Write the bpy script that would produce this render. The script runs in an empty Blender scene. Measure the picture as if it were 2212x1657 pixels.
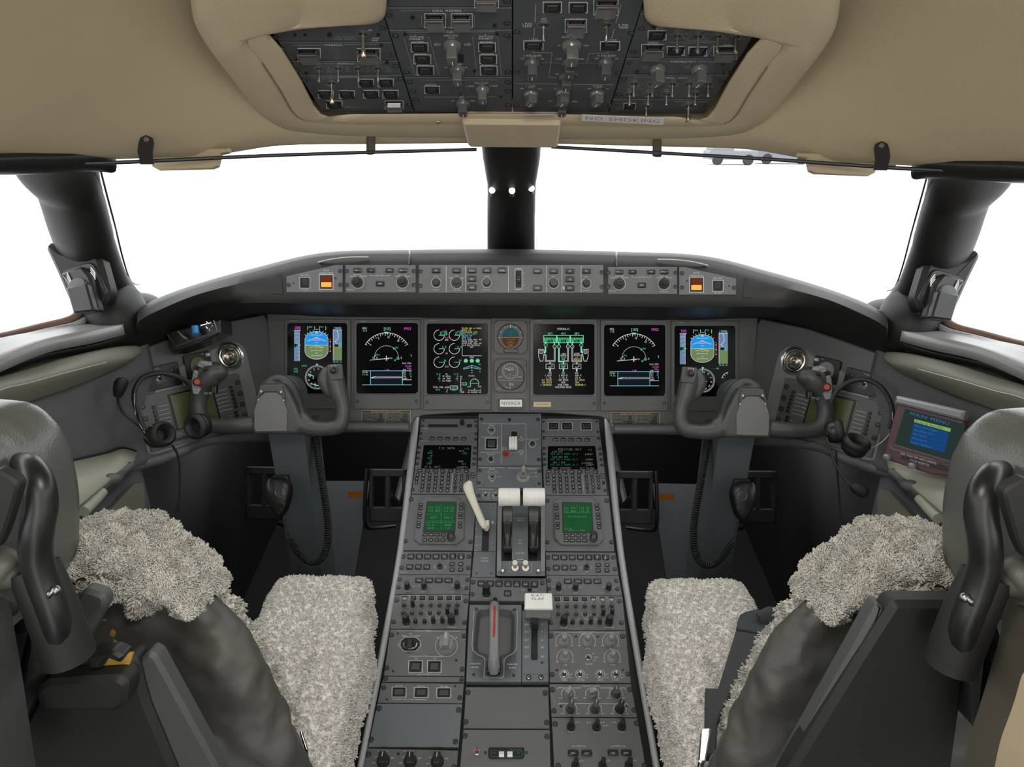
import bpy, bmesh, math, random
from mathutils import Vector, Matrix, noise
random.seed(7)
SC = bpy.context.scene
COL = SC.collection
R = math.radians
# ------------------------------------------------------------------ camera
F_PX, W_PX, H_PX = 1400.0, 2212, 1657
PITCH, ROLL = R(22.0), R(0.47)
CAM = Vector((0, 0, 1.40))
cd = bpy.data.cameras.new('camera'); cam = bpy.data.objects.new('camera', cd); COL.objects.link(cam)
cd.sensor_width = 36.0; cd.lens = F_PX / W_PX * 36.0; cd.clip_start = 0.02; cd.clip_end = 400
fwd = Vector((0, math.cos(PITCH), -math.sin(PITCH)))
up0 = Vector((0, math.sin(PITCH), math.cos(PITCH)))
rt0 = Vector((1, 0, 0))
rt = rt0 * math.cos(ROLL) + up0 * math.sin(ROLL)
up = up0 * math.cos(ROLL) - rt0 * math.sin(ROLL)
cam.matrix_world = Matrix(((rt.x, up.x, -fwd.x, CAM.x), (rt.y, up.y, -fwd.y, CAM.y), (rt.z, up.z, -fwd.z, CAM.z), (0, 0, 0, 1)))
SC.camera = cam
SC.view_settings.view_transform = 'Standard'
SC.view_settings.look = 'None'
SC.view_settings.gamma = 1.0
SC.view_settings.use_curve_mapping = False
SC.view_settings.exposure = 0.0
# ------------------------------------------------------------------ daylight and added fill lamps
world = bpy.data.worlds.new('overcast_sky'); SC.world = world; world.use_nodes = True
bg = world.node_tree.nodes['Background']
bg.inputs[0].default_value = (0.97, 0.985, 1.0, 1); bg.inputs[1].default_value = SKY = 3.0
def lamp(name, kind, loc, target, energy, size, color, size_y=None):
    l = bpy.data.lights.new(name, kind); l.energy = energy; l.color = color
    if kind == 'AREA':
        l.size = size
        if size_y: l.shape = 'RECTANGLE'; l.size_y = size_y
    o = bpy.data.objects.new(name, l); COL.objects.link(o); o.location = loc
    o.rotation_euler = (Vector(target) - Vector(loc)).to_track_quat('-Z', 'Y').to_euler()
    return o
# added fill lamp out of view behind the eye, brightening the seats and the pedestal
lamp('cabin_light', 'AREA', (0, -0.55, 1.50), (0, 1.3, 0.75), 3.0, 0.7, (1.0, 0.97, 0.92), 0.5)
lamp('dome_light', 'AREA', (0, 0.25, 1.60), (0, 1.0, 0.5), 3.6, 0.25, (1.0, 0.96, 0.9), 0.2)  # second added fill, unseen above the eye
# ------------------------------------------------------------------ picture plane helpers
def ray(px, py):
    return rt * ((px - W_PX / 2) / F_PX) + up * ((H_PX / 2 - py) / F_PX) + fwd
def K(px, py, z):
    return CAM + ray(px, py) * z
def proj(p):
    d = p - CAM; z = d.dot(fwd); return (W_PX / 2 + F_PX * d.dot(rt) / z, H_PX / 2 - F_PX * d.dot(up) / z)
def mx(v): return Vector((-v.x, v.y, v.z))
class Frame:
    """a real plane in the cockpit: origin, u to the right, v up along it, n out of it"""
    def __init__(s, o, u, n):
        s.o = o.copy(); s.n = n.normalized(); s.u = (u - s.n * u.dot(s.n)).normalized(); s.v = s.n.cross(s.u)
    def uv(s, px, py, h=0.0):
        d = ray(px, py); o = s.o + s.n * h
        t = (o - CAM).dot(s.n) / d.dot(s.n); p = CAM + d * t - o
        return (p.dot(s.u), p.dot(s.v))
    def w(s, a, b, c=0.0): return s.o + s.u * a + s.v * b + s.n * c
    def mat(s, a=0, b=0, c=0):
        o = s.w(a, b, c)
        return Matrix(((s.u.x, s.v.x, s.n.x, o.x), (s.u.y, s.v.y, s.n.y, o.y), (s.u.z, s.v.z, s.n.z, o.z), (0, 0, 0, 1)))
    def off(s, h): return Frame(s.o + s.n * h, s.u, s.n)
def frame3(A, B, C, u=None):
    n = (B - A).cross(C - A)
    if n.dot(CAM - A) < 0: n = -n
    return Frame(A, u or Vector((1, 0, 0)), n)
# ------------------------------------------------------------------ materials
MATS = {}
def mat(name, col=(0.5,) * 3, rough=0.5, metal=0.0, emit=None, estr=1.0, spec=0.5, bump=None, bscale=200.0, var=0.0, vscale=8.0, coat=0.0, trans=0.0, alpha=1.0):
    m = bpy.data.materials.new(name); m.use_nodes = True; nt = m.node_tree; b = nt.nodes['Principled BSDF']
    b.inputs['Base Color'].default_value = (*col, 1); b.inputs['Roughness'].default_value = rough; b.inputs['Metallic'].default_value = metal
    b.inputs['Specular IOR Level'].default_value = spec; b.inputs['Coat Weight'].default_value = coat
    if emit: b.inputs['Emission Color'].default_value = (*emit, 1); b.inputs['Emission Strength'].default_value = estr
    tc = nt.nodes.new('ShaderNodeTexCoord')
    if bump:
        n = nt.nodes.new('ShaderNodeTexNoise'); n.inputs['Scale'].default_value = bscale; n.inputs['Detail'].default_value = 4
        nt.links.new(tc.outputs['Object'], n.inputs['Vector'])
        bp = nt.nodes.new('ShaderNodeBump'); bp.inputs['Strength'].default_value = bump; bp.inputs['Distance'].default_value = 0.001
        nt.links.new(n.outputs[0], bp.inputs['Height']); nt.links.new(bp.outputs[0], b.inputs['Normal'])
    if var:
        n = nt.nodes.new('ShaderNodeTexNoise'); n.inputs['Scale'].default_value = vscale; n.inputs['Detail'].default_value = 3
        nt.links.new(tc.outputs['Object'], n.inputs['Vector'])
        rp = nt.nodes.new('ShaderNodeValToRGB'); rp.color_ramp.elements[0].position = 0.3; rp.color_ramp.elements[1].position = 0.7
        rp.color_ramp.elements[0].color = (*[c * (1 - var) for c in col], 1); rp.color_ramp.elements[1].color = (*[min(1, c * (1 + var)) for c in col], 1)
        nt.links.new(n.outputs[0], rp.inputs[0]); nt.links.new(rp.outputs[0], b.inputs['Base Color'])
    MATS[name] = m; return m
mat('panel', (0.112, 0.117, 0.118), 0.42, bump=0.25, bscale=900, var=0.05)
mat('panel_blue', (0.115, 0.130, 0.140), 0.45, bump=0.25, bscale=900, var=0.04)
mat('overhead', (0.052, 0.056, 0.058), 0.42, bump=0.25, bscale=900, var=0.05)
mat('main', (0.086, 0.087, 0.084), 0.45, bump=0.3, bscale=900, var=0.04)
mat('console', (0.095, 0.097, 0.098), 0.42, bump=0.3, bscale=700, var=0.06)
mat('rail', (0.20, 0.205, 0.205), 0.35, bump=0.2, bscale=900)
mat('glare', (0.009, 0.009, 0.0085), 0.48, bump=0.5, bscale=500, var=0.08)
mat('pillar', (0.007, 0.0065, 0.006), 0.5, bump=0.12, bscale=500, spec=0.35)
mat('black', (0.010, 0.010, 0.010), 0.38)
mat('dark', (0.003, 0.003, 0.0035), 0.6)
mat('railbright', (0.34, 0.345, 0.345), 0.3)
mat('rubber', (0.011, 0.011, 0.011), 0.55, bump=0.3, bscale=600)
mat('key', (0.018, 0.018, 0.019), 0.35)
mat('knobgrey', (0.22, 0.22, 0.21), 0.4)
mat('knobolive', (0.085, 0.084, 0.075), 0.28, coat=.3)
mat('knobdark', (0.055, 0.056, 0.055), 0.35)
mat('metal', (0.62, 0.58, 0.50), 0.22, 1.0)
mat('chrome', (0.85, 0.84, 0.82), 0.12, 1.0)
mat('steel', (0.32, 0.31, 0.29), 0.35, 1.0)
mat('brass', (0.62, 0.50, 0.30), 0.25, 1.0)
mat('white', (0.78, 0.77, 0.72), 0.35, var=0.02)
mat('ivory', (0.66, 0.64, 0.53), 0.4)
mat('ink', (0.55, 0.56, 0.54), 0.6)
mat('inkdark', (0.03, 0.03, 0.035), 0.6)
mat('inkfaint', (0.26, 0.27, 0.26), 0.6)
mat('red', (0.35, 0.02, 0.015), 0.4)
mat('green', (0.02, 0.25, 0.12), 0.4)
mat('beige', (0.345, 0.280, 0.180), 0.6, bump=0.25, bscale=350, var=0.04, vscale=4)
mat('beigepad', (0.385, 0.312, 0.205), 0.55, bump=0.5, bscale=260, var=0.04, vscale=5)
mat('stitch', (0.26, 0.2, 0.12), 0.7)
mat('olive', (0.155, 0.152, 0.120), 0.5, bump=0.35, bscale=400, var=0.05)
mat('ledge', (0.33, 0.33, 0.265), 0.45, bump=0.2, bscale=400)
mat('wallgrey', (0.088, 0.088, 0.091), 0.5, bump=0.2, bscale=500, var=0.05)
mat('footwell', (0.014, 0.016, 0.018), .5)
mat('teal', (0.052, 0.066, 0.074), 0.45, bump=0.2, bscale=500)
mat('sill', (0.20, 0.20, 0.195), 0.30, bump=0.3, bscale=300)
mat('yoke', (0.052, 0.052, 0.051), 0.42, bump=0.25, bscale=900)
mat('yokeplate', (0.135, 0.135, 0.125), 0.5, bump=0.2, bscale=900)
mat('column', (0.082, 0.100, 0.104), 0.4, bump=0.15, bscale=600)
mat('carpet', (0.004, 0.004, 0.005), 0.95, bump=1.0, bscale=1500)
mat('seal', (0.12, 0.065, 0.04), 0.5)
mat('shell', (0.042, 0.043, 0.043), 0.5, bump=0.5, bscale=900, var=0.06)
mat('shelldark', (0.011, 0.011, 0.010), 0.6, bump=0.3, bscale=900)
mat('webbing', (0.040, 0.042, 0.046), 0.7, bump=0.8, bscale=1200)
mat('maroon', (0.075, 0.030, 0.035), 0.4)
mat('lcd', (0.095, 0.105, 0.045), 0.25)
mat('screen', (0.004, 0.004, 0.005), 0.15, spec=0.06)
mat('concrete', (0.75, 0.75, 0.74), 0.9, var=0.05, vscale=0.4)
mat('truck', (0.16, 0.17, 0.19), 0.5)
mat('clearplastic', (0.10, 0.10, 0.09), 0.12, coat=0.8)
mat('tan', (0.62, 0.48, 0.28), 0.6)
mat('yellow', (0.42, 0.25, 0.04), 0.6, var=0.3, vscale=60)
def glow(name, col, s): mat(name, (0.002, 0.002, 0.002), 0.5, emit=col, estr=s, spec=0.04)
glow('e_white', (0.80, 0.85, 0.85), 0.75); glow('e_green', (0.08, 0.72, 0.30), 0.8); glow('e_mint', (0.25, 0.85, 0.55), 0.85)
glow('e_cyan', (0.25, 0.75, 0.85), 0.8); glow('e_mag', (0.85, 0.10, 0.75), 0.85); glow('e_yel', (0.85, 0.75, 0.25), 0.75)
glow('e_red', (0.75, 0.06, 0.05), 0.8); glow('e_sky', (0.01, 0.36, 0.85), 0.85); glow('e_ground', (0.16, 0.24, 0.10), 0.95)
glow('e_tape', (0.15, 0.25, 0.42), 0.9); glow('e_deep', (0.003, 0.008, 0.014), 1.0); glow('e_amber', (1.0, 0.40, 0.07), 1.25)
glow('e_amberdim', (0.30, 0.05, 0.01), 0.5); glow('e_lcdgreen', (0.010, 0.070, 0.024), 1.0); glow('e_lcdtext', (0.07, 0.26, 0.10), 1.0)
glow('e_term', (0.0, 0.30, 0.10), 0.6); glow('e_termgrey', (0.33, 0.36, 0.24), 0.5); glow('e_blue', (0.005, 0.06, 0.22), 0.9)
glow('e_bluetext', (0.04, 0.18, 0.42), 0.8); glow('e_limebar', (0.22, 0.42, 0.10), 0.9); glow('e_slate', (0.02, 0.04, 0.035), 0.8)
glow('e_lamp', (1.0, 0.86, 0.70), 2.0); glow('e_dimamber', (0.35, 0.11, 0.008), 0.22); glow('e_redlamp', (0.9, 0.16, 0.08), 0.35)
glow('adi_sky', (0.03, 0.16, 0.18), 0.45); glow('adi_brown', (0.13, 0.045, 0.012), 0.6); glow('e_tealinv', (0.0, 0.32, 0.22), 0.8)
def mat_leather(name, col, rough, wr=1.0, base=7.0):
    m = mat(name, col, rough, var=0.08, vscale=6); nt = m.node_tree; b = nt.nodes['Principled BSDF']; tc = nt.nodes.new('ShaderNodeTexCoord')
    a = nt.nodes.new('ShaderNodeTexNoise'); a.inputs['Scale'].default_value = base; a.inputs['Detail'].default_value = 2; a.inputs['Distortion'].default_value = 1.2
    v = nt.nodes.new('ShaderNodeTexVoronoi'); v.inputs['Scale'].default_value = 420
    for n in (a, v): nt.links.new(tc.outputs['Object'], n.inputs['Vector'])
    b1 = nt.nodes.new('ShaderNodeBump'); b1.inputs['Strength'].default_value = 0.55 * wr; b1.inputs['Distance'].default_value = 0.02
    b2 = nt.nodes.new('ShaderNodeBump'); b2.inputs['Strength'].default_value = 0.25; b2.inputs['Distance'].default_value = 0.0006
    nt.links.new(a.outputs[0], b1.inputs['Height']); nt.links.new(v.outputs['Distance'], b2.inputs['Height'])
    nt.links.new(b1.outputs[0], b2.inputs['Normal']); nt.links.new(b2.outputs[0], b.inputs['Normal'])
mat_leather('leather', (0.075, 0.073, 0.062), 0.50, 1.1)
mat_leather('headleather', (0.088, 0.092, 0.080), 0.30, 0.35, 6.0)
def mat_fleece(name, c1, c2, sc):
    m = mat(name, c1, 0.95); nt = m.node_tree; b = nt.nodes['Principled BSDF']; tc = nt.nodes.new('ShaderNodeTexCoord')
    n = nt.nodes.new('ShaderNodeTexNoise'); n.inputs['Scale'].default_value = sc; n.inputs['Detail'].default_value = 5; n.inputs['Distortion'].default_value = 2.0
    n2 = nt.nodes.new('ShaderNodeTexNoise'); n2.inputs['Scale'].default_value = sc * 7; n2.inputs['Detail'].default_value = 3
    for q in (n, n2): nt.links.new(tc.outputs['Object'], q.inputs['Vector'])
    rp = nt.nodes.new('ShaderNodeValToRGB'); rp.color_ramp.elements[0].position = 0.30; rp.color_ramp.elements[1].position = 0.55
    rp.color_ramp.elements[0].color = (*c2, 1); rp.color_ramp.elements[1].color = (*c1, 1)
    nt.links.new(n.outputs[0], rp.inputs[0]); nt.links.new(rp.outputs[0], b.inputs['Base Color'])
    b1 = nt.nodes.new('ShaderNodeBump'); b1.inputs['Strength'].default_value = 0.9; b1.inputs['Distance'].default_value = 0.004
    b2 = nt.nodes.new('ShaderNodeBump'); b2.inputs['Strength'].default_value = 0.7; b2.inputs['Distance'].default_value = 0.0015
    nt.links.new(n.outputs[0], b1.inputs['Height']); nt.links.new(n2.outputs[0], b2.inputs['Height']); nt.links.new(b1.outputs[0], b2.inputs['Normal'])
    nt.links.new(b2.outputs[0], b.inputs['Normal']); b.inputs['Sheen Weight'].default_value = 0.3
mat_fleece('fleece', (0.86, 0.83, 0.77), (0.74, 0.71, 0.64), 90)
mat_fleece('fleecegrey', (0.66, 0.64, 0.57), (0.48, 0.46, 0.39), 60)
mg = bpy.data.materials.new('glass'); mg.use_nodes = True; nt = mg.node_tree; nt.nodes.clear()
t_ = nt.nodes.new('ShaderNodeBsdfTransparent'); t_.inputs[0].default_value = (0.97, 0.98, 0.975, 1); g_ = nt.nodes.new('ShaderNodeBsdfGlossy'); g_.inputs['Roughness'].default_value = 0.02
x_ = nt.nodes.new('ShaderNodeMixShader'); o_ = nt.nodes.new('ShaderNodeOutputMaterial')
x_.inputs[0].default_value = 0.025; nt.links.new(t_.outputs[0], x_.inputs[1]); nt.links.new(g_.outputs[0], x_.inputs[2]); nt.links.new(x_.outputs[0], o_.inputs[0])
MATS['glass'] = mg
# ------------------------------------------------------------------ objects
def tag(o, label, cat, group=None):
    o['label'] = label; o['category'] = cat
    if group: o['group'] = group
    return o
def thing(name, label, cat, M=None, group=None):
    o = bpy.data.objects.new(name, None); COL.objects.link(o); o.empty_display_size = 0.05
    if M is not None: o.matrix_world = M
    return tag(o, label, cat, group)
WM = {}
def wm(o):
    if o is None: return Matrix.Identity(4)
    return (wm(o.parent) if o.parent else Matrix.Identity(4)) @ o.matrix_basis
def fin(me, mats, smooth=True, ang=35):
    for m in mats: me.materials.append(MATS[m])
    if smooth and len(me.polygons):
        me.shade_smooth()
        if ang < 180: me.set_sharp_from_angle(angle=R(ang))
    return me
def link(name, me, parent=None, loc=None, rz=0, world=False):
    """link a mesh as ONE object; world=True: its vertices are world points"""
    o = bpy.data.objects.new(name, me); COL.objects.link(o)
    if parent is not None:
        o.parent = parent
        if world: o.matrix_basis = wm(parent).inverted()
    if loc is not None: o.location = loc
    if rz: o.rotation_euler.z = rz
    return o
def struct(o, k='structure'): o['kind'] = k; return o
def mesh_from(verts, faces, mats, fm=None, smooth=True, ang=35, name='m'):
    me = bpy.data.meshes.new(name); me.from_pydata([tuple(v) for v in verts], [], faces)
    if fm:
        for p, i in zip(me.polygons, fm): p.material_index = i
    me.validate(); me.update()
    return fin(me, mats, smooth, ang)
class MB:
    """collects shapes into one mesh"""
    def __init__(s): s.v = []; s.f = []; s.m = []; s.mi = 0
    def add(s, vs, fs, T=None):
        k = len(s.v)
        s.v += [(T @ Vector(v)) if T else Vector(v) for v in vs]; s.f += [tuple(i + k for i in f) for f in fs]; s.m += [s.mi] * len(fs)
    def box(s, c, d, T=None, ch=0.0):
        x, y, z = d[0] / 2, d[1] / 2, d[2] / 2
        if ch <= 0:
            vs = [(c[0] + i * x, c[1] + j * y, c[2] + k * z) for i in (-1, 1) for j in (-1, 1) for k in (-1, 1)]
            s.add(vs, [(0, 1, 3, 2), (4, 6, 7, 5), (0, 4, 5, 1), (2, 3, 7, 6), (0, 2, 6, 4), (1, 5, 7, 3)], T)
        else:
            p = [(-x, -y), (x, -y), (x, y), (-x, y)]
            s.prism([(c[0] + a, c[1] + b) for a, b in p], c[2] - z, c[2] + z, ch, T)
    def prism(s, poly, z0, z1, ch=0.0, T=None, rnd=0.0):
        if rnd: poly = rounded(poly, rnd)
        if area2(poly) < 0: poly = poly[::-1]
        n = len(poly); vs = [(x, y, z0) for x, y in poly]; fs = [tuple(range(n))[::-1]]
        if ch > 0:
            ins = inset(poly, ch); vs += [(x, y, z1 - ch) for x, y in poly] + [(x, y, z1) for x, y in ins]; L = 3
        else: vs += [(x, y, z1) for x, y in poly]; L = 2
        for l in range(L - 1):
            for i in range(n):
                j = (i + 1) % n; fs.append((l * n + i, l * n + j, (l + 1) * n + j, (l + 1) * n + i))
        fs.append(tuple(range((L - 1) * n, L * n))); s.add(vs, fs, T)
    def lathe(s, prof, seg=24, T=None, flute=0, fd=0.0, cap=True):
        vs = []; n = len(prof)
        for r, z in prof:
            for i in range(seg):
                a = 2 * math.pi * i / seg; rr = r * (1 - (fd if (flute and i % 2) else 0)); vs.append((rr * math.cos(a), rr * math.sin(a), z))
        fs = [(l * seg + i, l * seg + (i + 1) % seg, (l + 1) * seg + (i + 1) % seg, (l + 1) * seg + i) for l in range(n - 1) for i in range(seg)]
        if cap:
            if prof[0][0] > 1e-6: fs.append(tuple(range(seg))[::-1])
            if prof[-1][0] > 1e-6: fs.append(tuple(range((n - 1) * seg, n * seg)))
        s.add(vs, fs, T)
    def ball(s, c, r, T=None, seg=12, sy=1, sz=1):
        vs = []; fs = []; k = seg // 2
        for j in range(1, k):
            t = math.pi * j / k
            for i in range(seg): a = 2 * math.pi * i / seg; vs.append((c[0] + r * math.sin(t) * math.cos(a), c[1] + r * sy * math.sin(t) * math.sin(a), c[2] + r * sz * math.cos(t)))
        vs += [(c[0], c[1], c[2] + r * sz), (c[0], c[1], c[2] - r * sz)]; tp, bt = len(vs) - 2, len(vs) - 1
        for j in range(k - 2):
            for i in range(seg): fs.append((j * seg + i, (j + 1) * seg + i, (j + 1) * seg + (i + 1) % seg, j * seg + (i + 1) % seg))
        for i in range(seg): fs.append((tp, i, (i + 1) % seg)); fs.append((bt, (k - 2) * seg + (i + 1) % seg, (k - 2) * seg + i))
        s.add(vs, fs, T)
    def tube(s, pts, r, seg=10, ry=None, upv=None, T=None, sub=1, capped=True, rect=False):
        """r number or list; ry: second radius; upv: direction of the ry axis"""
        pts = [Vector(p) for p in pts]; rs = list(r) if hasattr(r, '__len__') else [r] * len(pts)
        r2 = (list(ry) if hasattr(ry, '__len__') else [ry] * len(pts)) if ry is not None else rs[:]
        if sub > 1: pts, rs, r2 = spline(pts, rs, r2, sub)
        n = len(pts); vs = []; prev = None
        for i, p in enumerate(pts):
            t = (pts[min(i + 1, n - 1)] - pts[max(i - 1, 0)]).normalized()
            if upv is not None: a = Vector(upv) - t * Vector(upv).dot(t)
            elif prev is None: a = t.orthogonal()
            else: a = prev - t * prev.dot(t)
            a.normalize(); prev = a; b = t.cross(a)
            for k in range(seg):
                q = 2 * math.pi * (k + (.5 if rect else 0)) / seg; cq, sq = math.cos(q), math.sin(q)
                if rect: w_ = 1 / max(abs(cq), abs(sq)); cq *= w_; sq *= w_
                vs.append(p + b * (rs[i] * cq) + a * (r2[i] * sq))
        fs = [(i * seg + k, i * seg + (k + 1) % seg, (i + 1) * seg + (k + 1) % seg, (i + 1) * seg + k) for i in range(n - 1) for k in range(seg)]
        if capped: fs += [tuple(range(seg))[::-1], tuple(range((n - 1) * seg, n * seg))]
        s.add(vs, fs, T)
    def grid(s, rows, T=None, close=False):
        n = len(rows); m = len(rows[0]); vs = [p for r in rows for p in r]
        fs = [(i * m + j, i * m + (j + 1) % m, (i + 1) * m + (j + 1) % m, (i + 1) * m + j) for i in range(n - 1) for j in range(m if close else m - 1)]
        s.add(vs, fs, T)
    def mesh(s, mats, ang=35, smooth=True): return mesh_from(s.v, s.f, mats, s.m, smooth, ang)
def area2(p): return sum(p[i - 1][0] * p[i][1] - p[i][0] * p[i - 1][1] for i in range(len(p)))
def inset(p, d):
    n = len(p); out = []
    for i in range(n):
        a, b, c = Vector(p[i - 1]), Vector(p[i]), Vector(p[(i + 1) % n]); e1 = (b - a); e2 = (c - b)
        if e1.length < 1e-9 or e2.length < 1e-9: out.append(tuple(b)); continue
        e1.normalize(); e2.normalize(); n1 = Vector((-e1.y, e1.x)); n2 = Vector((-e2.y, e2.x)); h = n1 + n2
        if h.length < 1e-6: h = n1
        h.normalize(); k = d / max(0.35, h.dot(n1)); out.append((b.x + h.x * k, b.y + h.y * k))
    return out
def rounded(p, r, k=5):
    out = []; n = len(p)
    for i in range(n):
        a, b, c = Vector(p[i - 1]), Vector(p[i]), Vector(p[(i + 1) % n]); e1 = a - b; e2 = c - b
        rr = min(r, e1.length * 0.45, e2.length * 0.45); p1 = b + e1.normalized() * rr; p2 = b + e2.normalized() * rr
        for j in range(k + 1):
            t = j / k; q = p1 * (1 - t) ** 2 + b * 2 * t * (1 - t) + p2 * t * t; out.append((q.x, q.y))
    return out
def cr(p0, p1, p2, p3, t):
    return 0.5 * ((2 * p1) + (p2 - p0) * t + (2 * p0 - 5 * p1 + 4 * p2 - p3) * t * t + (3 * p1 - p0 - 3 * p2 + p3) * t ** 3)
def spline(pts, a, b, sub):
    n = len(pts); P = []; A = []; B = []
    for i in range(n - 1):
        i0, i3 = max(i - 1, 0), min(i + 2, n - 1)
        for j in range(sub):
            t = j / sub; P.append(cr(pts[i0], pts[i], pts[i + 1], pts[i3], t)); A.append(a[i] + (a[i + 1] - a[i]) * t); B.append(b[i] + (b[i + 1] - b[i]) * t)
    P.append(pts[-1]); A.append(a[-1]); B.append(b[-1]); return P, A, B
def smooth_line(pts, sub=6):
    pts = [Vector(p) for p in pts]; return spline(pts, [0] * len(pts), [0] * len(pts), sub)[0]
def loft(rails, subu=6, subv=4):
    """rails: rows of points; a smooth grid through them"""
    rows = [smooth_line(r, subu) for r in rails]
    if subv <= 1: return rows
    cols = [smooth_line([r[j] for r in rows], subv) for j in range(len(rows[0]))]
    return [[c[i] for c in cols] for i in range(len(cols[0]))]
def solid(o, t, off=-1.0):
    m = o.modifiers.new('thickness', 'SOLIDIFY'); m.thickness = t; m.offset = off; return o
def remesh(o, vox, it=6, fac=0.5):
    m = o.modifiers.new('remesh', 'REMESH'); m.mode = 'VOXEL'; m.voxel_size = vox; m.use_smooth_shade = True
    s = o.modifiers.new('smooth', 'SMOOTH'); s.iterations = it; s.factor = fac; return o
TEX = {}
def disp(o, kind, size, strength, mid=0.5, depth=2):
    k = (kind, size)
    if k not in TEX:
        t = bpy.data.textures.new('tex_%s_%g' % k, kind); t.noise_scale = size
        if kind == 'CLOUDS': t.noise_depth = depth
        if kind == 'VORONOI': t.distance_metric = 'DISTANCE'
        TEX[k] = t
    m = o.modifiers.new('displace', 'DISPLACE'); m.texture = TEX[k]; m.strength = strength; m.mid_level = mid; m.texture_coords = 'LOCAL'; return o
def bake(o):
    dg = bpy.context.evaluated_depsgraph_get(); dg.update()
    me = bpy.data.meshes.new_from_object(o.evaluated_get(dg), preserve_all_data_layers=True, depsgraph=dg)
    o.modifiers.clear(); o.data = me; return o
def wool(me, n, L, r, mt, keep=None, seed=3, cl=.010, amp=.75):
    """short curled wool tufts standing on a surface, all in one mesh"""
    import numpy as np
    rg = np.random.default_rng(seed); me.calc_loop_triangles(); T = len(me.loop_triangles)
    co = np.empty(len(me.vertices) * 3); me.vertices.foreach_get('co', co); co = co.reshape(-1, 3)
    tv = np.empty(T * 3, dtype=np.int32); me.loop_triangles.foreach_get('vertices', tv); tv = tv.reshape(-1, 3)
    a, b, c = co[tv[:, 0]], co[tv[:, 1]], co[tv[:, 2]]; nn = np.cross(b - a, c - a); ar = np.linalg.norm(nn, axis=1) + 1e-12; nn /= ar[:, None]
    w = ar.copy()
    if keep is not None: w *= keep((a + b + c) / 3, nn)
    i = rg.choice(T, n, p=w / w.sum()); u, v = rg.random(n), rg.random(n); f = u + v > 1; u[f] = 1 - u[f]; v[f] = 1 - v[f]
    P = a[i] + (b[i] - a[i]) * u[:, None] + (c[i] - a[i]) * v[:, None]; N = nn[i]
    q_ = P / cl; ph = np.stack([np.sin(q_[:, 0] * 1.7 + 2.1 * np.sin(q_[:, 1] * 1.3 + q_[:, 2])), np.sin(q_[:, 1] * 1.9 + 1.7 * np.sin(q_[:, 0] * 1.1 - q_[:, 2] * .7)), np.sin(q_[:, 2] * 1.6 + 2.3 * np.sin(q_[:, 0] * 1.4 + q_[:, 1] * .9))], 1)
    D = N + ph * amp + rg.normal(0, .25, (n, 3)); D /= np.linalg.norm(D, axis=1)[:, None]
    S = np.cross(D, N + .01); S /= np.linalg.norm(S, axis=1)[:, None] + 1e-9; B = np.cross(D, S); ll = (L * rg.uniform(.6, 1.2, n))[:, None]
    C = [P - N * r, P + N * ll * .35 + D * ll * .25, P + N * ll * .45 + D * ll * .62, P + N * ll * .40 + D * ll * .62 + (B * .5 + S * .5) * ll * .38]; rr = [r, r * 1.1, r * .95, r * .45]
    V = np.empty((n, 12, 3))
    for k in range(4):
        for j in range(3): t = 2.0944 * j; V[:, k * 3 + j] = C[k] + (S * math.cos(t) + B * math.sin(t)) * rr[k]
    F = []
    for k in range(3):
        for j in range(3): F.append((k * 3 + j, k * 3 + (j + 1) % 3, k * 3 + 3 + (j + 1) % 3, k * 3 + 3 + j))
    F = np.array(F, dtype=np.int32); FF = (F[None] + (np.arange(n) * 12)[:, None, None]).reshape(-1)
    m = bpy.data.meshes.new('wool'); m.vertices.add(n * 12); m.vertices.foreach_set('co', V.reshape(-1)); nf = n * 9; m.loops.add(nf * 4); m.loops.foreach_set('vertex_index', FF)
    m.polygons.add(nf); m.polygons.foreach_set('loop_start', np.arange(nf, dtype=np.int32) * 4); m.update(calc_edges=True); m.materials.append(MATS[mt]); m.shade_smooth(); return m
def mirror_mesh(me):
    n = me.copy(); n.transform(Matrix.Scale(-1, 4, Vector((1, 0, 0)))); n.flip_normals(); return n
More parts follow.
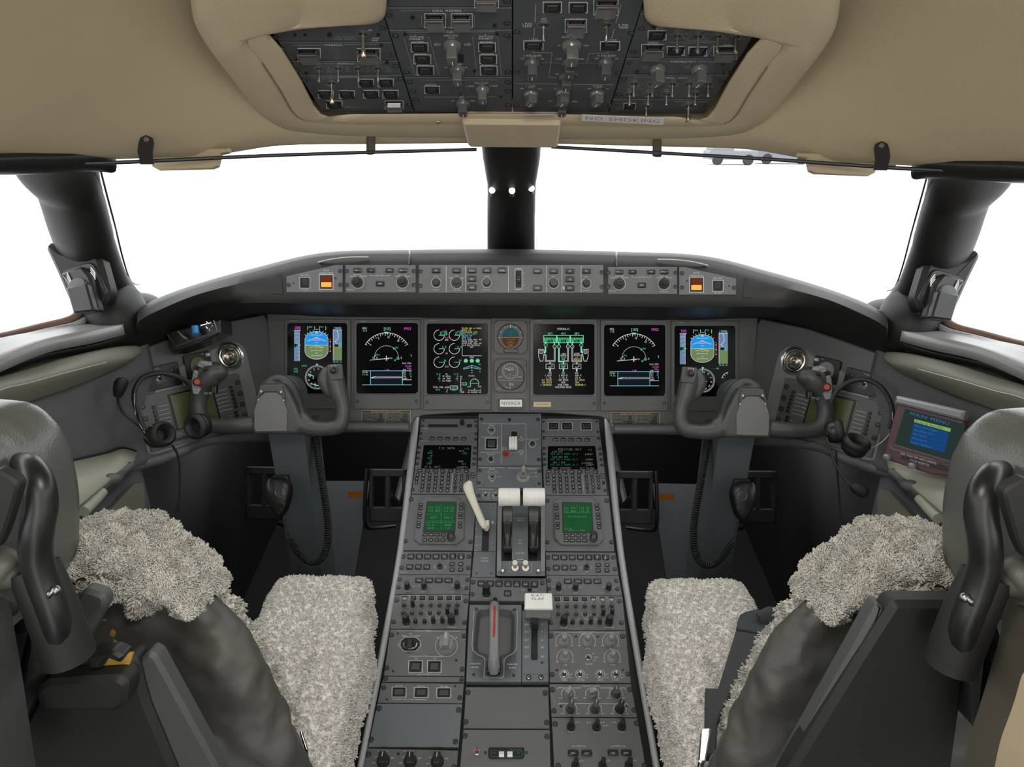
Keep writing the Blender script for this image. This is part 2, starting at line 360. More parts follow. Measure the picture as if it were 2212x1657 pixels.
# ------------------------------------------------------------------ lettering
GL = {}
def glyph(ch):
    if ch in GL: return GL[ch]
    c = bpy.data.curves.new('g', 'FONT'); c.body = ch; c.size = 1.0; c.resolution_u = 2; c.fill_mode = 'FRONT'
    o = bpy.data.objects.new('g', c); me = bpy.data.meshes.new_from_object(o)
    vs = [(v.co.x, v.co.y) for v in me.vertices]; fs = [tuple(p.vertices) for p in me.polygons]
    if vs: x0 = min(v[0] for v in vs); x1 = max(v[0] for v in vs)
    else: x0, x1 = 0, 0.3
    vs = [(x - x0, y) for x, y in vs]; GL[ch] = (vs, fs, x1 - x0)
    bpy.data.objects.remove(o); bpy.data.curves.remove(c); bpy.data.meshes.remove(me); return GL[ch]
CAP = 0.70
class Draw:
    flip = 1
    """flat ink or light on a surface; points are given by the function pt(x, y) -> local (u, v)"""
    def __init__(s, pt, z=0.0002): s.pt = pt; s.z = z; s.v = []; s.f = []; s.m = []; s.mats = []
    def _m(s, c):
        if c not in s.mats: s.mats.append(c)
        return s.mats.index(c)
    def raw(s, vs, fs, c, dz=0.0):
        k = len(s.v); s.v += [(a, b, s.z + dz) for a, b in vs]; s.f += [tuple(i + k for i in f) for f in fs]; s.m += [s._m(c)] * len(fs)
    def poly(s, pts, c='ink', dz=0.0): s.raw([s.pt(*p) for p in pts], [tuple(range(len(pts)))], c, dz)
    def rect(s, x0, y0, x1, y1, c='ink', dz=0.0): s.poly([(x0, y0), (x1, y0), (x1, y1), (x0, y1)], c, dz)
    def line(s, pts, w, c='ink', dz=0.0, close=False):
        if close: pts = list(pts) + [pts[0]]
        for a, b in zip(pts[:-1], pts[1:]):
            d = math.hypot(b[0] - a[0], b[1] - a[1])
            if d < 1e-6: continue
            nx, ny = -(b[1] - a[1]) / d * w / 2, (b[0] - a[0]) / d * w / 2; ex, ey = (b[0] - a[0]) / d * w / 4, (b[1] - a[1]) / d * w / 4
            s.poly([(a[0] + nx - ex, a[1] + ny - ey), (b[0] + nx + ex, b[1] + ny + ey), (b[0] - nx + ex, b[1] - ny + ey), (a[0] - nx - ex, a[1] - ny - ey)], c, dz)
    def box(s, x0, y0, x1, y1, w, c='ink', dz=0.0, r=0):
        p = [(x0, y0), (x1, y0), (x1, y1), (x0, y1)]
        s.line(rounded(p, r, 3) if r else p, w, c, dz, True)
    def arc(s, x, y, r, a0, a1, w, c='ink', dz=0.0, ry=None, seg=None):
        """angles in degrees, 0 = right, 90 = up"""
        ry = r if ry is None else ry; n = seg or max(6, int(abs(a1 - a0) / 9))
        s.line([(x + r * math.cos(R(a0 + (a1 - a0) * i / n)), y - ry * math.sin(R(a0 + (a1 - a0) * i / n))) for i in range(n + 1)], w, c, dz)
    def disc(s, x, y, r, c='ink', dz=0.0, ry=None, seg=20):
        ry = r if ry is None else ry
        s.poly([(x + r * math.cos(2 * math.pi * i / seg), y + ry * math.sin(2 * math.pi * i / seg)) for i in range(seg)], c, dz)
    def text(s, x, y, t, h, w=None, c='ink', al='c', ang=0, dz=0.0, gap=0.16):
        """x, y: middle of the text; h: capital height; w: overall width to fit"""
        k = h / CAP; adv = []; X = 0
        for ch in t:
            vs, fs, gw = glyph(ch); adv.append(X); X += (gw + gap) if ch != ' ' else 0.42
        X -= gap; sx = (w / (X * k)) if w else 0.92
        tw = X * k * sx; ox = {'c': -tw / 2, 'l': 0, 'r': -tw}[al]; ca, sa = math.cos(R(ang)), math.sin(R(ang))
        for ch, a in zip(t, adv):
            if ch == ' ': continue
            vs, fs, gw = glyph(ch); out = []
            for vx, vy in vs:
                lx = (ox + (a + vx) * k * sx) * s.flip; ly = h / 2 - vy * k; out.append(s.pt(x + lx * ca - ly * sa, y + lx * sa + ly * ca))
            s.raw(out, fs, c, dz)
    def mono(s, x, y, t, h, cw, c='ink', dz=0.0, al='l'):
        """fixed cell text, for screens"""
        if al == 'c': x -= cw * len(t) / 2
        if al == 'r': x -= cw * len(t)
        k = h / CAP
        for i, ch in enumerate(t):
            if ch == ' ': continue
            vs, fs, gw = glyph(ch); sx = min(1.0, cw * 0.84 / (gw * k)) if gw > 0.25 else 1.0; x0 = x + cw * (i + 0.5) - gw * k * sx / 2
            s.raw([s.pt(x0 + vx * k * sx, y + h / 2 - vy * k) for vx, vy in vs], fs, c, dz)
    def done(s, name, parent, stuff=False):
        if not s.v: return None
        me = mesh_from(s.v, s.f, s.mats, s.m, smooth=False, name=name); return link(name, me, parent)
# ------------------------------------------------------------------ controls, one mesh per size
MC = {}
def q(x): return round(x * 4000) / 4000
def mesh_btn(w, h, th, cm, style):
    k = ('b', w, h, th, cm, style)
    if k in MC: return MC[k]
    m = MB(); P = [(-w / 2, -h / 2), (w / 2, -h / 2), (w / 2, h / 2), (-w / 2, h / 2)]
    if style == 'key': m.prism(P, 0, th, min(w, h) * 0.14, rnd=min(w, h) * 0.22); me = m.mesh([cm])
    elif style == 'round': m.lathe([(w / 2, 0), (w / 2, th * .8), (w * .42, th), (0, th)], 16); me = m.mesh([cm])
    else:   # a lit push button in its rim
        o = [(x * 1.0, y * 1.0) for x, y in P]; i = inset(o, min(w, h) * 0.10)
        vs = [(x, y, 0) for x, y in o] + [(x, y, 0.0016) for x, y in o] + [(x, y, 0.0016) for x, y in i] + [(x, y, 0.0002) for x, y in i]
        fs = [(l * 4 + a, l * 4 + (a + 1) % 4, l * 4 + 4 + (a + 1) % 4, l * 4 + 4 + a) for l in range(3) for a in range(4)] + [(12, 13, 14, 15)]
        m.add(vs, fs); m.mi = 1; c = inset(o, min(w, h) * 0.17); m.prism(c, 0.0003, 0.0024, min(w, h) * 0.05); me = m.mesh(['black', cm])
    MC[k] = me; return me
def mesh_guard(w, h):
    k = ('g', w, h)
    if k in MC: return MC[k]
    m = MB(); t = 0.0012   # clear flap: lid and two cheeks
    m.box((0, 0, 0.0075), (w, h * .86, t), ch=0.0003); m.box((-w / 2 + t / 2, 0, 0.0045), (t, h * .8, 0.006)); m.box((w / 2 - t / 2, 0, 0.0045), (t, h * .8, 0.006))
    m.mi = 1; m.tube([(-w / 2 - .001, h * .42, .0055), (w / 2 + .001, h * .42, .0055)], 0.0012, 8)
    m.mi = 2; m.box((0, h * .34, 0.0084), (w * .82, h * .10, 0.0004)); MC[k] = m.mesh(['clearplastic', 'black', 'maroon']); return MC[k]
def mesh_knob(kind, r, h, cm):
    k = (kind, r, h, cm)
    if k in MC: return MC[k]
    m = MB(); mats = [cm, 'ink', 'black', 'metal']
    if kind == 'round':
        m.lathe([(r, 0), (r, h * .12), (r * .86, h * .16), (r * .84, h * .94), (r * .76, h), (0, h)], 32, flute=1, fd=0.06)
    elif kind == 'dual':
        m.lathe([(r, 0), (r, h * .45), (r * .95, h * .5), (0, h * .5)], 32, flute=1, fd=0.06); m.mi = 2
        m.lathe([(r * .6, h * .5), (r * .6, h * .95), (r * .52, h), (0, h)], 24, flute=1, fd=0.06)
    elif kind == 'skirt':
        m.lathe([(r, 0), (r * .98, h * .08), (r * .62, h * .34), (r * .5, h * .36)], 28, cap=False)
        m.lathe([(r * .5, h * .36), (r * .48, h * .95), (r * .42, h), (0, h)], 32, flute=1, fd=0.08)
    elif kind in ('pointer', 'tall'):
        m.lathe([(r, 0), (r, h * .10), (r * .82, h * .30), (r * .72, h * .32), (0, h * .32)], 28)
        w, l = (0.42, 0.86) if kind == 'pointer' else (0.60, 0.80)
        P = [(-w * r, -l * r), (w * r, -l * r), (w * r * .85, l * r), (-w * r * .85, l * r)]; m.prism(P, h * .25, h, r * 0.10, rnd=r * .2)
        m.mi = 1; m.box((0, l * r * .45, h + .00005), (r * .10, l * r * .85, 0.0003)); m.box((0, l * r + .0001, h * .66), (r * .10, 0.0004, h * .62))
    elif kind == 'cross':    # small four-way stick
        m.lathe([(r, 0), (r, h * .2), (r * .5, h * .3), (r * .3, h * .6), (r * .62, h * .7), (r * .55, h), (0, h)], 16)
    elif kind == 'lever':    # narrow latching selector
        m.lathe([(r, 0), (r, h * .14), (r * .9, h * .2), (0, h * .2)], 20); m.lathe([(r * .36, h * .2), (r * .40, h * .6), (r * .62, h * .66), (r * .6, h), (0, h)], 12)
    MC[k] = m.mesh(mats); return MC[k]
def mesh_toggle(r, L, tilt, tip, cm):
    k = ('t', r, L, tilt, tip, cm)
    if k in MC: return MC[k]
    m = MB(); m.mi = 1; m.lathe([(r, 0), (r, 0.0010), (r * .8, .0016), (r * .62, .0016), (r * .58, 0.0003)], 6 if tip == 'bat' else 20, cap=False); m.mi = 2
    m.lathe([(r * .62, 0.0002), (0, 0.0008)], 16, cap=False); m.mi = 0
    T = Matrix.Rotation(R(-tilt), 4, 'X'); e = r * (.34 if tip != 'big' else .40)
    if tip == 'big':
        m.lathe([(e * .62, 0), (e * .66, L * .62), (e * 1.0, L * .66), (e * 1.1, L * .80)], 14, T, cap=False); m.mi = 3; m.lathe([(e * 1.1, L * .8), (e * 1.05, L * .95), (e * .7, L), (0, L)], 14, T, cap=False)
    else: m.lathe([(e * .55, 0), (e * .72, L * .5), (e * 1.0, L * .82), (e * .9, L * .95), (e * .4, L), (0, L)], 12, T, cap=False)
    MC[k] = m.mesh([cm, 'steel', 'black', 'brass']); return MC[k]
def mesh_screw(r):
    k = ('s', r)
    if k in MC: return MC[k]
    m = MB(); m.lathe([(r, 0), (r, .0008), (r * .82, .0010), (r * .78, .0004)], 20, cap=False); m.mi = 1; m.lathe([(r * .78, .0003), (r * .70, .0011), (0, .0013)], 20, cap=False)
    m.mi = 0; m.box((0, 0, .00135), (r * .22, r * 1.15, .0002)); MC[k] = m.mesh(['black', 'knobdark']); return MC[k]
def mesh_ring(r, cm):
    m = MB(); m.lathe([(r, 0), (r, .001), (r * .8, .0018), (r * .5, .0016), (r * .45, .0002), (0, .0002)], 20, cap=False); return m.mesh([cm])
class Mod:
    """one instrument unit lying on a frame; every coordinate is a photo position seen on its real face plane"""
    def __init__(s, name, label, cat, frame, crop, poly, mat_='panel', th=0.02, ch=0.0012, group=None, rnd=0.0, face='faceplate', z0=0.0):
        s.fr = frame.off(z0) if z0 else frame; s.crop = crop if callable(crop) else (lambda x, y: (crop[0] + x / crop[2], crop[1] + y / crop[2]))
        pts = [s.fr.uv(*s.crop(x, y)) for x, y in poly]
        s.o = (sum(p[0] for p in pts) / len(pts), sum(p[1] for p in pts) / len(pts))
        s.e = thing(name, label, cat, s.fr.mat(s.o[0], s.o[1]), group)
        s.poly = [(a - s.o[0], b - s.o[1]) for a, b in pts]
        m = MB(); m.prism(s.poly, -th, 0, ch, rnd=rnd); s.face = link(face, m.mesh([mat_]), s.e)
        s.d = Draw(s.P); s.n = 0
    def P(s, x, y, h=0.0):
        a, b = s.fr.uv(*s.crop(x, y), h); return (a - s.o[0], b - s.o[1])
    def wd(s, x, y, d): a = s.P(x - d / 2, y); b = s.P(x + d / 2, y); return math.hypot(b[0] - a[0], b[1] - a[1])
    def hd(s, x, y, d): a = s.P(x, y - d / 2); b = s.P(x, y + d / 2); return math.hypot(b[0] - a[0], b[1] - a[1])
    def put(s, name, me, x, y, z=0.0, rz=0.0, parent=None):
        a, b = s.P(x, y, z); o = link(name, me, s.e, (a, b, z), rz)
        return o
    def btn(s, x, y, w, h, t=None, style='key', th=0.004, cm='key', th_px=None, tc='ink', tw=None, name='button', rz=0.0, lab=None):
        W, H = q(s.wd(x, y, w)), q(s.hd(x, y, h)); o = s.put(name, mesh_btn(W, H, th, cm, style), x, y, rz=rz)
        if lab: o['label'] = lab
        if t:
            top = th if style in ('key', 'round') else 0.0024
            d = Draw(lambda X, Y: s.P(X, Y, top)); d.z = top + 0.00025
            for i, ln in enumerate(t.split('|')):
                n = len(t.split('|')); hh = th_px or h * .4
                d.text(x, y + (i - (n - 1) / 2) * hh * 1.25, ln, hh, None if len(ln) < 2 else (min(w * .8, len(ln) * hh * .8) if tw is None else tw), tc)
            s._merge(d)
        if style == 'ann': s.d.box(x - w * .58, y - h * .58, x + w * .58, y + h * .58, max(1.5, w * .045), 'ink')
        return o
    def _merge(s, d):
        k = len(s.d.v); s.d.v += d.v
        for f, m in zip(d.f, d.m): s.d.f.append(tuple(i + k for i in f)); s.d.m.append(s.d._m(d.mats[m]))
    def guard(s, x, y, w, h):
        W, H = q(s.wd(x, y, w)), q(s.hd(x, y, h)); s.put('button', mesh_btn(W, H, .004, 'key', 'ann'), x, y); s.put('guard_cover', mesh_guard(W, H), x, y)
        s.d.box(x - w * .60, y - h * .60, x + w * .60, y + h * .60, max(1.5, w * .035), 'ink')
    def knob(s, x, y, r, kind='round', h=0.012, cm='key', rz=0.0, name='knob'): return s.put(name, mesh_knob(kind, q(s.wd(x, y, r)), h, cm), x, y, rz=R(rz))
    def toggle(s, x, y, r, L=0.016, tilt=-15, tip='bat', cm='steel', name='toggle_switch'): return s.put(name, mesh_toggle(q(s.wd(x, y, r)), L, tilt, tip, cm), x, y)
    def screws(s, pts, r=20):
        for x, y in pts: s.put('screw', mesh_screw(q(s.wd(x, y, r))), x, y, rz=(x * 7 + y * 3) % 3)
    def t(s, x, y, txt, h, w=None, c='ink', al='c', ang=0):
        for i, ln in enumerate(txt.split('|')): s.d.text(x, y + i * h * 1.3, ln, h, w, c, al, ang)
    def l(s, pts, w=3, c='ink'): s.d.line(pts, w, c)
    def hole(s, x, y, r): s.d.disc(x, y, r, 'black')
    def plate(s, poly, name, mat_, z0=0.0, z1=0.002, ch=0.0004, rnd=0.0, parent=None, h=None):
        m = MB(); m.prism([s.P(x, y, z1 if h is None else h) for x, y in poly], z0, z1, ch, rnd=rnd); return link(name, m.mesh([mat_]), parent or s.e)
    def recess(s, poly, name='slot', mat_='dark'):
        """dark opening with its own rim, set into the face"""
        m = MB(); P = [s.P(x, y) for x, y in poly]
        if area2(P) < 0: P = P[::-1]
        n = len(P); i = inset(P, 0.0012); vs = [(x, y, 0.0006) for x, y in P] + [(x, y, 0.0006) for x, y in i] + [(x, y, 0.00015) for x, y in i]
        fs = [(l * n + a, l * n + (a + 1) % n, (l + 1) * n + (a + 1) % n, (l + 1) * n + a) for l in range(2) for a in range(n)] + [tuple(range(2 * n, 3 * n))]
        m.add(vs, fs); return link(name, m.mesh([mat_]), s.e)
    def done(s): s.d.done('lettering', s.e); return s.e
def box_px(x0, y0, x1, y1): return [(x0, y1), (x1, y1), (x1, y0), (x0, y0)]
# ------------------------------------------------------------------ the setting
def two(fn):
    """builds a left side thing and its mirror image"""
    fn(1); fn(-1)
def side(pts, sg): return [v if sg > 0 else mx(v) for v in pts]
SN = {1: 'left', -1: 'right'}
# flat concrete apron outside, 3.3 m under the eye
m = MB(); m.grid([[Vector((x, y, -2.0)) for x in (-200, -20, 0, 20, 200)] for y in (-60, 0, 30, 260)])
struct(link('ground', m.mesh(['concrete']), None)); bpy.data.objects['ground'].name = 'ground'
# cockpit floor, firewall
m = MB(); m.box((0, 0.9, -0.17), (2.1, 4.0, 0.04)); struct(link('floor', m.mesh(['carpet'])))
m = MB(); m.box((0, 2.42, 0.33), (2.0, 0.04, 1.02)); struct(link('wall_front', m.mesh(['dark'])))
m = MB(); m.box((-0.66, -1.32, 0.78), (0.66, 0.05, 1.9)); m.box((0.66, -1.32, 0.78), (0.66, 0.05, 1.9)); m.box((0, -1.32, 1.72), (1.98, 0.05, 0.12))
struct(link('wall_back', m.mesh(['beige'])))
# side walls: window sill, dark gap, olive armpad, grey liner, ledge, lower liner; rails run from the front corner backwards
def zc(px): return 1.36 + (px - 300) * (0.16 / 150) if px > 150 else 1.20 + (px - 150) * (0.12 / 150) if px > 0 else 1.08 + px * (0.13 / 200)
def rail(pts, dz=0.0, tail=True):
    """pts: photo positions along the left wall, front to back"""
    out = [K(x, y, max(zc(x), 0.5) + (p[0] if p else 0) + dz) for x, y, *p in pts]
    if tail:
        d = out[-1] - out[-2]; d.z *= 0.2; d.normalize()
        out.append(out[-1] + Vector((-0.02, d.y, d.z)) * 0.5); out.append(Vector((-1.0, -0.6, out[-1].z))); out.append(Vector((-1.0, -1.3, out[-1].z)))
    return out
def walls(sg):
    def L(rails, name, matn, th=0.012, kind='structure', lab=None, su=5, sv=3):
        m = MB(); rows = loft(rails, su, sv); rows = [side(r, sg) for r in rows]; m.grid(rows); me = m.mesh([matn], 60)
        o = link(name, me); solid(o, th, 0); o['kind'] = kind; return o
    sn = SN[sg]
    sill0 = rail([(262, 700, .05), (175, 705, .05), (90, 725, .03), (0, 742, .03), (-120, 772)])
    sill1 = rail([(268, 712), (200, 730), (100, 750), (0, 790), (-120, 850)], -0.05)
    L([sill0, sill1], 'trim_1' if sg > 0 else 'trim_2', 'sill', 0.02)
    g0 = rail([(300, 712), (210, 742), (100, 765), (0, 797), (-120, 855)], -0.035)
    g1 = rail([(310, 740), (250, 760), (100, 775), (0, 815), (-120, 875)], 0.02)
    L([g0, g1], 'trim_3' if sg > 0 else 'trim_4', 'black', 0.008)
    w0 = rail([(315, 735), (245, 760), (100, 775), (0, 812), (-120, 872)], 0.012)
    w1 = rail([(330, 800), (255, 850), (130, 880), (40, 900), (-120, 960)], 0.006)
    w2 = rail([(340, 900), (290, 960), (200, 985), (100, 1010), (-120, 1080)], 0.0)
    w3 = rail([(345, 1000), (290, 1010), (240, 1060), (130, 1150), (-120, 1380)], -0.01)
    L([w0, w1, w2, w3], 'wall_' + sn, 'wallgrey', 0.01)
    # lower liner down to the floor
    l0 = rail([(300, 1000), (285, 1010), (235, 1060), (130, 1150), (-120, 1380)], 0.0)
    b = [v.copy() for v in l0]
    for v in b: v.z = -0.16
    mid = [p.lerp(r_, 0.5) for p, r_ in zip(l0, b)]
    L([l0, mid, b], 'trim_5' if sg > 0 else 'trim_6', 'teal', 0.01, su=3, sv=2)
two(walls)
# fuselage skin beside and ahead of the footwells keeps daylight out
def skin(sg):
    m = MB(); a = [Vector((-0.83, 1.08, -.16)), Vector((-0.93, 1.7, -.16)), Vector((-0.99, 2.42, -.16))]
    t = [Vector((-0.83, 1.08, .60)), Vector((-0.86, 1.7, .80)), Vector((-0.99, 2.42, .84))]
    m.grid([side(a, sg), side(t, sg)]); o = link('trim_7' if sg > 0 else 'trim_8', m.mesh(['dark'])); solid(o, 0.02, 0); struct(o)
two(skin)
# windscreen header line, ceiling
EDGE = [(-260, 352, .84), (-60, 343, .88), (120, 338, .95), (230, 336, 1.0), (450, 326, 1.07), (600, 302, 1.12), (800, 299, 1.14), (1106, 297, 1.15)]
edge = [K(*e) for e in EDGE]; edge[-1].x = 0
def ceil_rows():
    offs = [(-0.010, 0.012), (0, 0), (-.12, .052), (-.30, .125), (-.60, .205), (-1.1, .25), (-2.2, .26)]; mid = [0, 0, .150, .25, .37, .38, .38]; rows = []
    for (dy, dz0), dm in zip(offs, mid):
        r = []
        for v in edge:
            k = max(0.0, (abs(v.x) - 0.55)) ** 2 * 0.9 if dy < -0.01 else 0
            w_ = min(1.0, max(0.0, (0.62 - abs(v.x)) / 0.22)); dz = dz0 + (dm - dz0) * w_ if dy < -.01 else dz0
            r.append(Vector((v.x * (1 + min(0.12, -dy * .25)), max(v.y + dy, -1.34), v.z + dz - k)))
        rows.append(r + [mx(v) for v in r[-2::-1]])
    rows[0] = [v + Vector((0, 0.02, 0.03)) for v in rows[1]]
    return rows
rows = loft(ceil_rows(), 4, 4)
m = MB(); m.grid(rows); o = link('ceiling', m.mesh(['beige'], 60)); solid(o, 0.012, 0); struct(o)
# opaque crown above the windows so that sky light only comes through the glass
m = MB(); e2 = [v + Vector((0, .02, .03)) for v in edge]; e2 = e2 + [mx(v) for v in e2[-2::-1]]
m.grid([e2, [Vector((v.x * 1.1, v.y + .05, v.z + .14)) for v in e2], [Vector((v.x * 1.15, -.3, 1.92)) for v in e2], [Vector((v.x * 1.15, -1.4, 1.95)) for v in e2]])
o = link('roof', m.mesh(['pillar'])); solid(o, 0.01, 0); struct(o)
# pillars -----------------------------------------------------------
def pillar(sg):
    m = MB(); path = [(122, 290, 1.12), (124, 362, 1.10), (152, 419, 1.14), (172, 487, 1.19), (182, 520, 1.22), (212, 600, 1.31), (238, 650, 1.37), (250, 680, 1.39)]
    hw = [92, 84, 66, 66, 65, 62, 66, 72]
    P = [K(*p) for p in path]; rx = [h * p[2] / F_PX for h, p in zip(hw, path)]
    m.tube(side(P, sg), rx, 28, [max(.045, r * .8) for r in rx], upv=fwd, sub=6)
    m.tube(side([K(244, 640, 1.34), K(246, 668, 1.33), K(250, 688, 1.33), K(250, 700, 1.34)], sg), [.052, .062, .070, .066], 28, [.05, .062, .072, .07], upv=fwd, sub=4)
    o = link('trim_9' if sg > 0 else 'trim_10', m.mesh(['pillar'], 60)); struct(o)
    # moulded foot of the pillar reaching forward to the glareshield
    m = MB(); m.tube(side([K(235, 672, 1.36), K(270, 664, 1.38), K(300, 655, 1.42), K(318, 652, 1.46)], sg), [.05, .045, .036, .028], 20, [.04, .032, .024, .018], upv=up0, sub=4)
    o = link('trim_11' if sg > 0 else 'trim_12', m.mesh(['pillar'], 60)); struct(o)
    # roof rail above the side window
    m = MB(); m.tube(side([K(-300, 366, .80), K(-60, 357, .86), K(90, 353, .93), K(215, 349, 1.0), K(240, 345, 1.02)], sg), [.011, .010, .0095, .009, .008], 12, [.02] * 5, upv=fwd, sub=3)
    o = link('trim_13' if sg > 0 else 'trim_14', m.mesh(['black'], 60)); struct(o)
    # brown window seal along the side window
    m = MB(); m.tube(side([K(-300, 770, 1.0), K(-120, 748, 1.07), K(0, 729, 1.15), K(90, 707, 1.21), (K(150, 692, 1.25)), K(172, 676, 1.27), K(180, 655, 1.27)], sg), .0085, 10, sub=4)
    o = link('trim_15' if sg > 0 else 'trim_16', m.mesh(['seal'], 60)); struct(o)
    m = MB(); m.tube(side([K(-300, 785, .99), K(-120, 762, 1.06), K(0, 740, 1.13), K(90, 718, 1.19), K(160, 702, 1.24), K(185, 690, 1.27)], sg), .006, 8, sub=4)
    o = link('trim_17' if sg > 0 else 'trim_18', m.mesh(['rail'], 60)); struct(o)
    # thin cable of the window heater down the pillar edge
    m = MB(); m.tube(side([K(216, 362, 1.09), K(232, 425, 1.17), K(249, 490, 1.24), K(266, 560, 1.32), K(282, 606, 1.39), K(298, 615, 1.42)], sg), .0018, 6, sub=4)
    o = link('trim_19' if sg > 0 else 'trim_20', m.mesh(['steel'], 60)); struct(o)
    # glass
    for nm, q4 in (('window_1' if sg > 0 else 'window_2', [K(190, 300, 1.14), K(1050, 270, 1.24), K(1062, 575, 1.72), K(285, 700, 1.47)]),
                   ('window_3' if sg > 0 else 'window_4', [K(-560, 330, .86), K(150, 300, 1.10), K(215, 720, 1.36), K(-560, 820, 1.0)])):
        m = MB(); m.grid([side([q4[0], q4[1]], sg), side([q4[3], q4[2]], sg)]); struct(link(nm, m.mesh(['glass'], smooth=False)))
two(pillar)
m = MB(); cp = [(1104, 285, 1.19), (1105, 340, 1.26), (1105, 392, 1.34)]
m.tube([K(*p) for p in cp], [66 * 1.2 / 1400, 62 * 1.26 / 1400, 53 * 1.34 / 1400], 28, [.03, .032, .030], upv=fwd, sub=5)
cp = [(1105, 385, 1.36), (1105, 420, 1.42), (1104, 480, 1.55), (1104, 545, 1.68), (1104, 580, 1.74)]
m.tube([K(*p) for p in cp], [52 * p[2] / 1400 * (1 - .004 * i) for i, p in enumerate(cp)], 28, [.03] * 5, upv=fwd, sub=5)
o = link('trim_21', m.mesh(['pillar'], 60)); struct(o)
# three small lamps on the centre post under a grey lip
m = MB(); m.tube([K(1056, 396, 1.335), K(1078, 402, 1.322), K(1105, 404, 1.318), K(1132, 401, 1.322), K(1155, 395, 1.335)], .0052, 8, .003, upv=fwd, sub=4)
lip = link('lamp_bracket', m.mesh(['knobgrey'])); tag(lip, 'thin grey lip on the centre window post above three small lamps', 'bracket')
for i, (x, y) in enumerate(((1063, 411), (1106, 412), (1148, 407))):
    e = thing('post_lamp', ('small round warm lamp at the left edge of the centre post', 'small round warm lamp in the middle of the centre post', 'small round warm lamp at the right edge of the centre post')[i], 'lamp', Matrix.Translation(K(x, y, 1.33 if i != 1 else 1.312)), 'lamps on the centre window post')
    m = MB(); m.ball((0, 0, 0), .0066, seg=14); link('bulb', m.mesh(['e_lamp']), e)
    m = MB(); m.tube([fwd * .001, fwd * .03], .005, 10); link('socket', m.mesh(['black']), e)
# ------------------------------------------------------------------ glareshield
def full(r): 
    P = [K(*p) for p in r]; P[-1].x = 0; return P + [mx(v) for v in P[-2::-1]]
GR = [
 [(300, 800, 1.44), (350, 790, 1.50), (473, 760, 1.62), (571, 740, 1.70), (700, 740, 1.71), (900, 740, 1.71), (1106, 740, 1.71)],
 [(300, 752, 1.38), (350, 735, 1.43), (473, 698, 1.56), (571, 678, 1.665), (700, 684, 1.67), (900, 686, 1.67), (1106, 688, 1.67)],
 [(296, 716, 1.30), (335, 697, 1.32), (430, 662, 1.38), (552, 652, 1.44), (700, 655, 1.45), (900, 656, 1.45), (1106, 657, 1.45)],
 [(296, 709, 1.29), (335, 690, 1.31), (430, 655, 1.37), (552, 638, 1.435), (700, 642, 1.442), (900, 642, 1.442), (1106, 642, 1.442)],
 [(296, 696, 1.28), (335, 674, 1.30), (430, 636, 1.36), (552, 606, 1.432), (700, 572, 1.442), (900, 570, 1.442), (1106, 569, 1.442)],
 [(297, 686, 1.285), (335, 660, 1.31), (430, 623, 1.38), (552, 590, 1.445), (700, 556, 1.45), (900, 551, 1.45), (1106, 550, 1.45)],
 [(299, 676, 1.30), (335, 650, 1.34), (430, 615, 1.42), (552, 581, 1.49), (700, 548, 1.50), (880, 542.5, 1.50), (1106, 541, 1.50)],
 [(302, 676, 1.34), (335, 650, 1.40), (430, 616, 1.48), (552, 582, 1.55), (700, 549, 1.57), (880, 543.5, 1.58), (1106, 542, 1.58)],
 [(303, 695, 1.50), (335, 672, 1.56), (430, 640, 1.66), (552, 612, 1.74), (700, 590, 1.80), (900, 582, 1.84), (1106, 580, 1.86)]]
m = MB(); m.grid([smooth_line(full(r), 5) for r in GR]); gs = link('glareshield', m.mesh(['glare'], 50)); solid(gs, 0.006, 0)
tag(gs, 'long black padded glareshield arching across under both windscreens', 'glareshield')
FG = Frame(K(1106, 605, 1.4415), rt0, -fwd)
def cpx(f): # photo pixels as they are
    return (0, 0, 1)
for sg in (1, -1):
    m = MB(); P = [K(688, 567, 1.438), K(720, 560, 1.43), (K(760, 556, 1.43)), K(796, 556, 1.436)]; m.tube(side(P, sg), .0035, 8, .002, upv=up0, sub=4)
    h = link('grab_strip', m.mesh(['ledge']), gs); h['label'] = 'thin pale strip'
for sg in (1, -1):   # seams of the padded roll
    m = MB(); m.tube(side([K(884, 572, 1.437), K(885, 556, 1.441), K(885, 547, 1.458), K(885, 541.5, 1.495), K(885, 542, 1.54)], sg), .0022, 6, sub=3); link('seam', m.mesh(['knobdark']), gs)
for sg in (1, -1):   # end caps beside the warning lights
    m = MB(); f = FG; pts = [f.uv(*p) for p in ((557, 600), (610, 590), (613, 636), (558, 636))]; m.prism(pts, -.01, .004, .001)
    me = m.mesh(['glare']); me.transform(f.mat())
    if sg < 0: me = mirror_mesh(me)
    link('end_plate', me, gs)
# ------------------------------------------------------------------ main instrument panel and side consoles
FM = Frame(K(1106, 800, 1.65), rt0, -fwd)
m = MB(); pts = [FM.uv(*p) for p in ((575, 677), (700, 680), (900, 684), (1106, 684))]; bt = [FM.uv(*p) for p in ((1106, 891), (1020, 891), (915, 897), (896, 903), (890, 915), (888, 934), (757, 934), (590, 934))]
pl = pts + [(-a, b) for a, b in pts[-2::-1]] + [(-a, b) for a, b in bt[::-1][:-1]] + bt
m.prism(pl, -.03, -.004, .002); me = m.mesh(['main']); me.transform(FM.mat()); ip = link('instrument_panel', me)
tag(ip, 'wide dark grey main instrument panel holding the row of six displays', 'instrument panel')
for sg in (1, -1):   # rolled lower edge either side of the pedestal
    m = MB(); m.tube(side([K(590, 930, 1.642), K(700, 921, 1.636), K(800, 922, 1.634), K(884, 922, 1.636)], sg), .0125, 12, .012, upv=fwd, sub=4); link('lower_lip', m.mesh(['console'], 60), ip)
PA, PB, PC = K(575, 680, 1.652), K(608, 935, 1.652), K(300, 900, 1.36)
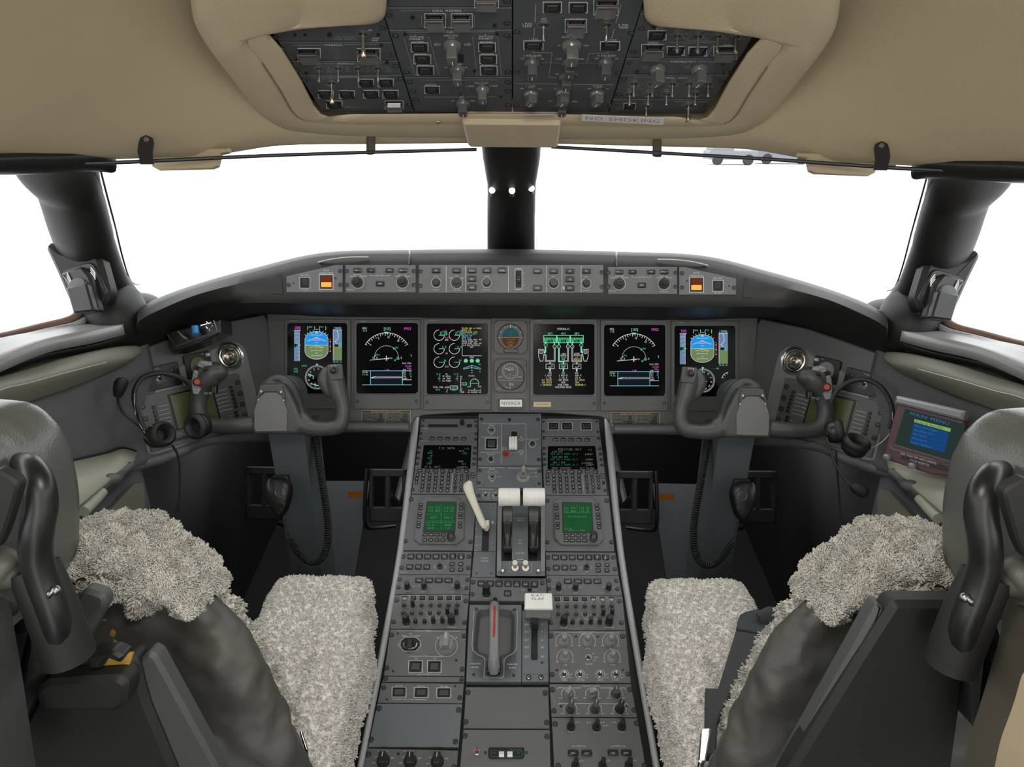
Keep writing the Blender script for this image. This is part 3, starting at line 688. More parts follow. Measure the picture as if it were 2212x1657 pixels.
n_ = (PB - PA).cross(PC - PA); n_ = -n_ if n_.dot(CAM - PA) < 0 else n_
FCL = Frame(PA, Vector((1, 0, 0)), n_)
a_ = Vector(FCL.uv(298, 862)); b_ = Vector(FCL.uv(513, 806)); du = (b_ - a_).normalized()
FCL = Frame(PA, FCL.u * du.x + FCL.v * du.y, n_)
nR = mx(FCL.n); FCR = Frame(mx(PA), -mx(FCL.u), nR)
def on(fr, px, py, h=0.0): a, b = fr.uv(px, py, h); return fr.w(a, b, h)
def console(sg):
    f = FCL; e = thing('side_console', 'dark grey angled %s side console with air outlet and checklist screen' % ("captain's" if sg > 0 else "copilot's"), 'console', (FCL if sg > 0 else FCR).mat(*FCL.uv(430, 860)) if sg > 0 else FCR.mat(-FCL.uv(430, 860)[0], FCL.uv(430, 860)[1]), 'side consoles')
    def slab(px, z0, z1, ch, name, mt, rnd=0.0):
        m = MB(); m.prism([f.uv(*p) for p in px], z0, z1, ch, rnd=rnd); me = m.mesh([mt]); me.transform(f.mat())
        if sg < 0: me = mirror_mesh(me)
        return link(name, me, e, world=True)
    slab([(574, 679), (473, 699), (400, 722), (300, 756), (255, 790), (243, 860), (250, 930), (286, 1006), (374, 979), (457, 946), (607, 936), (606, 720)], -.04, -.006, .003, 'body', 'console')
    slab([(286, 835), (320, 818), (420, 777), (478, 741), (515, 735), (534, 752), (552, 830), (570, 905), (340, 985), (318, 985)], -.008, -.001, .004, 'surround', 'rail', .012)
    m = MB(); m.tube(side([on(f, 605, 943, -.01), on(f, 457, 950, -.01), on(f, 374, 983, -.01), on(f, 286, 1008, -.012), on(f, 275, 1005, -.02)], sg), .012, 12, sub=4); link('lower_lip', m.mesh(['console'], 60), e, world=True)
two(console)
# lower shelf below each main panel end, seen behind the wheels
# ------------------------------------------------------------------ pedestal
A0, B0, C0 = K(1106, 905, 1.69), K(1106, 1190, 1.443), K(1106, 1657, 1.103)
for v in (A0, B0, C0): v.x = 0
vx = Vector((1, 0, 0))
def fr2(a, b):
    n = vx.cross(a - b); n = -n if n.dot(CAM - a) < 0 else n; return Frame(a, vx, n)
FU, FL = fr2(A0, B0), fr2(B0, C0)
ped = thing('centre_pedestal', 'grey sloping centre pedestal between the two seats', 'pedestal', Matrix.Translation((0, 1.1, -.15)))
def ptop(px, py): f = FU if py <= 1190 else FL; return on(f, px, py, -0.016)
outl = [ptop(893, 897), ptop(862, 1190), ptop(772, 1657)]; outl[0].x = outl[0].x
ext = outl[2] + (outl[2] - outl[1]) * 0.35; outl.append(ext)
rows = []
for p in outl:
    x = abs(p.x); rows.append([Vector((-x, p.y, -.15)), Vector((-x, p.y, p.z)), Vector((x, p.y, p.z)), Vector((x, p.y, -.15))])
m = MB(); m.grid(rows); k = len(m.v); m.v += rows[-1] + rows[0]; m.f += [(k, k + 1, k + 2, k + 3), (k + 4, k + 5, k + 6, k + 7)]; m.m += [0, 0]
link('body', m.mesh(['black'], smooth=False), ped, world=True)
for sg in (1, -1):
    m = MB(); P = [on(FU, 898, 903, -.005), on(FU, 893, 960, -.005), on(FU, 866, 1186, -.005), on(FL, 822, 1430, -.005), on(FL, 779, 1657, -.005)]; P.append(P[-1] + (P[-1] - P[-2]) * .6)
    m.tube(side(P, sg), [.0095, .0095, .0075, .0065, .006, .006], 12, .010, upv=FL.n, sub=3); link('side_rail', m.mesh(['railbright'], 60), ped, world=True)
# ------------------------------------------------------------------ control wheels on their columns
def wheel(sg):
    who = "captain's" if sg > 0 else "copilot's"
    e = thing('control_yoke', 'dark grey ' + who + ' control wheel on a blue-grey column', 'control yoke', Matrix.Translation(side([K(618, 1240, 1.62)], sg)[0]), 'control yokes')
    def add(name, me, lab=None):
        if sg < 0: me = mirror_mesh(me)
        o = link(name, me, e, world=True)
        if lab: o['label'] = lab
        return o
    z = 1.445
    def T(m, pts, zz=None, flat=1.0):
        P = [K(x, y, (zz or z) + (d[0] if d else 0)) for x, y, r, *d in pts]; rr = [r * z / F_PX for x, y, r, *d in pts]
        m.tube(P, rr, 16, [a * flat for a in rr], upv=fwd, sub=4)
        m.ball(P[0], rr[0] * .98); m.ball(P[-1], rr[-1] * .98)
    m = MB()
    T(m, [(566, 915, 20, .022), (548, 916, 19, .008), (520, 919, 18), (470, 920, 17), (440, 912, 18), (429, 890, 18), (429, 865, 18), (435, 842, 20), (447, 822, 25), (461, 806, 25), (473, 803, 20)], flat=1.0)
    T(m, [(424, 848, 11, -.008), (428, 820, 14, -.008), (438, 796, 15, -.008), (446, 789, 11, -.008)])
    T(m, [(632, 912, 20, .022), (650, 918, 20, .006), (675, 925, 18), (705, 926, 16), (732, 920, 17), (741, 900, 15.5), (740, 875, 15.5), (732, 850, 19), (725, 822, 20), (723, 803, 18)])
    T(m, [(712, 848, 12, .004), (700, 822, 15, .004), (706, 803, 13, .004)])
    T(m, [(563, 850, 10, .02), (580, 825, 10, .02), (604, 817, 10, .02), (627, 832, 12, .02), (640, 865, 14, .02), (650, 895, 14, .01), (668, 915, 14)])
    fz = Frame(K(607, 880, 1.43), rt0, -fwd)
    hub = [(545, 938), (641, 938), (650, 905), (636, 870), (622, 842), (612, 829), (566, 829), (556, 852), (545, 905)]
    mm = MB(); mm.prism([fz.uv(*p) for p in hub], -.05, 0, .004); mm2 = mm.mesh(['yoke']); mm2.transform(fz.mat()); m.add([v.co.copy() for v in mm2.vertices], [tuple(p.vertices) for p in mm2.polygons])
    ob = link('wheel', m.mesh(['yoke'])); remesh(ob, .0024, 8, .6); bake(ob); me = ob.data; bpy.data.objects.remove(ob); me.name = 'wheel'
    fin(me, [] , ang=180); add('wheel', me)
    def plate(pts, z0, z1, ch, name, mt, fr=fz, lab=None, rnd=0.0):
        m = MB(); m.prism([fr.uv(*p) for p in pts], z0, z1, ch, rnd=rnd); me = m.mesh([mt]); me.transform(fr.mat()); return add(name, me, lab)
    plate([(573, 848), (598, 848), (610, 856), (621, 887), (620, 931), (553, 932), (550, 923), (550, 887), (559, 860)], 0.0, .0025, .0006, 'chart_clip', 'yokeplate', lab='flat grey clip plate')
    plate([(564, 832), (611, 832), (615, 848), (616, 862), (612, 862), (608, 850), (598, 846), (573, 846), (563, 853), (559, 862), (555, 862), (560, 845)], 0.0, .004, .0008, 'clip_bar', 'yoke')
    for x, y, r in ((564, 846, 3), (607, 847, 3), (558, 864, 2.2), (613, 865, 2.2)):
        a, b = fz.uv(x, y, .004); s = MB(); s.lathe([(r * .001, 0), (r * .001, .0012), (r * .0007, .002), (0, .002)], 12); me = s.mesh(['steel']); me.transform(fz.mat(a, b, .003)); add('screw', me)
    # left grip face plate with its switches
    fg = Frame(K(436, 815, 1.425), (rt0 * .96 + fwd * .25), -fwd + rt0 * .2)
    plate([(432, 778), (458, 781), (456, 792), (447, 812), (440, 830), (428, 853), (417, 851), (413, 828), (417, 803)], -.004, .001, .0012, 'switch_plate', 'rail', fg, 'light grey switch plate', .004)
    def at(px, py): a, b = fg.uv(px, py, .001); return a, b
    def bits(name, mk, px, py, rz=0):
        a, b = at(px, py); me = mk; me.transform(fg.mat(a, b, .001) @ Matrix.Rotation(R(rz), 4, 'Z')); add(name, me)
    s = MB(); s.lathe([(.0095, 0), (.0095, .003), (.007, .0034)], 24, cap=True); bits('button_ring', s.mesh(['black']), 427, 825)
    s = MB(); s.lathe([(.0058, .003), (.0058, .0065), (.004, .0075), (0, .0078)], 24); bits('disconnect_button', s.mesh(['e_redlamp']), 427, 825)
    for dx, dy in ((424, 795), (446, 799)):
        s = MB(); s.box((0, 0, .003), (.009, .008, .006), ch=.0012); s.tube([(0, 0, .004), (0, .002, .010)], .0035, 10); bits('trim_switch', s.mesh(['black']), dx, dy, -20)
    s = MB(); s.box((0, 0, .004), (.012, .007, .008), ch=.0015); bits('trim_switch_cover', s.mesh(['knobgrey']), 435, 790, -15)
    s = MB(); s.box((0, 0, 0), (.011, .016, .012), ch=.002); a, b = at(466, 843); me = s.mesh(['black']); me.transform(fz.mat(*fz.uv(466, 842), .006)); add('trigger_switch', me)
    # lettering: written straight on either wheel
    ff = fg if sg > 0 else Frame(mx(fg.o), -mx(fg.u), mx(fg.n)); fzz = fz if sg > 0 else Frame(mx(fz.o), -mx(fz.u), mx(fz.n))
    def tx(frm, src, px, py, t, h, ang, w=None, zz=.0014, c='ink'):
        p = on(src, px, py, zz); p = p if sg > 0 else mx(p); qx, qy = proj(p)
        d.append((frm, qx, qy, t, h, ang * sg, w, zz, c))
    d = []
    tx(ff, fg, 447, 785, 'NOSE DN', 4.5, 14, 22); tx(ff, fg, 432, 805, 'NOSE UP', 4.5, 10, 22); tx(ff, fg, 424, 842, 'MASTER', 4, 10, 15); tx(ff, fg, 423, 848, 'DISC', 4, 10, 11)
    tx(fzz, fz, 450, 850, 'PTT ICS', 5, -6, 16, .012); tx(fzz, fz, 720, 791, 'TCS', 4.5, 0, 13, .011, 'ink')
    for frm, qx, qy, t, h, ang, w, zz, c in d:
        dd = Draw(lambda X, Y: frm.uv(X, Y, zz), zz); dd.text(qx, qy, t, h, w, c, ang=ang); me = mesh_from(dd.v, dd.f, dd.mats, dd.m, smooth=False); me.transform(frm.mat()); link('lettering', me, e, world=True)
    # right horn button
    fr_ = Frame(K(722, 800, 1.425), rt0, -fwd)
    plate([(706, 788), (739, 786), (742, 820), (714, 822), (708, 806)], -.004, .003, .0015, 'horn_plate', 'yoke', fr_, rnd=.004)
    s = MB(); s.lathe([(.0085, 0), (.0085, .003), (.006, .004), (.0055, .009), (.004, .010), (0, .010)], 20); me = s.mesh(['black']); a, b = fr_.uv(721, 800, .003); me.transform(fr_.mat(a, b, .003)); add('horn_button', me)
    # column head, column
    fa = Frame(K(607, 850, 1.475), rt0, -fwd); c0 = fa.uv(606, 850)
    pl = [(c0[0] + .0425 * math.cos(R(a)), c0[1] + .0425 * math.sin(R(a))) for a in range(0, 181, 10)] + [(c0[0] - .0425, c0[1] - .085), (c0[0] + .0425, c0[1] - .085)]
    m = MB(); m.prism(pl, -.06, 0, .003); me = m.mesh(['column']); me.transform(fa.mat()); add('column_head', me)
    t0, t1 = K(578, 925, 1.53), K(656, 925, 1.53); m = MB(); dp = Vector((0.006, .10, -.004)); ly = []
    for d_, g in ((-.012, 0), (-.42, .008), (-.66, .012)):
        o = Vector((0, 0, d_)); a, b = t0 + o + Vector((g, 0, 0)), t1 + o - Vector((g * .3, 0, 0)); ly.append([a, b, b + dp, a + dp])
    m.grid(ly, close=True); k = len(m.v); m.v += ly[0]; m.f.append((k, k + 1, k + 2, k + 3)); m.m.append(0); me = m.mesh(['column'], 30); add('column', me)
    m = MB(); m.lathe([(.13, 0), (.12, .03), (.075, .12), (.06, .16)], 24, Matrix.Translation(Vector((t0.x + .045, t0.y + .06, -.15)))); add('floor_boot', m.mesh(['rubber']))
two(wheel)
# ------------------------------------------------------------------ rudder pedals
def pedals(sg):
    for i, (px, py) in enumerate(((838, 1070), (572, 1065))):
        f = Frame(K(px, py, 1.93), rt0, -fwd); p = f.o if sg > 0 else mx(f.o)
        lab = ('black perforated %s rudder pedal nearest the pedestal' if i == 0 else 'black perforated %s rudder pedal behind and outboard of the column') % ("captain's" if sg > 0 else "copilot's")
        e = thing('rudder_pedal', lab, 'pedal', Matrix.Translation(p), 'rudder pedals')
        m = MB(); w, h = .055, .078
        for x0, x1, y0, y1 in ((-w, w, h * .72, h), (-w, w, -h, -h * .45), (-.008, .008, -h * .5, h * .75), (-w, -w + .012, -h, h), (w - .012, w, -h, h)): m.box(((x0 + x1) / 2, (y0 + y1) / 2, 0), (x1 - x0, y1 - y0, .014), ch=.002)
        m.mi = 1
        for y0, y1 in ((h * .76, h * .96), (-h * .95, -h * .5)):
            ny = int((y1 - y0) / .005)
            for a in range(19):
                for b in range(ny): m.box((-w + .008 + a * .0053, y0 + .003 + b * .005, .0074), (.0022, .0022, .0006))
        me = m.mesh(['rubber', 'knobdark'], smooth=False); me.transform(f.mat())
        if sg < 0: me = mirror_mesh(me)
        link('pedal_plate', me, e, world=True)
        m = MB(); s_ = 1 if i == 0 else -1
        P = [f.w(-w * s_ - .008 * s_, h, 0), f.w(-w * s_ - .012 * s_, 0, .004), f.w(-w * s_ - .012 * s_, -h * 1.1, 0), f.w(-w * s_, -h * 1.4, -.05), f.w(0, -h * 1.5, -.12)]
        m.tube(side(P, sg), .006, 8, sub=3); link('pedal_arm', m.mesh(['black']), e, world=True)
        m = MB(); P = [f.w(0, 0, -.01), f.w(0, -.05, -.15), Vector((f.o.x, 2.41, .35))]; m.tube(side(P, sg), .012, 8); link('pedal_rod', m.mesh(['black']), e, world=True)
two(pedals)
def foot(sg):  # glowing strip paints in an orange reflection deep in each footwell; sloping wall beside it
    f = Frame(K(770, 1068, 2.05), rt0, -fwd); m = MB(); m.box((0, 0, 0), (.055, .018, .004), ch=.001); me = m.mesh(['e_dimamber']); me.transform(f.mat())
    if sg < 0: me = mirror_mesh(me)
    o = link('footwell_glow', me); tag(o, 'dim amber glowing strip standing for reflected light in the %s footwell' % ("captain's" if sg > 0 else "copilot's"), 'lamp', 'footwell glow strips')
    m = MB(); P = side([K(700, 1040, 2.12), K(800, 1040, 2.12), K(760, 1290, 1.95), K(680, 1290, 1.95)], sg); m.grid([P[:2], [P[3], P[2]]]); o = link('trim_22' if sg > 0 else 'trim_23', m.mesh(['footwell'], smooth=False)); solid(o, .01, 0); struct(o)
two(foot)
# ------------------------------------------------------------------ overhead panel surround
OV = frame3(K(1106, 245, 1.05), K(1106, 60, .823), K(1506, 245, 1.05)); OV = Frame(OV.o, vx, OV.n)
inn = [(838, -160), (836, -20), (834, 18), (829, 38), (812, 50), (780, 54), (700, 56), (580, 59), (610, 106), (650, 171), (695, 246), (760, 246), (900, 245), (1106, 244)]
out = [(402, -160), (405, -70), (410, -20), (414, 20), (420, 48), (430, 70), (445, 95), (470, 130), (505, 175), (545, 232), (572, 264), (620, 291), (800, 303), (1106, 303)]
def ring(d, k):   # k: 0 inner .. 1 outer
    r = []
    for a, b in zip(inn, out):
        p = (a[0] + (b[0] - a[0]) * k, a[1] + (b[1] - a[1]) * k); w_ = on(OV, *p, d); r.append(w_)
    r[-1].x = 0; return r + [mx(v) for v in r[-2::-1]]
m = MB(); m.grid([smooth_line(ring(*a), 3) for a in ((-.03, 0.0), (.002, 0.0), (.006, .02), (.008, .10), (.008, .40), (.0065, .42), (.008, .44), (.009, .60), (.004, .85), (-.006, .965), (-.016, 1.0), (-.05, 1.0))])
su = link('overhead_surround', m.mesh(['beigepad'], 60)); tag(su, 'padded beige leather surround framing the overhead switch panel', 'panel surround')
m = MB(); 
for k_ in (.405, .435): m.tube(smooth_line(ring(.0078, k_), 3)[24:-24], .0007, 5)
link('stitching', m.mesh(['stitch']), su)
m = MB(); P = [OV.uv(*p) for p in ((998, 246), (1212, 248), (1205, 302), (1012, 300))]; m.prism(P, -.03, .016, .004, rnd=.006); me = m.mesh(['beigepad']); me.transform(OV.mat()); link('centre_cover', me, su)
m = MB(); m.lathe([(.0035, 0), (.003, .001), (0, .001)], 12); me = m.mesh(['steel']); me.transform(OV.mat(*OV.uv(947, 264, .009), .009)); link('screw', me, su)
# backing behind the overhead units
m = MB(); P = [OV.uv(*p) for p in ((560, 40), (695, 250))]; m.box((0, (P[0][1] + P[1][1]) / 2 + .10, -.034), (.66, abs(P[0][1] - P[1][1]) + .26, .012)); me = m.mesh(['black']); me.transform(OV.mat()); link('backing', me, su)
# ------------------------------------------------------------------ sun visor rails
def visor(sg):
    e = thing('visor_rail', 'thin black sun visor rail across the %s windscreen' % ("captain's" if sg > 0 else "copilot's"), 'rail', Matrix.Translation(side([K(315, 330, 1.0)], sg)[0]), 'sun visor rails')
    m = MB(); P = [K(-80, 356, .90), K(225, 352, .985), K(560, 337, 1.07), K(800, 329, 1.12), K(1029, 323, 1.17)] if sg > 0 else [K(-80, 356, .90), K(225, 352, .985), K(560, 335, 1.07), K(800, 325, 1.12), K(1029, 316, 1.17)]
    m.tube(side(P, sg), .0030, 8, .0036, upv=fwd, sub=5); link('rail_rod', m.mesh(['black']), e, world=True)
    f = Frame(K(315, 330, .975), rt0, -fwd); m = MB(); P = [f.uv(*p) for p in ((298, 310), (302, 297), (315, 291), (328, 297), (331, 308), (328, 330), (331, 354), (302, 354), (296, 325))]
    m.prism(P, -.003, 0, .0008); me = m.mesh(['black']); me.transform(f.mat())
    if sg < 0: me = mirror_mesh(me)
    link('hanger', me, e, world=True)
    s = MB(); s.lathe([(.004, 0), (.003, .0015), (0, .0015)], 12); me = s.mesh(['steel']); me.transform(f.mat(*f.uv(316, 301), 0)); me = me if sg > 0 else mirror_mesh(me); link('screw', me, e, world=True)
    m = MB(); P = [K(801, 296, 1.13), K(801, 332, 1.12)]; m.tube(side(P, sg), .008, 8, .003, upv=fwd); link('rail_bracket', m.mesh(['steel']), e, world=True)
    e2 = thing('sun_visor', 'folded beige sun visor hanging behind the rail of the %s windscreen' % ("captain's" if sg > 0 else "copilot's"), 'sun visor', Matrix.Translation(side([K(410, 340, 1.05)], sg)[0]), 'sun visors')
    f = Frame(K(410, 340, 1.06), rt0, -fwd); m = MB(); P = [f.uv(*p) for p in ((330, 318), (494, 318), (492, 326), (474, 330), (468, 356), (455, 361), (338, 364), (326, 358))]
    m.prism(P, -.012, 0, .003); me = m.mesh(['beige']); me.transform(f.mat())
    if sg < 0: me = mirror_mesh(me)
    link('visor_panel', me, e2, world=True)
two(visor)
# ------------------------------------------------------------------ seats
mat('flange', (0.060, 0.062, 0.062), .5, bump=.4, bscale=900)
mat('doorgrey', (0.075, 0.068, 0.052), .5, bump=.3, bscale=300)
def halfpoly(fr, half, cu):
    P = [fr.uv(*p) for p in half]; P = [(cu if i in (0, len(P) - 1) else a, b) for i, (a, b) in enumerate(P)]
    return P + [(2 * cu - a, b) for a, b in P[-2:0:-1]]
def organic(fr, poly, z0, z1, vox, it, mt, inflate=0.0, extra=None, rnd=0.0):
    m = MB(); m.prism(poly, z0, z1, inflate, rnd=rnd)
    if extra: extra(m)
    me = m.mesh([mt]); me.transform(fr.mat()); o = link('tmp', me); remesh(o, vox, it, .6); return o
def take(o):
    bake(o); me = o.data; bpy.data.objects.remove(o); me.shade_smooth(); return me
def seat(sg):
    who = 'left' if sg > 0 else 'right'
    e = thing('pilot_seat', "%s pilot seat, grey leather back and headrest with cream sheepskin cushion" % ("captain's" if sg > 0 else "copilot's"), 'seat', Matrix.Translation((-.52 * sg, .75, -.15)), 'pilot seats')
    def add(name, me, lab=None, keep=False, par=None):
        if sg < 0 and not keep: me = mirror_mesh(me)
        o = link(name, me, par or e, world=True)
        if lab: o['label'] = lab
        return o
    # cushion with two thigh lobes
    m = MB(); cx = -.52
    def bx(x0, x1, y0, y1, z0, z1): m.box(((x0 + x1) / 2, (y0 + y1) / 2, (z0 + z1) / 2), (x1 - x0, y1 - y0, z1 - z0), ch=.03)
    bx(-.77, -.272, .46, .93, .43, .575); bx(-.46, -.272, .80, 1.045, .44, .585); bx(-.77, -.58, .80, 1.045, .44, .585); bx(-.345, -.252, .50, .93, .43, .585); bx(-.772, -.70, .50, .98, .47, .590)
    o = link('tmp', m.mesh(['fleece'])); remesh(o, .0042, 14, .6); disp(o, 'CLOUDS', .035, .010); disp(o, 'CLOUDS', .008, .0075, depth=1)
    cm_ = take(o); sc_ = add('seat_cushion', cm_, 'cream sheepskin seat cushion with a notch at the front')
    W_ = add('wool_pile', wool(cm_, 42000, .0042, .0011, 'fleece', lambda c, n: (n[:, 2] > -.1) * (c[:, 1] > .60), 3, .0045, 1.1), par=sc_); W_['kind'] = 'stuff'
    m = MB(); m.box((-.52, .76, .38), (.44, .46, .10), ch=.02); m.box((-.52, .76, .12), (.20, .30, .50)); m.box((-.52, .78, -.13), (.36, .6, .04)); add('seat_base', m.mesh(['shelldark']))
    # backrest
    FB = Frame(Vector((-.5, .60, .80)), vx, Vector((0, -1, .12)))
    half = [(150, 1152), (215, 1153), (300, 1168), (375, 1200), (430, 1240), (492, 1305), (545, 1385), (598, 1490), (640, 1595), (668, 1700), (680, 1800), (0, 1800)]
    cu = 0.0
    FBf = FB.off(-.12); pf = halfpoly(FBf, [(x + 16, y - 12) if y < 1750 else (x + 16, y) for x, y in half], cu)
    o = organic(FBf, pf, -.01, .125, .0048, 12, 'fleece', .02); disp(o, 'CLOUDS', .03, .012); disp(o, 'CLOUDS', .009, .008, depth=1); bm__ = take(o); bf = add('backrest_fleece', bm__, 'sheepskin front of the backrest')
    W_ = add('wool_pile', wool(bm__, 18000, .0055, .0010, 'fleecegrey', lambda c, n: (c[:, 0] > -.50) * (n[:, 1] < .5), 4), par=bf); W_['kind'] = 'stuff'
    half2 = [(150, 1172), (215, 1178), (290, 1196), (350, 1228), (400, 1266), (458, 1330), (518, 1420), (572, 1520), (612, 1610), (640, 1700), (655, 1800), (0, 1800)]; pb = halfpoly(FB, [(x + 22, y - 6) if 300 < x else (x, y) for x, y in half2], cu)
    o = organic(FB, pb, -.028, .026, .005, 26, 'leather', .012); disp(o, 'CLOUDS', .06, .030, depth=1); disp(o, 'CLOUDS', .025, .006, depth=1); add('backrest', take(o), 'wrinkled grey leather back of the backrest')
    # fleece folded over the top
    dr = [(118, 1200), (138, 1162), (190, 1148), (250, 1150), (305, 1164), (355, 1190), (405, 1226), (448, 1278), (462, 1306), (432, 1286), (402, 1258), (384, 1256), (368, 1286), (330, 1292), (296, 1268), (255, 1256), (200, 1244), (140, 1228)]
    o = organic(FB, [FB.uv(*p) for p in dr], -.05, .050, .004, 10, 'fleecegrey', .015); disp(o, 'CLOUDS', .022, .026, depth=1); disp(o, 'CLOUDS', .008, .008, depth=1); fm__ = take(o); sf = add('sheepskin_fold', fm__, 'shaggy grey sheepskin folded over the top of the backrest')
    W_ = add('wool_pile', wool(fm__, 30000, .0050, .0009, 'fleecegrey', None, 5, .014, .8), par=sf); W_['kind'] = 'stuff'
    m = MB(); o = organic(FB, [FB.uv(*p) for p in ((225, 1268), (262, 1262), (300, 1310), (318, 1385), (300, 1400), (262, 1350))], 0, .030, .004, 8, 'yellow', .008); disp(o, 'CLOUDS', .015, .012); add('foam_lining', take(o), 'torn yellow lining')
    # hard shell
    FS = Frame(Vector((-.5, .475, .70)), vx, Vector((0, -1, .15)))
    def S(px, name, mt, z0, z1, ch=.004, rnd=0, right=None, fr=FS):
        if sg < 0:
            px = right or [proj(mx(on(fr, *p))) for p in px]; f = Frame(mx(fr.o), vx, mx(fr.n))
        else: f = fr
        m = MB(); m.prism([f.uv(*p) for p in px], z0, z1, ch, rnd=rnd); me = m.mesh([mt]); me.transform(f.mat()); return add(name, me, keep=True)
    S([(122, 1437), (160, 1412), (298, 1404), (312, 1425), (330, 1500), (395, 1657), (430, 1760), (20, 1760), (40, 1600)], 'back_shell', 'shelldark', -.010, .012, .006, .012,
      [(1903, 1310), (1917, 1288), (2078, 1288), (2092, 1310), (2075, 1420), (2030, 1760), (1640, 1760), (1700, 1640), (1846, 1400)])
    S([(300, 1428), (322, 1404), (340, 1412), (474, 1657), (505, 1720), (415, 1720), (383, 1657), (302, 1507)], 'shell_flange', 'flange', -.014, .004, .004, .004,
      [(1893, 1300), (1912, 1312), (1900, 1400), (1790, 1657), (1765, 1720), (1660, 1720), (1693, 1657), (1838, 1400)])
    S([(35, 1370), (52, 1328), (120, 1302), (128, 1350), (150, 1400), (120, 1440), (60, 1560), (34, 1480)] if sg > 0 else [(0, 0)], 'shell_hinge_cover', 'shell', -.012, .024, .010, .014,
      [(2105, 1300), (2130, 1330), (2150, 1400), (2140, 1470), (2080, 1560), (2070, 1330)])
    if sg > 0: S([(125, 1430), (122, 1398), (150, 1330), (186, 1264), (232, 1280), (236, 1302), (190, 1380), (160, 1412)], 'shell_wing', 'flange', -.008, .006, .004, .008)
    if sg > 0:
        S([(128, 1440), (150, 1422), (298, 1412), (318, 1428), (312, 1470), (296, 1486), (140, 1486), (126, 1462)], 'latch_housing', 'shelldark', .012, .035, .005, .01)
        S([(232, 1408), (240, 1388), (305, 1392), (296, 1422), (238, 1422)], 'placard', 'yellow', .012, .016, .0006)
        S([(222, 1380), (275, 1372), (300, 1384), (290, 1400), (262, 1388), (250, 1412), (225, 1410)], 'latch_lever', 'black', .010, .026, .003, .004)
    # inner gloom: metal reclining tube and struts
    z = .72
    m = MB(); m.tube([K(150, 1262, .70), K(175, 1246, .70), K(198, 1250, .70), K(208, 1275, .70), K(206, 1300, .70)], .006, 12, sub=4); add('recline_handle', m.mesh(['brass'], 60))
    # headrest
    FH = Frame(Vector((-.5, .60, 1.02)), vx, Vector((0, -1, .10)))
    hh = [(20, 850), (70, 856), (115, 876), (150, 918), (174, 970), (188, 1030), (196, 1090), (200, 1150), (196, 1188), (166, 1215), (120, 1238), (60, 1256), (20, 1260)]
    c = FH.uv(20, 1000)[0]; ph = halfpoly(FH, hh, c)
    o = organic(FH, ph, 0, .14, .0055, 30, 'headleather', .02); disp(o, 'CLOUDS', .12, .016, depth=1); FH = FH.off(.125); hr = add('headrest', take(o), 'puffy grey leather headrest')
    m = MB(); m.prism([FH.uv(*p) for p in ((26, 1002), (36, 990), (50, 987), (94, 1012), (84, 1046), (60, 1120), (40, 1160), (22, 1120))], .018, .0285, .002, rnd=.008); me = m.mesh(['shelldark']); me.transform(FH.mat()); add('post_opening', me, par=hr)
    m = MB(); m.tube([K(44, 996, .60), K(66, 1008, .572), K(84, 1045, .56), K(88, 1095, .56), K(80, 1150, .56), K(78, 1200, .565), K(92, 1255, .57), K(118, 1330, .575), K(128, 1380, .585)], [.008, .0105, .012, .013, .013, .013, .0125, .012, .012], 20, sub=5); add('headrest_post', m.mesh(['black'], 60))
    m = MB(); m.tube([K(118, 1278, .565), K(108, 1282, .562), K(104, 1292, .565)], .0025, 10, sub=4); m.ball(K(121, 1275, .565), .0042); add('post_clamp', m.mesh(['steel'], 60))
    m = MB(); m.tube([K(74, 1225, .58), K(110, 1310, .585), K(150, 1420, .60)], [.02, .021, .022], 16, sub=4); add('post_sleeve', m.mesh(['shelldark'], 60))
    m = MB(); m.tube([K(-60, 1240, .58), K(0, 1235, .57), K(28, 1246, .57), K(40, 1250, .57)], [.03, .022, .012, .006], 12, sub=4); add('strap_end', m.mesh(['leather'], 60))
    # harness on the cushion
    FT = Frame(Vector((-.52 * sg, .8, .594)), vx, Vector((0, 0, 1)))
    def strap(px, name, mt, z0, z1, ch=.0008, rnd=0, lab=None):
        m = MB(); m.prism([FT.uv(*p) for p in px], z0, z1, ch, rnd=rnd); me = m.mesh([mt]); me.transform(FT.mat()); return add(name, me, lab, keep=True)
    if sg < 0:
        strap([(1596, 1336), (1608, 1326), (1636, 1318), (1652, 1340), (1648, 1378), (1600, 1510), (1546, 1506), (1588, 1370)], 'lap_belt', 'webbing', -.006, .004)
        strap([(1592, 1350), (1598, 1334), (1638, 1322), (1654, 1342), (1648, 1376), (1589, 1365)], 'belt_loop', 'webbing', .004, .008, .0015)
        strap([(1523, 1494), (1580, 1497), (1548, 1570), (1545, 1640), (1521, 1640)], 'belt_pad', 'webbing', -.004, .009, .002)
        strap([(1512, 1586), (1534, 1584), (1532, 1600), (1522, 1660), (1506, 1658)], 'buckle', 'chrome', .0, .012, .002, .003)
        m = MB(); m.tube([K(1640, 1338, 1.12), K(1662, 1330, 1.12), K(1690, 1330, 1.12), K(1715, 1325, 1.11)], [.012, .016, .013, .012], 12, [.006] * 4, upv=fwd, sub=4); add('shoulder_belt', m.mesh(['webbing'], 60), keep=True)
        m = MB(); m.tube([K(1690 + 7 * math.cos(a * .7), 1310 + 6 * math.sin(a * .7), 1.11) for a in range(10)], .0012, 6); add('key_ring', m.mesh(['steel']), keep=True)
    else:
        strap([(500, 1338), (540, 1345), (552, 1385), (585, 1450), (625, 1560), (600, 1560), (540, 1440)], 'lap_belt', 'webbing', -.004, .005)
        strap([(508, 1348), (545, 1360), (556, 1392), (532, 1394)], 'belt_loop', 'webbing', .005, .009, .0015)
        strap([(648, 1594), (656, 1594), (668, 1632), (668, 1650), (661, 1646)], 'buckle', 'chrome', .0, .014, .002, .002)
two(seat)
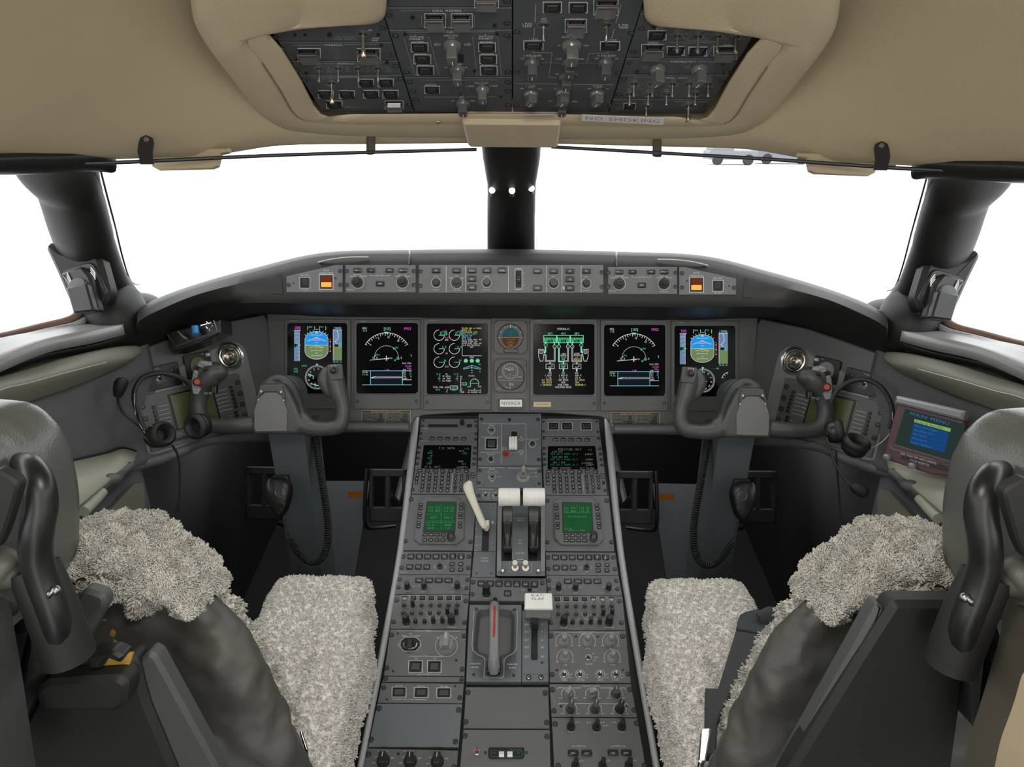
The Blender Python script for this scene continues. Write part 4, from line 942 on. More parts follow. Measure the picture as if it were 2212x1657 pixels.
# doorway edges close to the eye
def edge_trim(px, z0, z1, name, mt):
    f = Frame(K(1106, 828, z1), rt0, -fwd); m = MB(); m.prism([f.uv(*p) for p in px], 0, z1 - z0, .006, rnd=.01); me = m.mesh([mt]); me.transform(f.mat()); struct(link(name, me))
edge_trim([(-250, 1215), (14, 1245), (26, 1330), (45, 1440), (84, 1700), (-250, 1700)], .50, .60, 'trim_24', 'shell')
edge_trim([(2216, 985), (2196, 1070), (2172, 1190), (2166, 1290), (2164, 1360), (2130, 1480), (2095, 1590), (2075, 1700), (2500, 1700), (2500, 985)], .50, .60, 'trim_25', 'doorgrey')
edge_trim([(2212, 1440), (2190, 1520), (2160, 1600), (2140, 1700), (2500, 1700), (2500, 1440)], .46, .50, 'trim_26', 'beige')
# ------------------------------------------------------------------ overhead panel units
OF = Frame(OV.w(0, 0, -.004), vx, OV.n)
CO, CP = (560, 0, 3.95), (1090, 0, 3.881)
LA = lambda y: (576 + (y - 52) * .625)              # left outer edge (photo px)
LB = lambda y: 818 + (y) * .318                      # first divider
LC = lambda y: 1107.0                                # middle divider
LD = lambda y: 1391.5 - y * .317
LE = lambda y: 1640 - (y - 60) * .625
def OU(name, lab, y0, y1, a, b, crop, mt='overhead', cut=None):
    ox, oy, sc = crop; g = .9; y0 += g; y1 -= g; P = [(a(y0) + 1.4, y0), (b(y0) - 1.4, y0), (b(y1) - 1.4, y1), (a(y1) + 1.4, y1)]
    return Mod(name, lab, 'control panel', OF, crop, [((x - ox) * sc, (y - oy) * sc) for x, y in P], mt, .014, .0006, 'overhead control panels')
def osc(M_, pts, r=22): M_.screws(pts, r)
def swg(M_, x, y, r=36, L=.024, tip='bat', cm='metal', tilt=-10): M_.toggle(x, y, r * .95, L * .72, tilt, tip, cm); M_.d.arc(x, y, r, 0, 360, 3, 'inkfaint', ry=r * .55)
def pk(M_, x, y, r, h, cm='knobdark', rz=180, kind='tall'): M_.knob(x, y, r, kind, h * .68, cm=cm, rz=rz)
M_ = OU('oxygen_panel', 'overhead panel strip with one big brass-tipped switch, front left corner row', 20, 90, LA, LB, CO)
osc(M_, [(140, 315), (1055, 238)], 26); M_.hole(303, 298, 14); M_.hole(390, 296, 14); M_.hole(600, 296, 22); M_.hole(1015, 296, 16); swg(M_, 885, 290, 54, .040, 'big', 'metal'); M_.t(735, 314, 'FOR AVIATION', 14, 160, 'inkfaint'); M_.t(738, 332, 'USE ONLY', 14, 190, 'inkfaint'); M_.t(945, 256, 'ON', 16, 32); M_.t(990, 326, 'ARM|RESET', 14, 58); M_.done()
M_ = OU('hydraulic_valve_panel', 'overhead panel strip with two covered hydraulic buttons', 91, 131, LA, LB, CO)
osc(M_, [(205, 415), (1142, 468)], 26); M_.l([(285, 384), (560, 384)], 3, 'inkfaint'); M_.t(635, 382, 'HYDRAULIC', 17, 150); M_.l([(720, 380), (1000, 377)], 3, 'inkfaint')
for x in (425, 935): M_.t(x - 20, 412, 'SYS SOV', 11, 100, 'inkfaint'); M_.guard(x, 468, 160, 92)
M_.hole(320, 505, 14); M_.hole(1042, 388, 14); M_.done()
M_ = OU('hydraulic_pump_panel', 'overhead panel strip with four hydraulic toggle switches', 132, 161, LA, LB, CO)
osc(M_, [(325, 600), (1165, 562)], 26); M_.l([(375, 543), (650, 541)], 3, 'inkfaint'); M_.t(738, 541, 'HYDRAULIC', 15, 140); M_.l([(815, 540), (1050, 538)], 3, 'inkfaint')
for x in (508, 672, 845, 1012): swg(M_, x, 585, 42, .026, 'bat', 'metal'); M_.t(x + 78, 572, 'ON', 11, 26, 'inkfaint'); M_.t(x + 84, 590, 'OFF', 11, 32, 'inkfaint'); M_.t(x + 88, 608, 'AUTO', 11, 48, 'inkfaint')
M_.hole(400, 625, 16); M_.hole(1090, 534, 16); M_.done()
M_ = OU('electrical_panel', 'overhead electrical panel with seven square buttons and one tall switch', 162, 244, LA, LB, CO)
osc(M_, [(385, 684), (1205, 672), (1280, 895)], 26); M_.l([(440, 655), (680, 655)], 3, 'inkfaint'); M_.t(765, 655, 'ELECTRICAL', 15, 150); M_.l([(860, 652), (1110, 650)], 3, 'inkfaint'); M_.t(600, 670, 'BATT MASTER', 11, 140, 'inkfaint')
for x, y, t in ((912, 708, 'EXT DC'), (1080, 706, 'EXT AC'), (568, 806, 'GEN 1'), (748, 806, 'GEN 2'), (955, 804, 'APU GEN'), (1120, 803, 'GEN 4')): M_.btn(x, y, 112, 58, None, 'ann'); M_.t(x - 10, y - 40, t, 10, 50, 'inkfaint')
M_.btn(640, 892, 116, 56, None, 'ann'); M_.t(590, 862, 'RAM AIR', 10, 60, 'inkfaint'); M_.guard(1150, 895, 130, 60); M_.plate(box_px(1095, 884, 1205, 918), 'lit_cap', 'white', .0088, .0094, .0002); M_.t(1140, 858, 'EXT TANK', 10, 80, 'inkfaint'); M_.l([(700, 918), (860, 916)], 2, 'inkfaint'); M_.t(760, 908, 'BUS', 10, 40, 'inkfaint')
swg(M_, 617, 712, 44, .040, 'big', 'metal'); M_.done()
M_ = OU('fire_panel', 'overhead strip above the aural warning buttons', -60, 15.5, LB, LC, CO); osc(M_, [(1078, 8), (2112, 2)], 30); M_.guard(1940, 12, 170, 90); M_.done()
M_ = OU('aural_warning_panel', 'overhead aural warning panel with two covered buttons', 16.5, 63.5, LB, LC, CO)
osc(M_, [(1110, 130), (2112, 200)], 28); M_.l([(1200, 92), (1460, 90)], 3, 'inkfaint'); M_.t(1600, 90, 'AURAL WARNING', 20, 250); M_.l([(1740, 90), (2000, 88)], 3, 'inkfaint'); M_.t(1492, 116, 'IAC 1', 13, 64); M_.t(1716, 116, 'IAC 2', 13, 66)
for x in (1500, 1728): M_.guard(x, 176, 150, 100)
M_.l([(1385, 130), (1385, 210), (1400, 228)], 3, 'inkfaint'); M_.l([(1835, 130), (1835, 215), (1820, 228)], 3, 'inkfaint'); M_.t(1620, 236, 'FWD', 12, 34); M_.hole(1308, 150, 20); M_.hole(2010, 218, 20); M_.done()
M_ = OU('fuel_panel', 'overhead fuel panel with two grey selector knobs between six square buttons', 64.5, 166, LB, LC, CO)
osc(M_, [(1162, 305), (2112, 302), (1256, 618), (2120, 615)], 30); M_.l([(1250, 272), (1590, 272)], 3, 'inkfaint'); M_.t(1632, 273, 'FUEL', 18, 58); M_.l([(1675, 272), (2010, 270)], 3, 'inkfaint'); M_.t(1636, 303, 'WING XFER', 14, 124); M_.t(1640, 325, 'AUTO', 12, 54); M_.t(1345, 314, 'WING FEED|INHIBIT', 14, 124); M_.t(1934, 310, 'WING FEED|INHIBIT', 14, 124); M_.t(1332, 297, 'L', 13); M_.t(1930, 295, 'R', 13)
for i, (x, y, x2, t) in enumerate(((1368, 403, 1944, 'AUX PUMP'), (1392, 505, 1954, 'PRI PUMPS'), (1418, 600, 1958, 'BOOST'))):
    M_.btn(x, y, 124, 66, None, 'ann'); M_.btn(x2, y, 124, 66, None, 'ann'); M_.t(x - 16, y - 46, t, 12, 104, 'ink'); M_.t(x2 - 8, y - 46, t, 12, 104, 'ink')
M_.l([(1232, 318), (1330, 642), (1340, 642)], 3, 'inkfaint'); M_.l([(1430, 318), (1450, 316), (1535, 642)], 3, 'inkfaint'); M_.l([(1840, 316), (1820, 318), (1858, 640)], 3, 'inkfaint'); M_.l([(2010, 314), (2034, 314), (2068, 640)], 3, 'inkfaint')
M_.recess(box_px(1690, 462, 1745, 530)); pk(M_, 1648, 385, 78, .034, 'knobolive'); pk(M_, 1692, 592, 66, .030, 'knobolive'); M_.t(1678, 548, 'AFT XFER', 13, 100); M_.t(1682, 562, 'AUTO', 10, 44)
for s_, x in ((-1, 1520), (1, 1775)): M_.l([(x - 28 * s_, 374), (x + 10 * s_, 374), (x + 10 * s_, 366), (x + 30 * s_, 378), (x + 10 * s_, 390), (x + 10 * s_, 384), (x - 28 * s_, 384)], 3)
M_.t(1596, 576, 'OFF', 11, 30); M_.t(1764, 576, 'ON', 11, 26); M_.hole(1245, 292, 16); M_.hole(2028, 288, 16); M_.hole(1838, 604, 16); M_.done()
M_ = OU('engine_start_panel', 'overhead engine start and APU panel with two pointer knobs', 167, 243.5, LB, LC, CO)
osc(M_, [(1285, 700), (2120, 700), (1312, 780), (2120, 776), (1335, 850), (2125, 895)], 28); M_.l([(1375, 682), (2035, 680)], 3, 'inkfaint'); M_.t(1463, 722, 'IGNITION', 12, 90); M_.btn(1475, 765, 110, 54, None, 'ann'); M_.t(1898, 708, 'ENG START', 12, 114); M_.t(1900, 722, 'AUTO', 10, 46); M_.t(1800, 734, 'L MAN', 12, 64); M_.t(2000, 732, 'R MAN', 12, 64)
M_.l([(1415, 828), (1690, 828)], 3, 'inkfaint'); M_.t(1726, 828, 'APU', 15, 44); M_.l([(1765, 827), (2025, 825)], 3, 'inkfaint'); M_.t(1730, 848, 'RUN', 12, 38); M_.t(1650, 860, 'OFF', 11, 26); M_.t(1820, 860, 'START', 11, 48); pk(M_, 1906, 765, 62, .028, 'knobolive'); pk(M_, 1738, 885, 66, .026, 'knobdark'); M_.hole(1718, 800, 12); M_.hole(2060, 825, 14); M_.done()
M_ = OU('air_conditioning_panel', 'large overhead bleed air and pack control panel full of tapered selector knobs', -60, 243, LC, LD, CP)
osc(M_, [(22, 195), (22, 300), (102, 265), (28, 608), (102, 604), (30, 690), (1060, 275), (950, 610), (880, 884), (30, 762), (100, 882), (24, 15)], 28)
for x, y in ((400, 60), (617, 62)): M_.btn(x, y, 132, 76, None, 'ann')
M_.guard(850, 60, 170, 110); M_.guard(598, 215, 150, 92); M_.t(600, 158, 'AUX PRESS', 16, 118)
for x in (328, 854): swg(M_, x, 208, 54, .030, 'bat', 'metal'); M_.t(x + 2, 158, 'HOT', 14, 44)
M_.t(188, 198, 'L MAN|TEMP', 17, 80); M_.t(996, 208, 'R MAN|TEMP', 17, 80); M_.l([(262, 35), (254, 185)], 6, 'inkfaint'); M_.l([(250, 230), (245, 318)], 6, 'inkfaint'); M_.l([(978, 40), (932, 192)], 6, 'inkfaint'); M_.l([(922, 238), (898, 322)], 6, 'inkfaint')
M_.t(572, 310, 'PACK CONTROL', 18, 180); M_.t(572, 326, 'NORM', 12, 54); M_.t(244, 328, 'L PACK', 14, 76); M_.btn(242, 378, 140, 62, None, 'ann'); M_.t(902, 334, 'R PACK', 14, 76); M_.btn(884, 383, 140, 62, None, 'ann')
M_.l([(238, 416), (238, 440), (397, 442), (370, 648), (440, 650)], 4, 'inkfaint'); M_.l([(870, 424), (866, 444), (708, 446), (688, 528)], 4, 'inkfaint'); M_.l([(305, 524), (470, 527)], 2.5, 'inkfaint'); M_.l([(605, 530), (775, 528)], 2.5, 'inkfaint'); M_.l([(95, 700), (450, 705)], 4, 'inkfaint'); M_.l([(570, 706), (918, 708)], 4, 'inkfaint')
pk(M_, 563, 380, 88, .036, 'knobolive'); M_.t(455, 380, 'LO', 12, 26); M_.t(684, 381, 'HIGH', 12, 44)
for x, t in ((236, 'L ENG BLEED'), (858, 'R ENG BLEED')): M_.t(x, 465, t, 14, 150); M_.t(x + 2, 479, 'AUTO', 11, 50); M_.t(x - 86, 490, 'OFF', 11, 32); M_.t(x + 80, 492, 'ON', 11, 26)
pk(M_, 232, 530, 72, .030, 'knobdark'); pk(M_, 845, 530, 72, .030, 'knobdark'); pk(M_, 540, 530, 68, .026, 'knobdark'); M_.t(455, 493, 'CLSD', 12, 46); M_.t(638, 494, 'OPEN', 12, 50)
pk(M_, 515, 645, 66, .026, 'knobdark'); M_.t(440, 620, 'OFF', 11, 28); M_.t(600, 620, 'ON', 11, 20)
for x, t in ((220, 'L COWL'), (785, 'R COWL')): M_.t(x, 720, t, 14, 80); M_.t(x, 734, 'AUTO', 10, 46); M_.t(x - 76, 742, 'OFF', 11, 28); M_.t(x + 76, 745, 'ON', 11, 24)
pk(M_, 222, 790, 66, .024, 'knobolive', 160); pk(M_, 775, 790, 66, .024, 'knobolive', 160); pk(M_, 488, 780, 66, .026, 'knobolive', 160); pk(M_, 480, 885, 60, .022, 'knobdark'); M_.t(380, 848, 'OFF', 11, 30); M_.t(588, 850, 'HIGH', 11, 40); M_.t(425, 744, 'OFF', 10, 28); M_.done()
M_ = OU('cabin_pressure_panel', 'overhead panel with four toggles in a row above covered buttons', 30, 125.5, LD, LE, CP)
osc(M_, [(1150, 238), (1075, 435), (2068, 266)], 26); M_.hole(1252, 222, 20); M_.btn(1278, 295, 130, 66, None, 'ann'); M_.t(1300, 236, 'AUTO|MAN', 13, 56); M_.guard(1238, 425, 150, 90); M_.t(1245, 355, 'EMERG|DEPRESS', 13, 90); M_.btn(1435, 425, 124, 64, None, 'ann'); M_.btn(1620, 430, 130, 64, None, 'ann'); M_.guard(1850, 440, 160, 90); M_.t(1870, 378, 'DITCHING', 12, 70)
for x, y, t in ((1448, 300, 'MAN ALT'), (1622, 304, 'LDG ELEV'), (1787, 304, ''), (1940, 306, 'RATE')): swg(M_, x, y, 50, .030, 'bat', 'metal'); t and M_.t(x + 20, y - 44, t, 12, 80, 'inkfaint'); M_.t(x + 78, y - 20, 'UP', 11, 24, 'inkfaint'); M_.t(x + 66, y + 22, 'DN', 11, 24, 'inkfaint')
M_.l([(1582, 232), (1530, 340), (1765, 345), (1690, 480)], 3, 'inkfaint'); M_.l([(1385, 356), (1480, 356)], 3, 'inkfaint'); M_.l([(1640, 356), (1740, 360)], 3, 'inkfaint'); M_.t(1560, 357, 'OUTFLOW VALVE', 12, 130, 'inkfaint'); M_.done()
M_ = OU('windshield_heat_panel', 'overhead windshield heat strip with two grey pointer knobs', 126.5, 160.5, LD, LE, CP)
osc(M_, [(1048, 530), (1862, 605)], 26); M_.l([(1150, 510), (1375, 512)], 3, 'inkfaint'); M_.t(1496, 515, 'WINDSHIELD HEAT', 15, 215); M_.l([(1620, 516), (1835, 517)], 3, 'inkfaint'); pk(M_, 1282, 580, 70, .034, 'knobolive', 165); pk(M_, 1630, 580, 70, .034, 'knobolive', 165)
for x in (1180, 1535): M_.t(x, 556, 'OFF|RESET', 11, 48, 'inkfaint')
M_.t(1300, 540, 'ON', 12, 28); M_.t(1655, 545, 'ON', 12, 28); M_.hole(1108, 604, 18); M_.hole(1828, 530, 18); M_.done()
M_ = OU('external_lights_panel', 'overhead external lights panel with nine small toggle switches', 161.5, 213.5, LD, LE, CP)
osc(M_, [(1002, 662), (955, 792), (1820, 682)], 26); M_.l([(1090, 645), (1230, 647)], 3, 'inkfaint'); M_.t(1420, 652, 'EXTERNAL LIGHTS', 15, 220); M_.l([(1545, 653), (1740, 656)], 3, 'inkfaint')
for x, t in ((1085, 'NAV'), (1240, 'BCN'), (1408, 'STROBE'), (1548, 'WING'), (1708, 'LOGO')): swg(M_, x, 705, 44, .026, 'bat', 'metal'); M_.t(x + 14, 670, t, 11, 40, 'inkfaint'); M_.t(x + 66, 704, 'OFF', 10, 28, 'inkfaint'); M_.t(x + 44, 726, 'ON', 10, 22, 'inkfaint')
for x, t in ((1048, 'L WG'), (1205, 'NOSE'), (1358, 'R WG'), (1600, 'RECOG')): swg(M_, x, 790, 44, .024, 'bat', 'metal'); M_.t(x + 10, 760, t, 11, 44, 'inkfaint'); M_.t(x + 66, 792, 'OFF', 10, 28, 'inkfaint')
M_.t(1235, 748, 'LANDING', 11, 80, 'inkfaint'); M_.l([(1025, 744), (1160, 746)], 2.5, 'inkfaint'); M_.l([(1300, 747), (1425, 748)], 2.5, 'inkfaint'); M_.done()
M_ = OU('passenger_signs_panel', 'overhead bottom right strip with two toggles hanging over the no smoking sticker', 214.5, 247, LD, LE, CP)
swg(M_, 1188, 888, 40, .022, 'bat', 'metal'); swg(M_, 1542, 890, 52, .034, 'big', 'metal'); M_.l([(1420, 850), (1490, 852)], 3, 'inkfaint'); M_.t(1560, 852, 'PASS SIGNS', 11, 140, 'inkfaint'); M_.l([(1640, 853), (1715, 854)], 3, 'inkfaint'); M_.btn(1048, 888, 86, 40, None, 'ann'); M_.t(1225, 868, 'ON', 10, 22, 'inkfaint'); M_.t(1232, 892, 'OFF', 10, 28, 'inkfaint'); M_.t(1602, 908, 'OFF', 10, 30, 'inkfaint'); M_.t(980, 910, 'EMER LIGHTS', 9, 90, 'inkfaint'); osc(M_, [(915, 884), (1690, 882)], 22); M_.done()
# stickers on the surround
SF = OV.off(.0125)
f_ = Frame(OV.w(0, 0, .0138), vx, OV.n); mat('fadedred', (.30, .17, .16), .6); mat('stickerwhite', (.55, .54, .52), .5)
M_ = Mod('no_smoking_sticker', 'white NO SMOKING sticker on the beige overhead surround', 'sticker', f_, CP, [(648, 962), (1340, 992), (1332, 1048), (645, 1014)], 'stickerwhite', .0006, .0002, face='sticker_backing', rnd=.002); M_.d.text(990, 1003, 'NO SMOKING', 30, 620, 'fadedred', ang=2.6); M_.done()
M_ = Mod('dymo_label', 'thin clear label strip beside the centre cover of the overhead surround', 'sticker', Frame(OV.w(0, 0, .0165), vx, OV.n), CP, [(162, 965), (415, 962), (418, 985), (165, 990)], 'ledge', .0005, .0001, face='sticker_backing'); M_.d.text(290, 976, 'STANDBY COMPASS', 10, 230, 'inkfaint'); M_.done()
# ------------------------------------------------------------------ six display units
PX1 = (0, 0, 1)
DU = {}
def display(x0, x1, y0, y1, who, sx0, sx1, sy0, sy1):
    f = FM.off(.003)
    m_ = Mod('display_unit', who, 'display', f, PX1, box_px(x0, y0, x1, y1), 'main', .02, .0015, 'six main displays', face='bezel')
    m_.d.line([(x0 + 4, y1 - 32), (x1 - 4, y1 - 32)], 1.2, 'black'); m_.d.line([(x0 + 14, y0 + 4), (x0 + 27, y0 + 4)], 1.2, 'inkfaint')
    s = MB(); s.prism([m_.P(*p) for p in box_px(sx0, sy0, sx1, sy1)], 0, .0008, .0004, rnd=.007); link('screen', s.mesh(['screen']), m_.e)
    m_.screws([(x0 + 8, y1 - 17), (x1 - 8, y1 - 17)], 3.6)
    s = MB(); s.lathe([(.0018, 0), (.0012, .0012), (0, .0015)], 10); m_.put('sensor', s.mesh(['steel']), x1 - 7, y1 - 35)
    g = Draw(m_.P, .0010); m_.g = g; m_.done(); return m_
def pfd(M, ox, who):
    g = M.g; W, Gn, C, Mg = 'e_white', 'e_green', 'e_cyan', 'e_mag'; X = lambda v: v + ox
    g.mono(X(637), 708, '200', 6, 4.2, Mg); g.rect(X(635.5), 714, X(647), 780, 'e_tape'); g.line([(X(647), 714), (X(647), 780)], 1, W)
    for i in range(8): g.line([(X(643), 720 + i * 8), (X(647), 720 + i * 8)], .8, W)
    for i, t in enumerate(('80', '60', '40')): g.mono(X(637.5), 721 + i * 8.5, t, 3, 2.4, W)
    g.line([(X(635), 714), (X(650), 713)], 1, W); g.rect(X(636), 743, X(644), 750, 'e_deep', .0002); g.mono(X(639), 742, '40', 5, 3, Gn, .0004); g.mono(X(639), 749, '35', 5, 3, Gn, .0004); g.line([(X(645), 746), (X(650), 746)], .8, W)
    g.mono(X(720), 709, '13000', 5, 3.5, C); g.rect(X(720), 713, X(739), 747, 'e_tape'); g.rect(X(720), 747, X(739), 779, 'e_ground'); g.line([(X(720), 712), (X(720), 779)], 1, W); g.line([(X(720), 713), (X(739), 712.5)], 1, W)
    g.line([(X(720), 713), (X(728), 713), (X(731), 722), (X(731), 731), (X(724), 738), (X(728), 742)], 1.2, W, .0002); g.rect(X(723), 744, X(731), 749, 'e_deep', .0003); g.mono(X(732), 743, '20', 5, 3.4, Gn, .0004); g.mono(X(732), 749, '00', 5, 3.4, Gn, .0004)
    g.mono(X(720), 782, '29.92 IN', 3.2, 2.3, C)
    # attitude ball
    cx, cy, r = X(684), 746, 25
    sky = [(cx - r, cy)] + [(cx + r * math.cos(R(a)), cy - 12 - 18 * math.sin(R(a)) ) for a in range(180, -1, -12)] + [(cx + r, cy)]
    gr = [(cx + r, cy)] + [(cx + r * math.cos(R(a)), cy + 12 + 18 * math.sin(R(a))) for a in range(0, 181, 12)] + [(cx - r, cy)]
    g.poly(sky, 'e_sky'); g.poly(gr, 'e_ground'); g.line(gr + [gr[0]], .9, W, .0001); g.line([(cx - r, cy), (cx + r, cy)], .9, W, .0002); g.line(sky, .8, W, .0001)
    for dy, w in ((-22, 7), (-17, 3), (-11, 7), (-6, 3), (6, 3), (11, 7), (17, 3), (22, 7)): g.line([(cx - w, cy + dy), (cx + w, cy + dy)], .7, W, .0003)
    for dy in (-23, 11, 22):
        for s_ in (-1, 1): g.mono(cx + s_ * 10 - 2.4, cy + dy, '20', 3, 2.3, W, .0003)
    g.line([(cx - 20, cy - 9), (cx, cy - 15), (cx + 20, cy - 9)], 2, 'e_mag', .0003); g.line([(cx - 19, cy - 10), (cx, cy - 16), (cx + 19, cy - 10)], .8, W, .0004)
    g.line([(cx - 15, cy + 5), (cx, cy + 1.5), (cx + 15, cy + 5), (cx + 5, cy + 4.5)], 1, 'e_yel', .0003); g.poly([(cx - 3, cy - 26), (cx + 3, cy - 26), (cx, cy - 31)], W, .0003)
    for a in (30, 45, 60, 75, 105, 120, 135, 150): g.line([(cx + 26 * math.cos(R(a)), cy - 12 - 19 * math.sin(R(a))), (cx + 29 * math.cos(R(a)), cy - 12 - 22 * math.sin(R(a)))], .9, W)
    for i in range(6): g.disc(X(713.5), 733 + i * 5.2, 1.3, W if i % 2 else 'e_red'); 
    g.line([(X(713.5), 732), (X(713.5), 760)], .9, 'e_red')
    for x in (665, 680, 690, 704): g.line([(X(x), 705), (X(x), 713)], .9, W)
    g.mono(X(667), 706.5, 'HDG', 3.6, 2.6, Gn); g.mono(X(691), 706.5, 'T/O', 3.6, 2.6, Gn); g.line([(X(682), 711.5), (X(688), 711.5)], 1, Gn)
    # compass rose
    cx, cy, r = X(685), 815, 26
    for a in range(0, 360, 5):
        k = 4 if a % 10 == 0 else 2.5; g.line([(cx + r * math.sin(R(a)), cy - r * math.cos(R(a))), (cx + (r - k) * math.sin(R(a)), cy - (r - k) * math.cos(R(a)))], .7, W)
    for a, t in ((10, '12'), (40, '15'), (70, 'S'), (100, '21'), (130, '24'), (160, 'W'), (190, '30'), (220, '33'), (250, 'N'), (280, '3'), (310, '6'), (340, 'E')): g.text(cx + (r - 7.5) * math.sin(R(a)), cy - (r - 7.5) * math.cos(R(a)), t, 3.6, None, W, ang=a)
    g.poly([(cx - 3, cy - 29), (cx + 3, cy - 29), (cx, cy - 24)], C)
    if ox == 0:
        g.line([(cx - 19, cy - 7), (cx - 7, cy - 2)], 1.6, 'e_mint', .0002); g.line([(cx - 14, cy - 7), (cx - 15, cy - 1)], 1.6, 'e_mint', .0002); g.line([(cx - 12, cy + 14), (cx + 3, cy + 18)], 1.6, 'e_mint', .0002); g.line([(cx - 4, cy + 12), (cx - 5, cy + 17)], 1.4, 'e_mint', .0002)
        g.mono(X(652), 790, 'LOC1', 4.2, 2.9, Gn); g.mono(X(635), 797, 'CRS', 4, 2.9, Gn); g.mono(X(635), 802.5, '042', 4, 2.9, Gn)
    else:
        g.line([(cx - 1, cy - 24), (cx, cy - 8)], 1.4, 'e_mint', .0002); g.line([(cx + 1, cy + 8), (cx + 1, cy + 24)], 1.6, 'e_mint', .0002)
        g.mono(X(703), 789, '--.-NM', 3.6, 2.8, Gn); g.arc(X(742), 813, 16, 100, 170, .9, W)
        for a in (110, 135, 160): g.line([(X(742) + 16 * math.cos(R(a)), 813 - 16 * math.sin(R(a))), (X(742) + 12 * math.cos(R(a)), 813 - 12 * math.sin(R(a)))], .8, W)
    for dx in (-8, 8): g.disc(cx + dx, cy + 2, 1.3, W)
def mfd(M, ox, oy, n):
    g = M.g; W, Gn, C, Mg = 'e_white', 'e_green', 'e_cyan', 'e_mag'; X = lambda v: v + ox; Y = lambda v: v + oy
    g.mono(X(783), Y(709), 'HDG', 4.4, 3.1, W); g.mono(X(783.5), Y(714.5), '113', 4.4, 3.1, C); g.mono(X(829), Y(710), '[113]', 5.6, 3.0, 'e_mint'); g.mono(X(873), Y(710), 'FMS%d' % n, 5.8, 4, Mg)
    cx, cy, r = X(835), Y(773), 54
    g.arc(cx, cy, r, 32, 148, 1.1, W, seg=30)
    for a in range(33, 150, 6): k = 6 if (a - 33) % 12 == 0 else 4; g.line([(cx + r * math.cos(R(a)), cy - r * math.sin(R(a))), (cx + (r - k) * math.cos(R(a)), cy - (r - k) * math.sin(R(a)))], 1, W)
    for a, t in ((141, '6'), (112, '9'), (84, '12'), (55, '15')): g.text(cx + 45 * math.cos(R(a)), cy - 45 * math.sin(R(a)), t, 4.6, None, W, ang=90 - a)
    g.poly([(cx - 5, cy - 56), (cx + 5, cy - 56), (cx, cy - 52)], 'e_mint')
    for a in range(4, 178, 7): g.arc(cx, cy, 26, a, a + 3.5, .9, W, seg=1)
    g.line([(cx - 36, cy + 5), (cx - 4, cy + 2)], 1.1, W); g.line([(cx, cy - 4), (cx, cy + 6)], 1.8, W); g.line([(cx - 5, cy + 2), (cx + 5, cy + 2)], 1.8, W); g.mono(cx + 3, cy + 1, 'DVTN', 3.2, 2.4, W)
    g.mono(X(804), Y(773), '12.5', 4.4, 3, W); g.mono(X(856.5), Y(773), '12.5', 4.4, 3, W)
    for x, y, t in ((809, 767, 'PLL'), (849, 752, 'WRZ'), (851, 777, 'CHP')):
        g.poly([(X(x), Y(y)), (X(x + 4), Y(y)), (X(x + 2), Y(y + 4))], Gn); g.mono(X(x + 4), Y(y - 1), t, 3.4, 2.7, Gn)
    g.line([(X(887), Y(766)), (X(889), Y(768)), (X(888), Y(771))], .8, C)
    g.mono(X(889), Y(785), 'TCAS STBY', 3.4, 2.3, W, al='r'); g.mono(X(889), Y(791), '12+50M', 3.4, 2.4, Mg, al='r'); g.mono(X(889), Y(795.5), 'FULL', 3.4, 2.4, Mg, al='r'); g.mono(X(889), Y(799.5), '1-43', 3.4, 2.4, Mg, al='r')
    g.rect(X(800.5), Y(801), X(869), Y(831.5), 'e_deep', -.0001); g.line([(X(783), Y(801)), (X(889), Y(801))], 1, C); g.line([(X(800.5), Y(801)), (X(800.5), Y(831.5))], 1, C); g.line([(X(869.5), Y(801)), (X(869.5), Y(831.5))], 1, C); g.line([(X(783.5), Y(831.5)), (X(889), Y(831.5))], 1.1, C)
    g.line([(X(869), Y(820.5)), (X(889), Y(820.5))], 1, W); g.mono(X(831), Y(798.5), '1.0N', 3.2, 2.4, Mg)
    g.mono(X(783), Y(804.5), 'FSTBY', 3.4, 2.5, 'e_yel'); g.mono(X(783), Y(809.5), '74.8%', 3.4, 2.5, Gn)
    for i, (t, v, c) in enumerate((('ETE', '', W), ('SAT', '27', Gn), ('TAT', '27', Gn), ('TAS', '0', W), ('GSPD', '1', Mg))):
        g.mono(X(870.5), Y(799 + i * 4.7), t, 3.2, 2.3, W)
        if v: g.mono(X(889), Y(799 + i * 4.7), v, 3.2, 2.4, c, al='r')
    for i in range(19): g.line([(X(812 + i * 3), Y(813.5)), (X(813.6 + i * 3), Y(813.5))], .8, W)
    g.line([(X(802), Y(816.5)), (X(869), Y(816)) ], .9, W); g.line([(X(802), Y(816)), (X(811), Y(813.5))], 1.5, W)
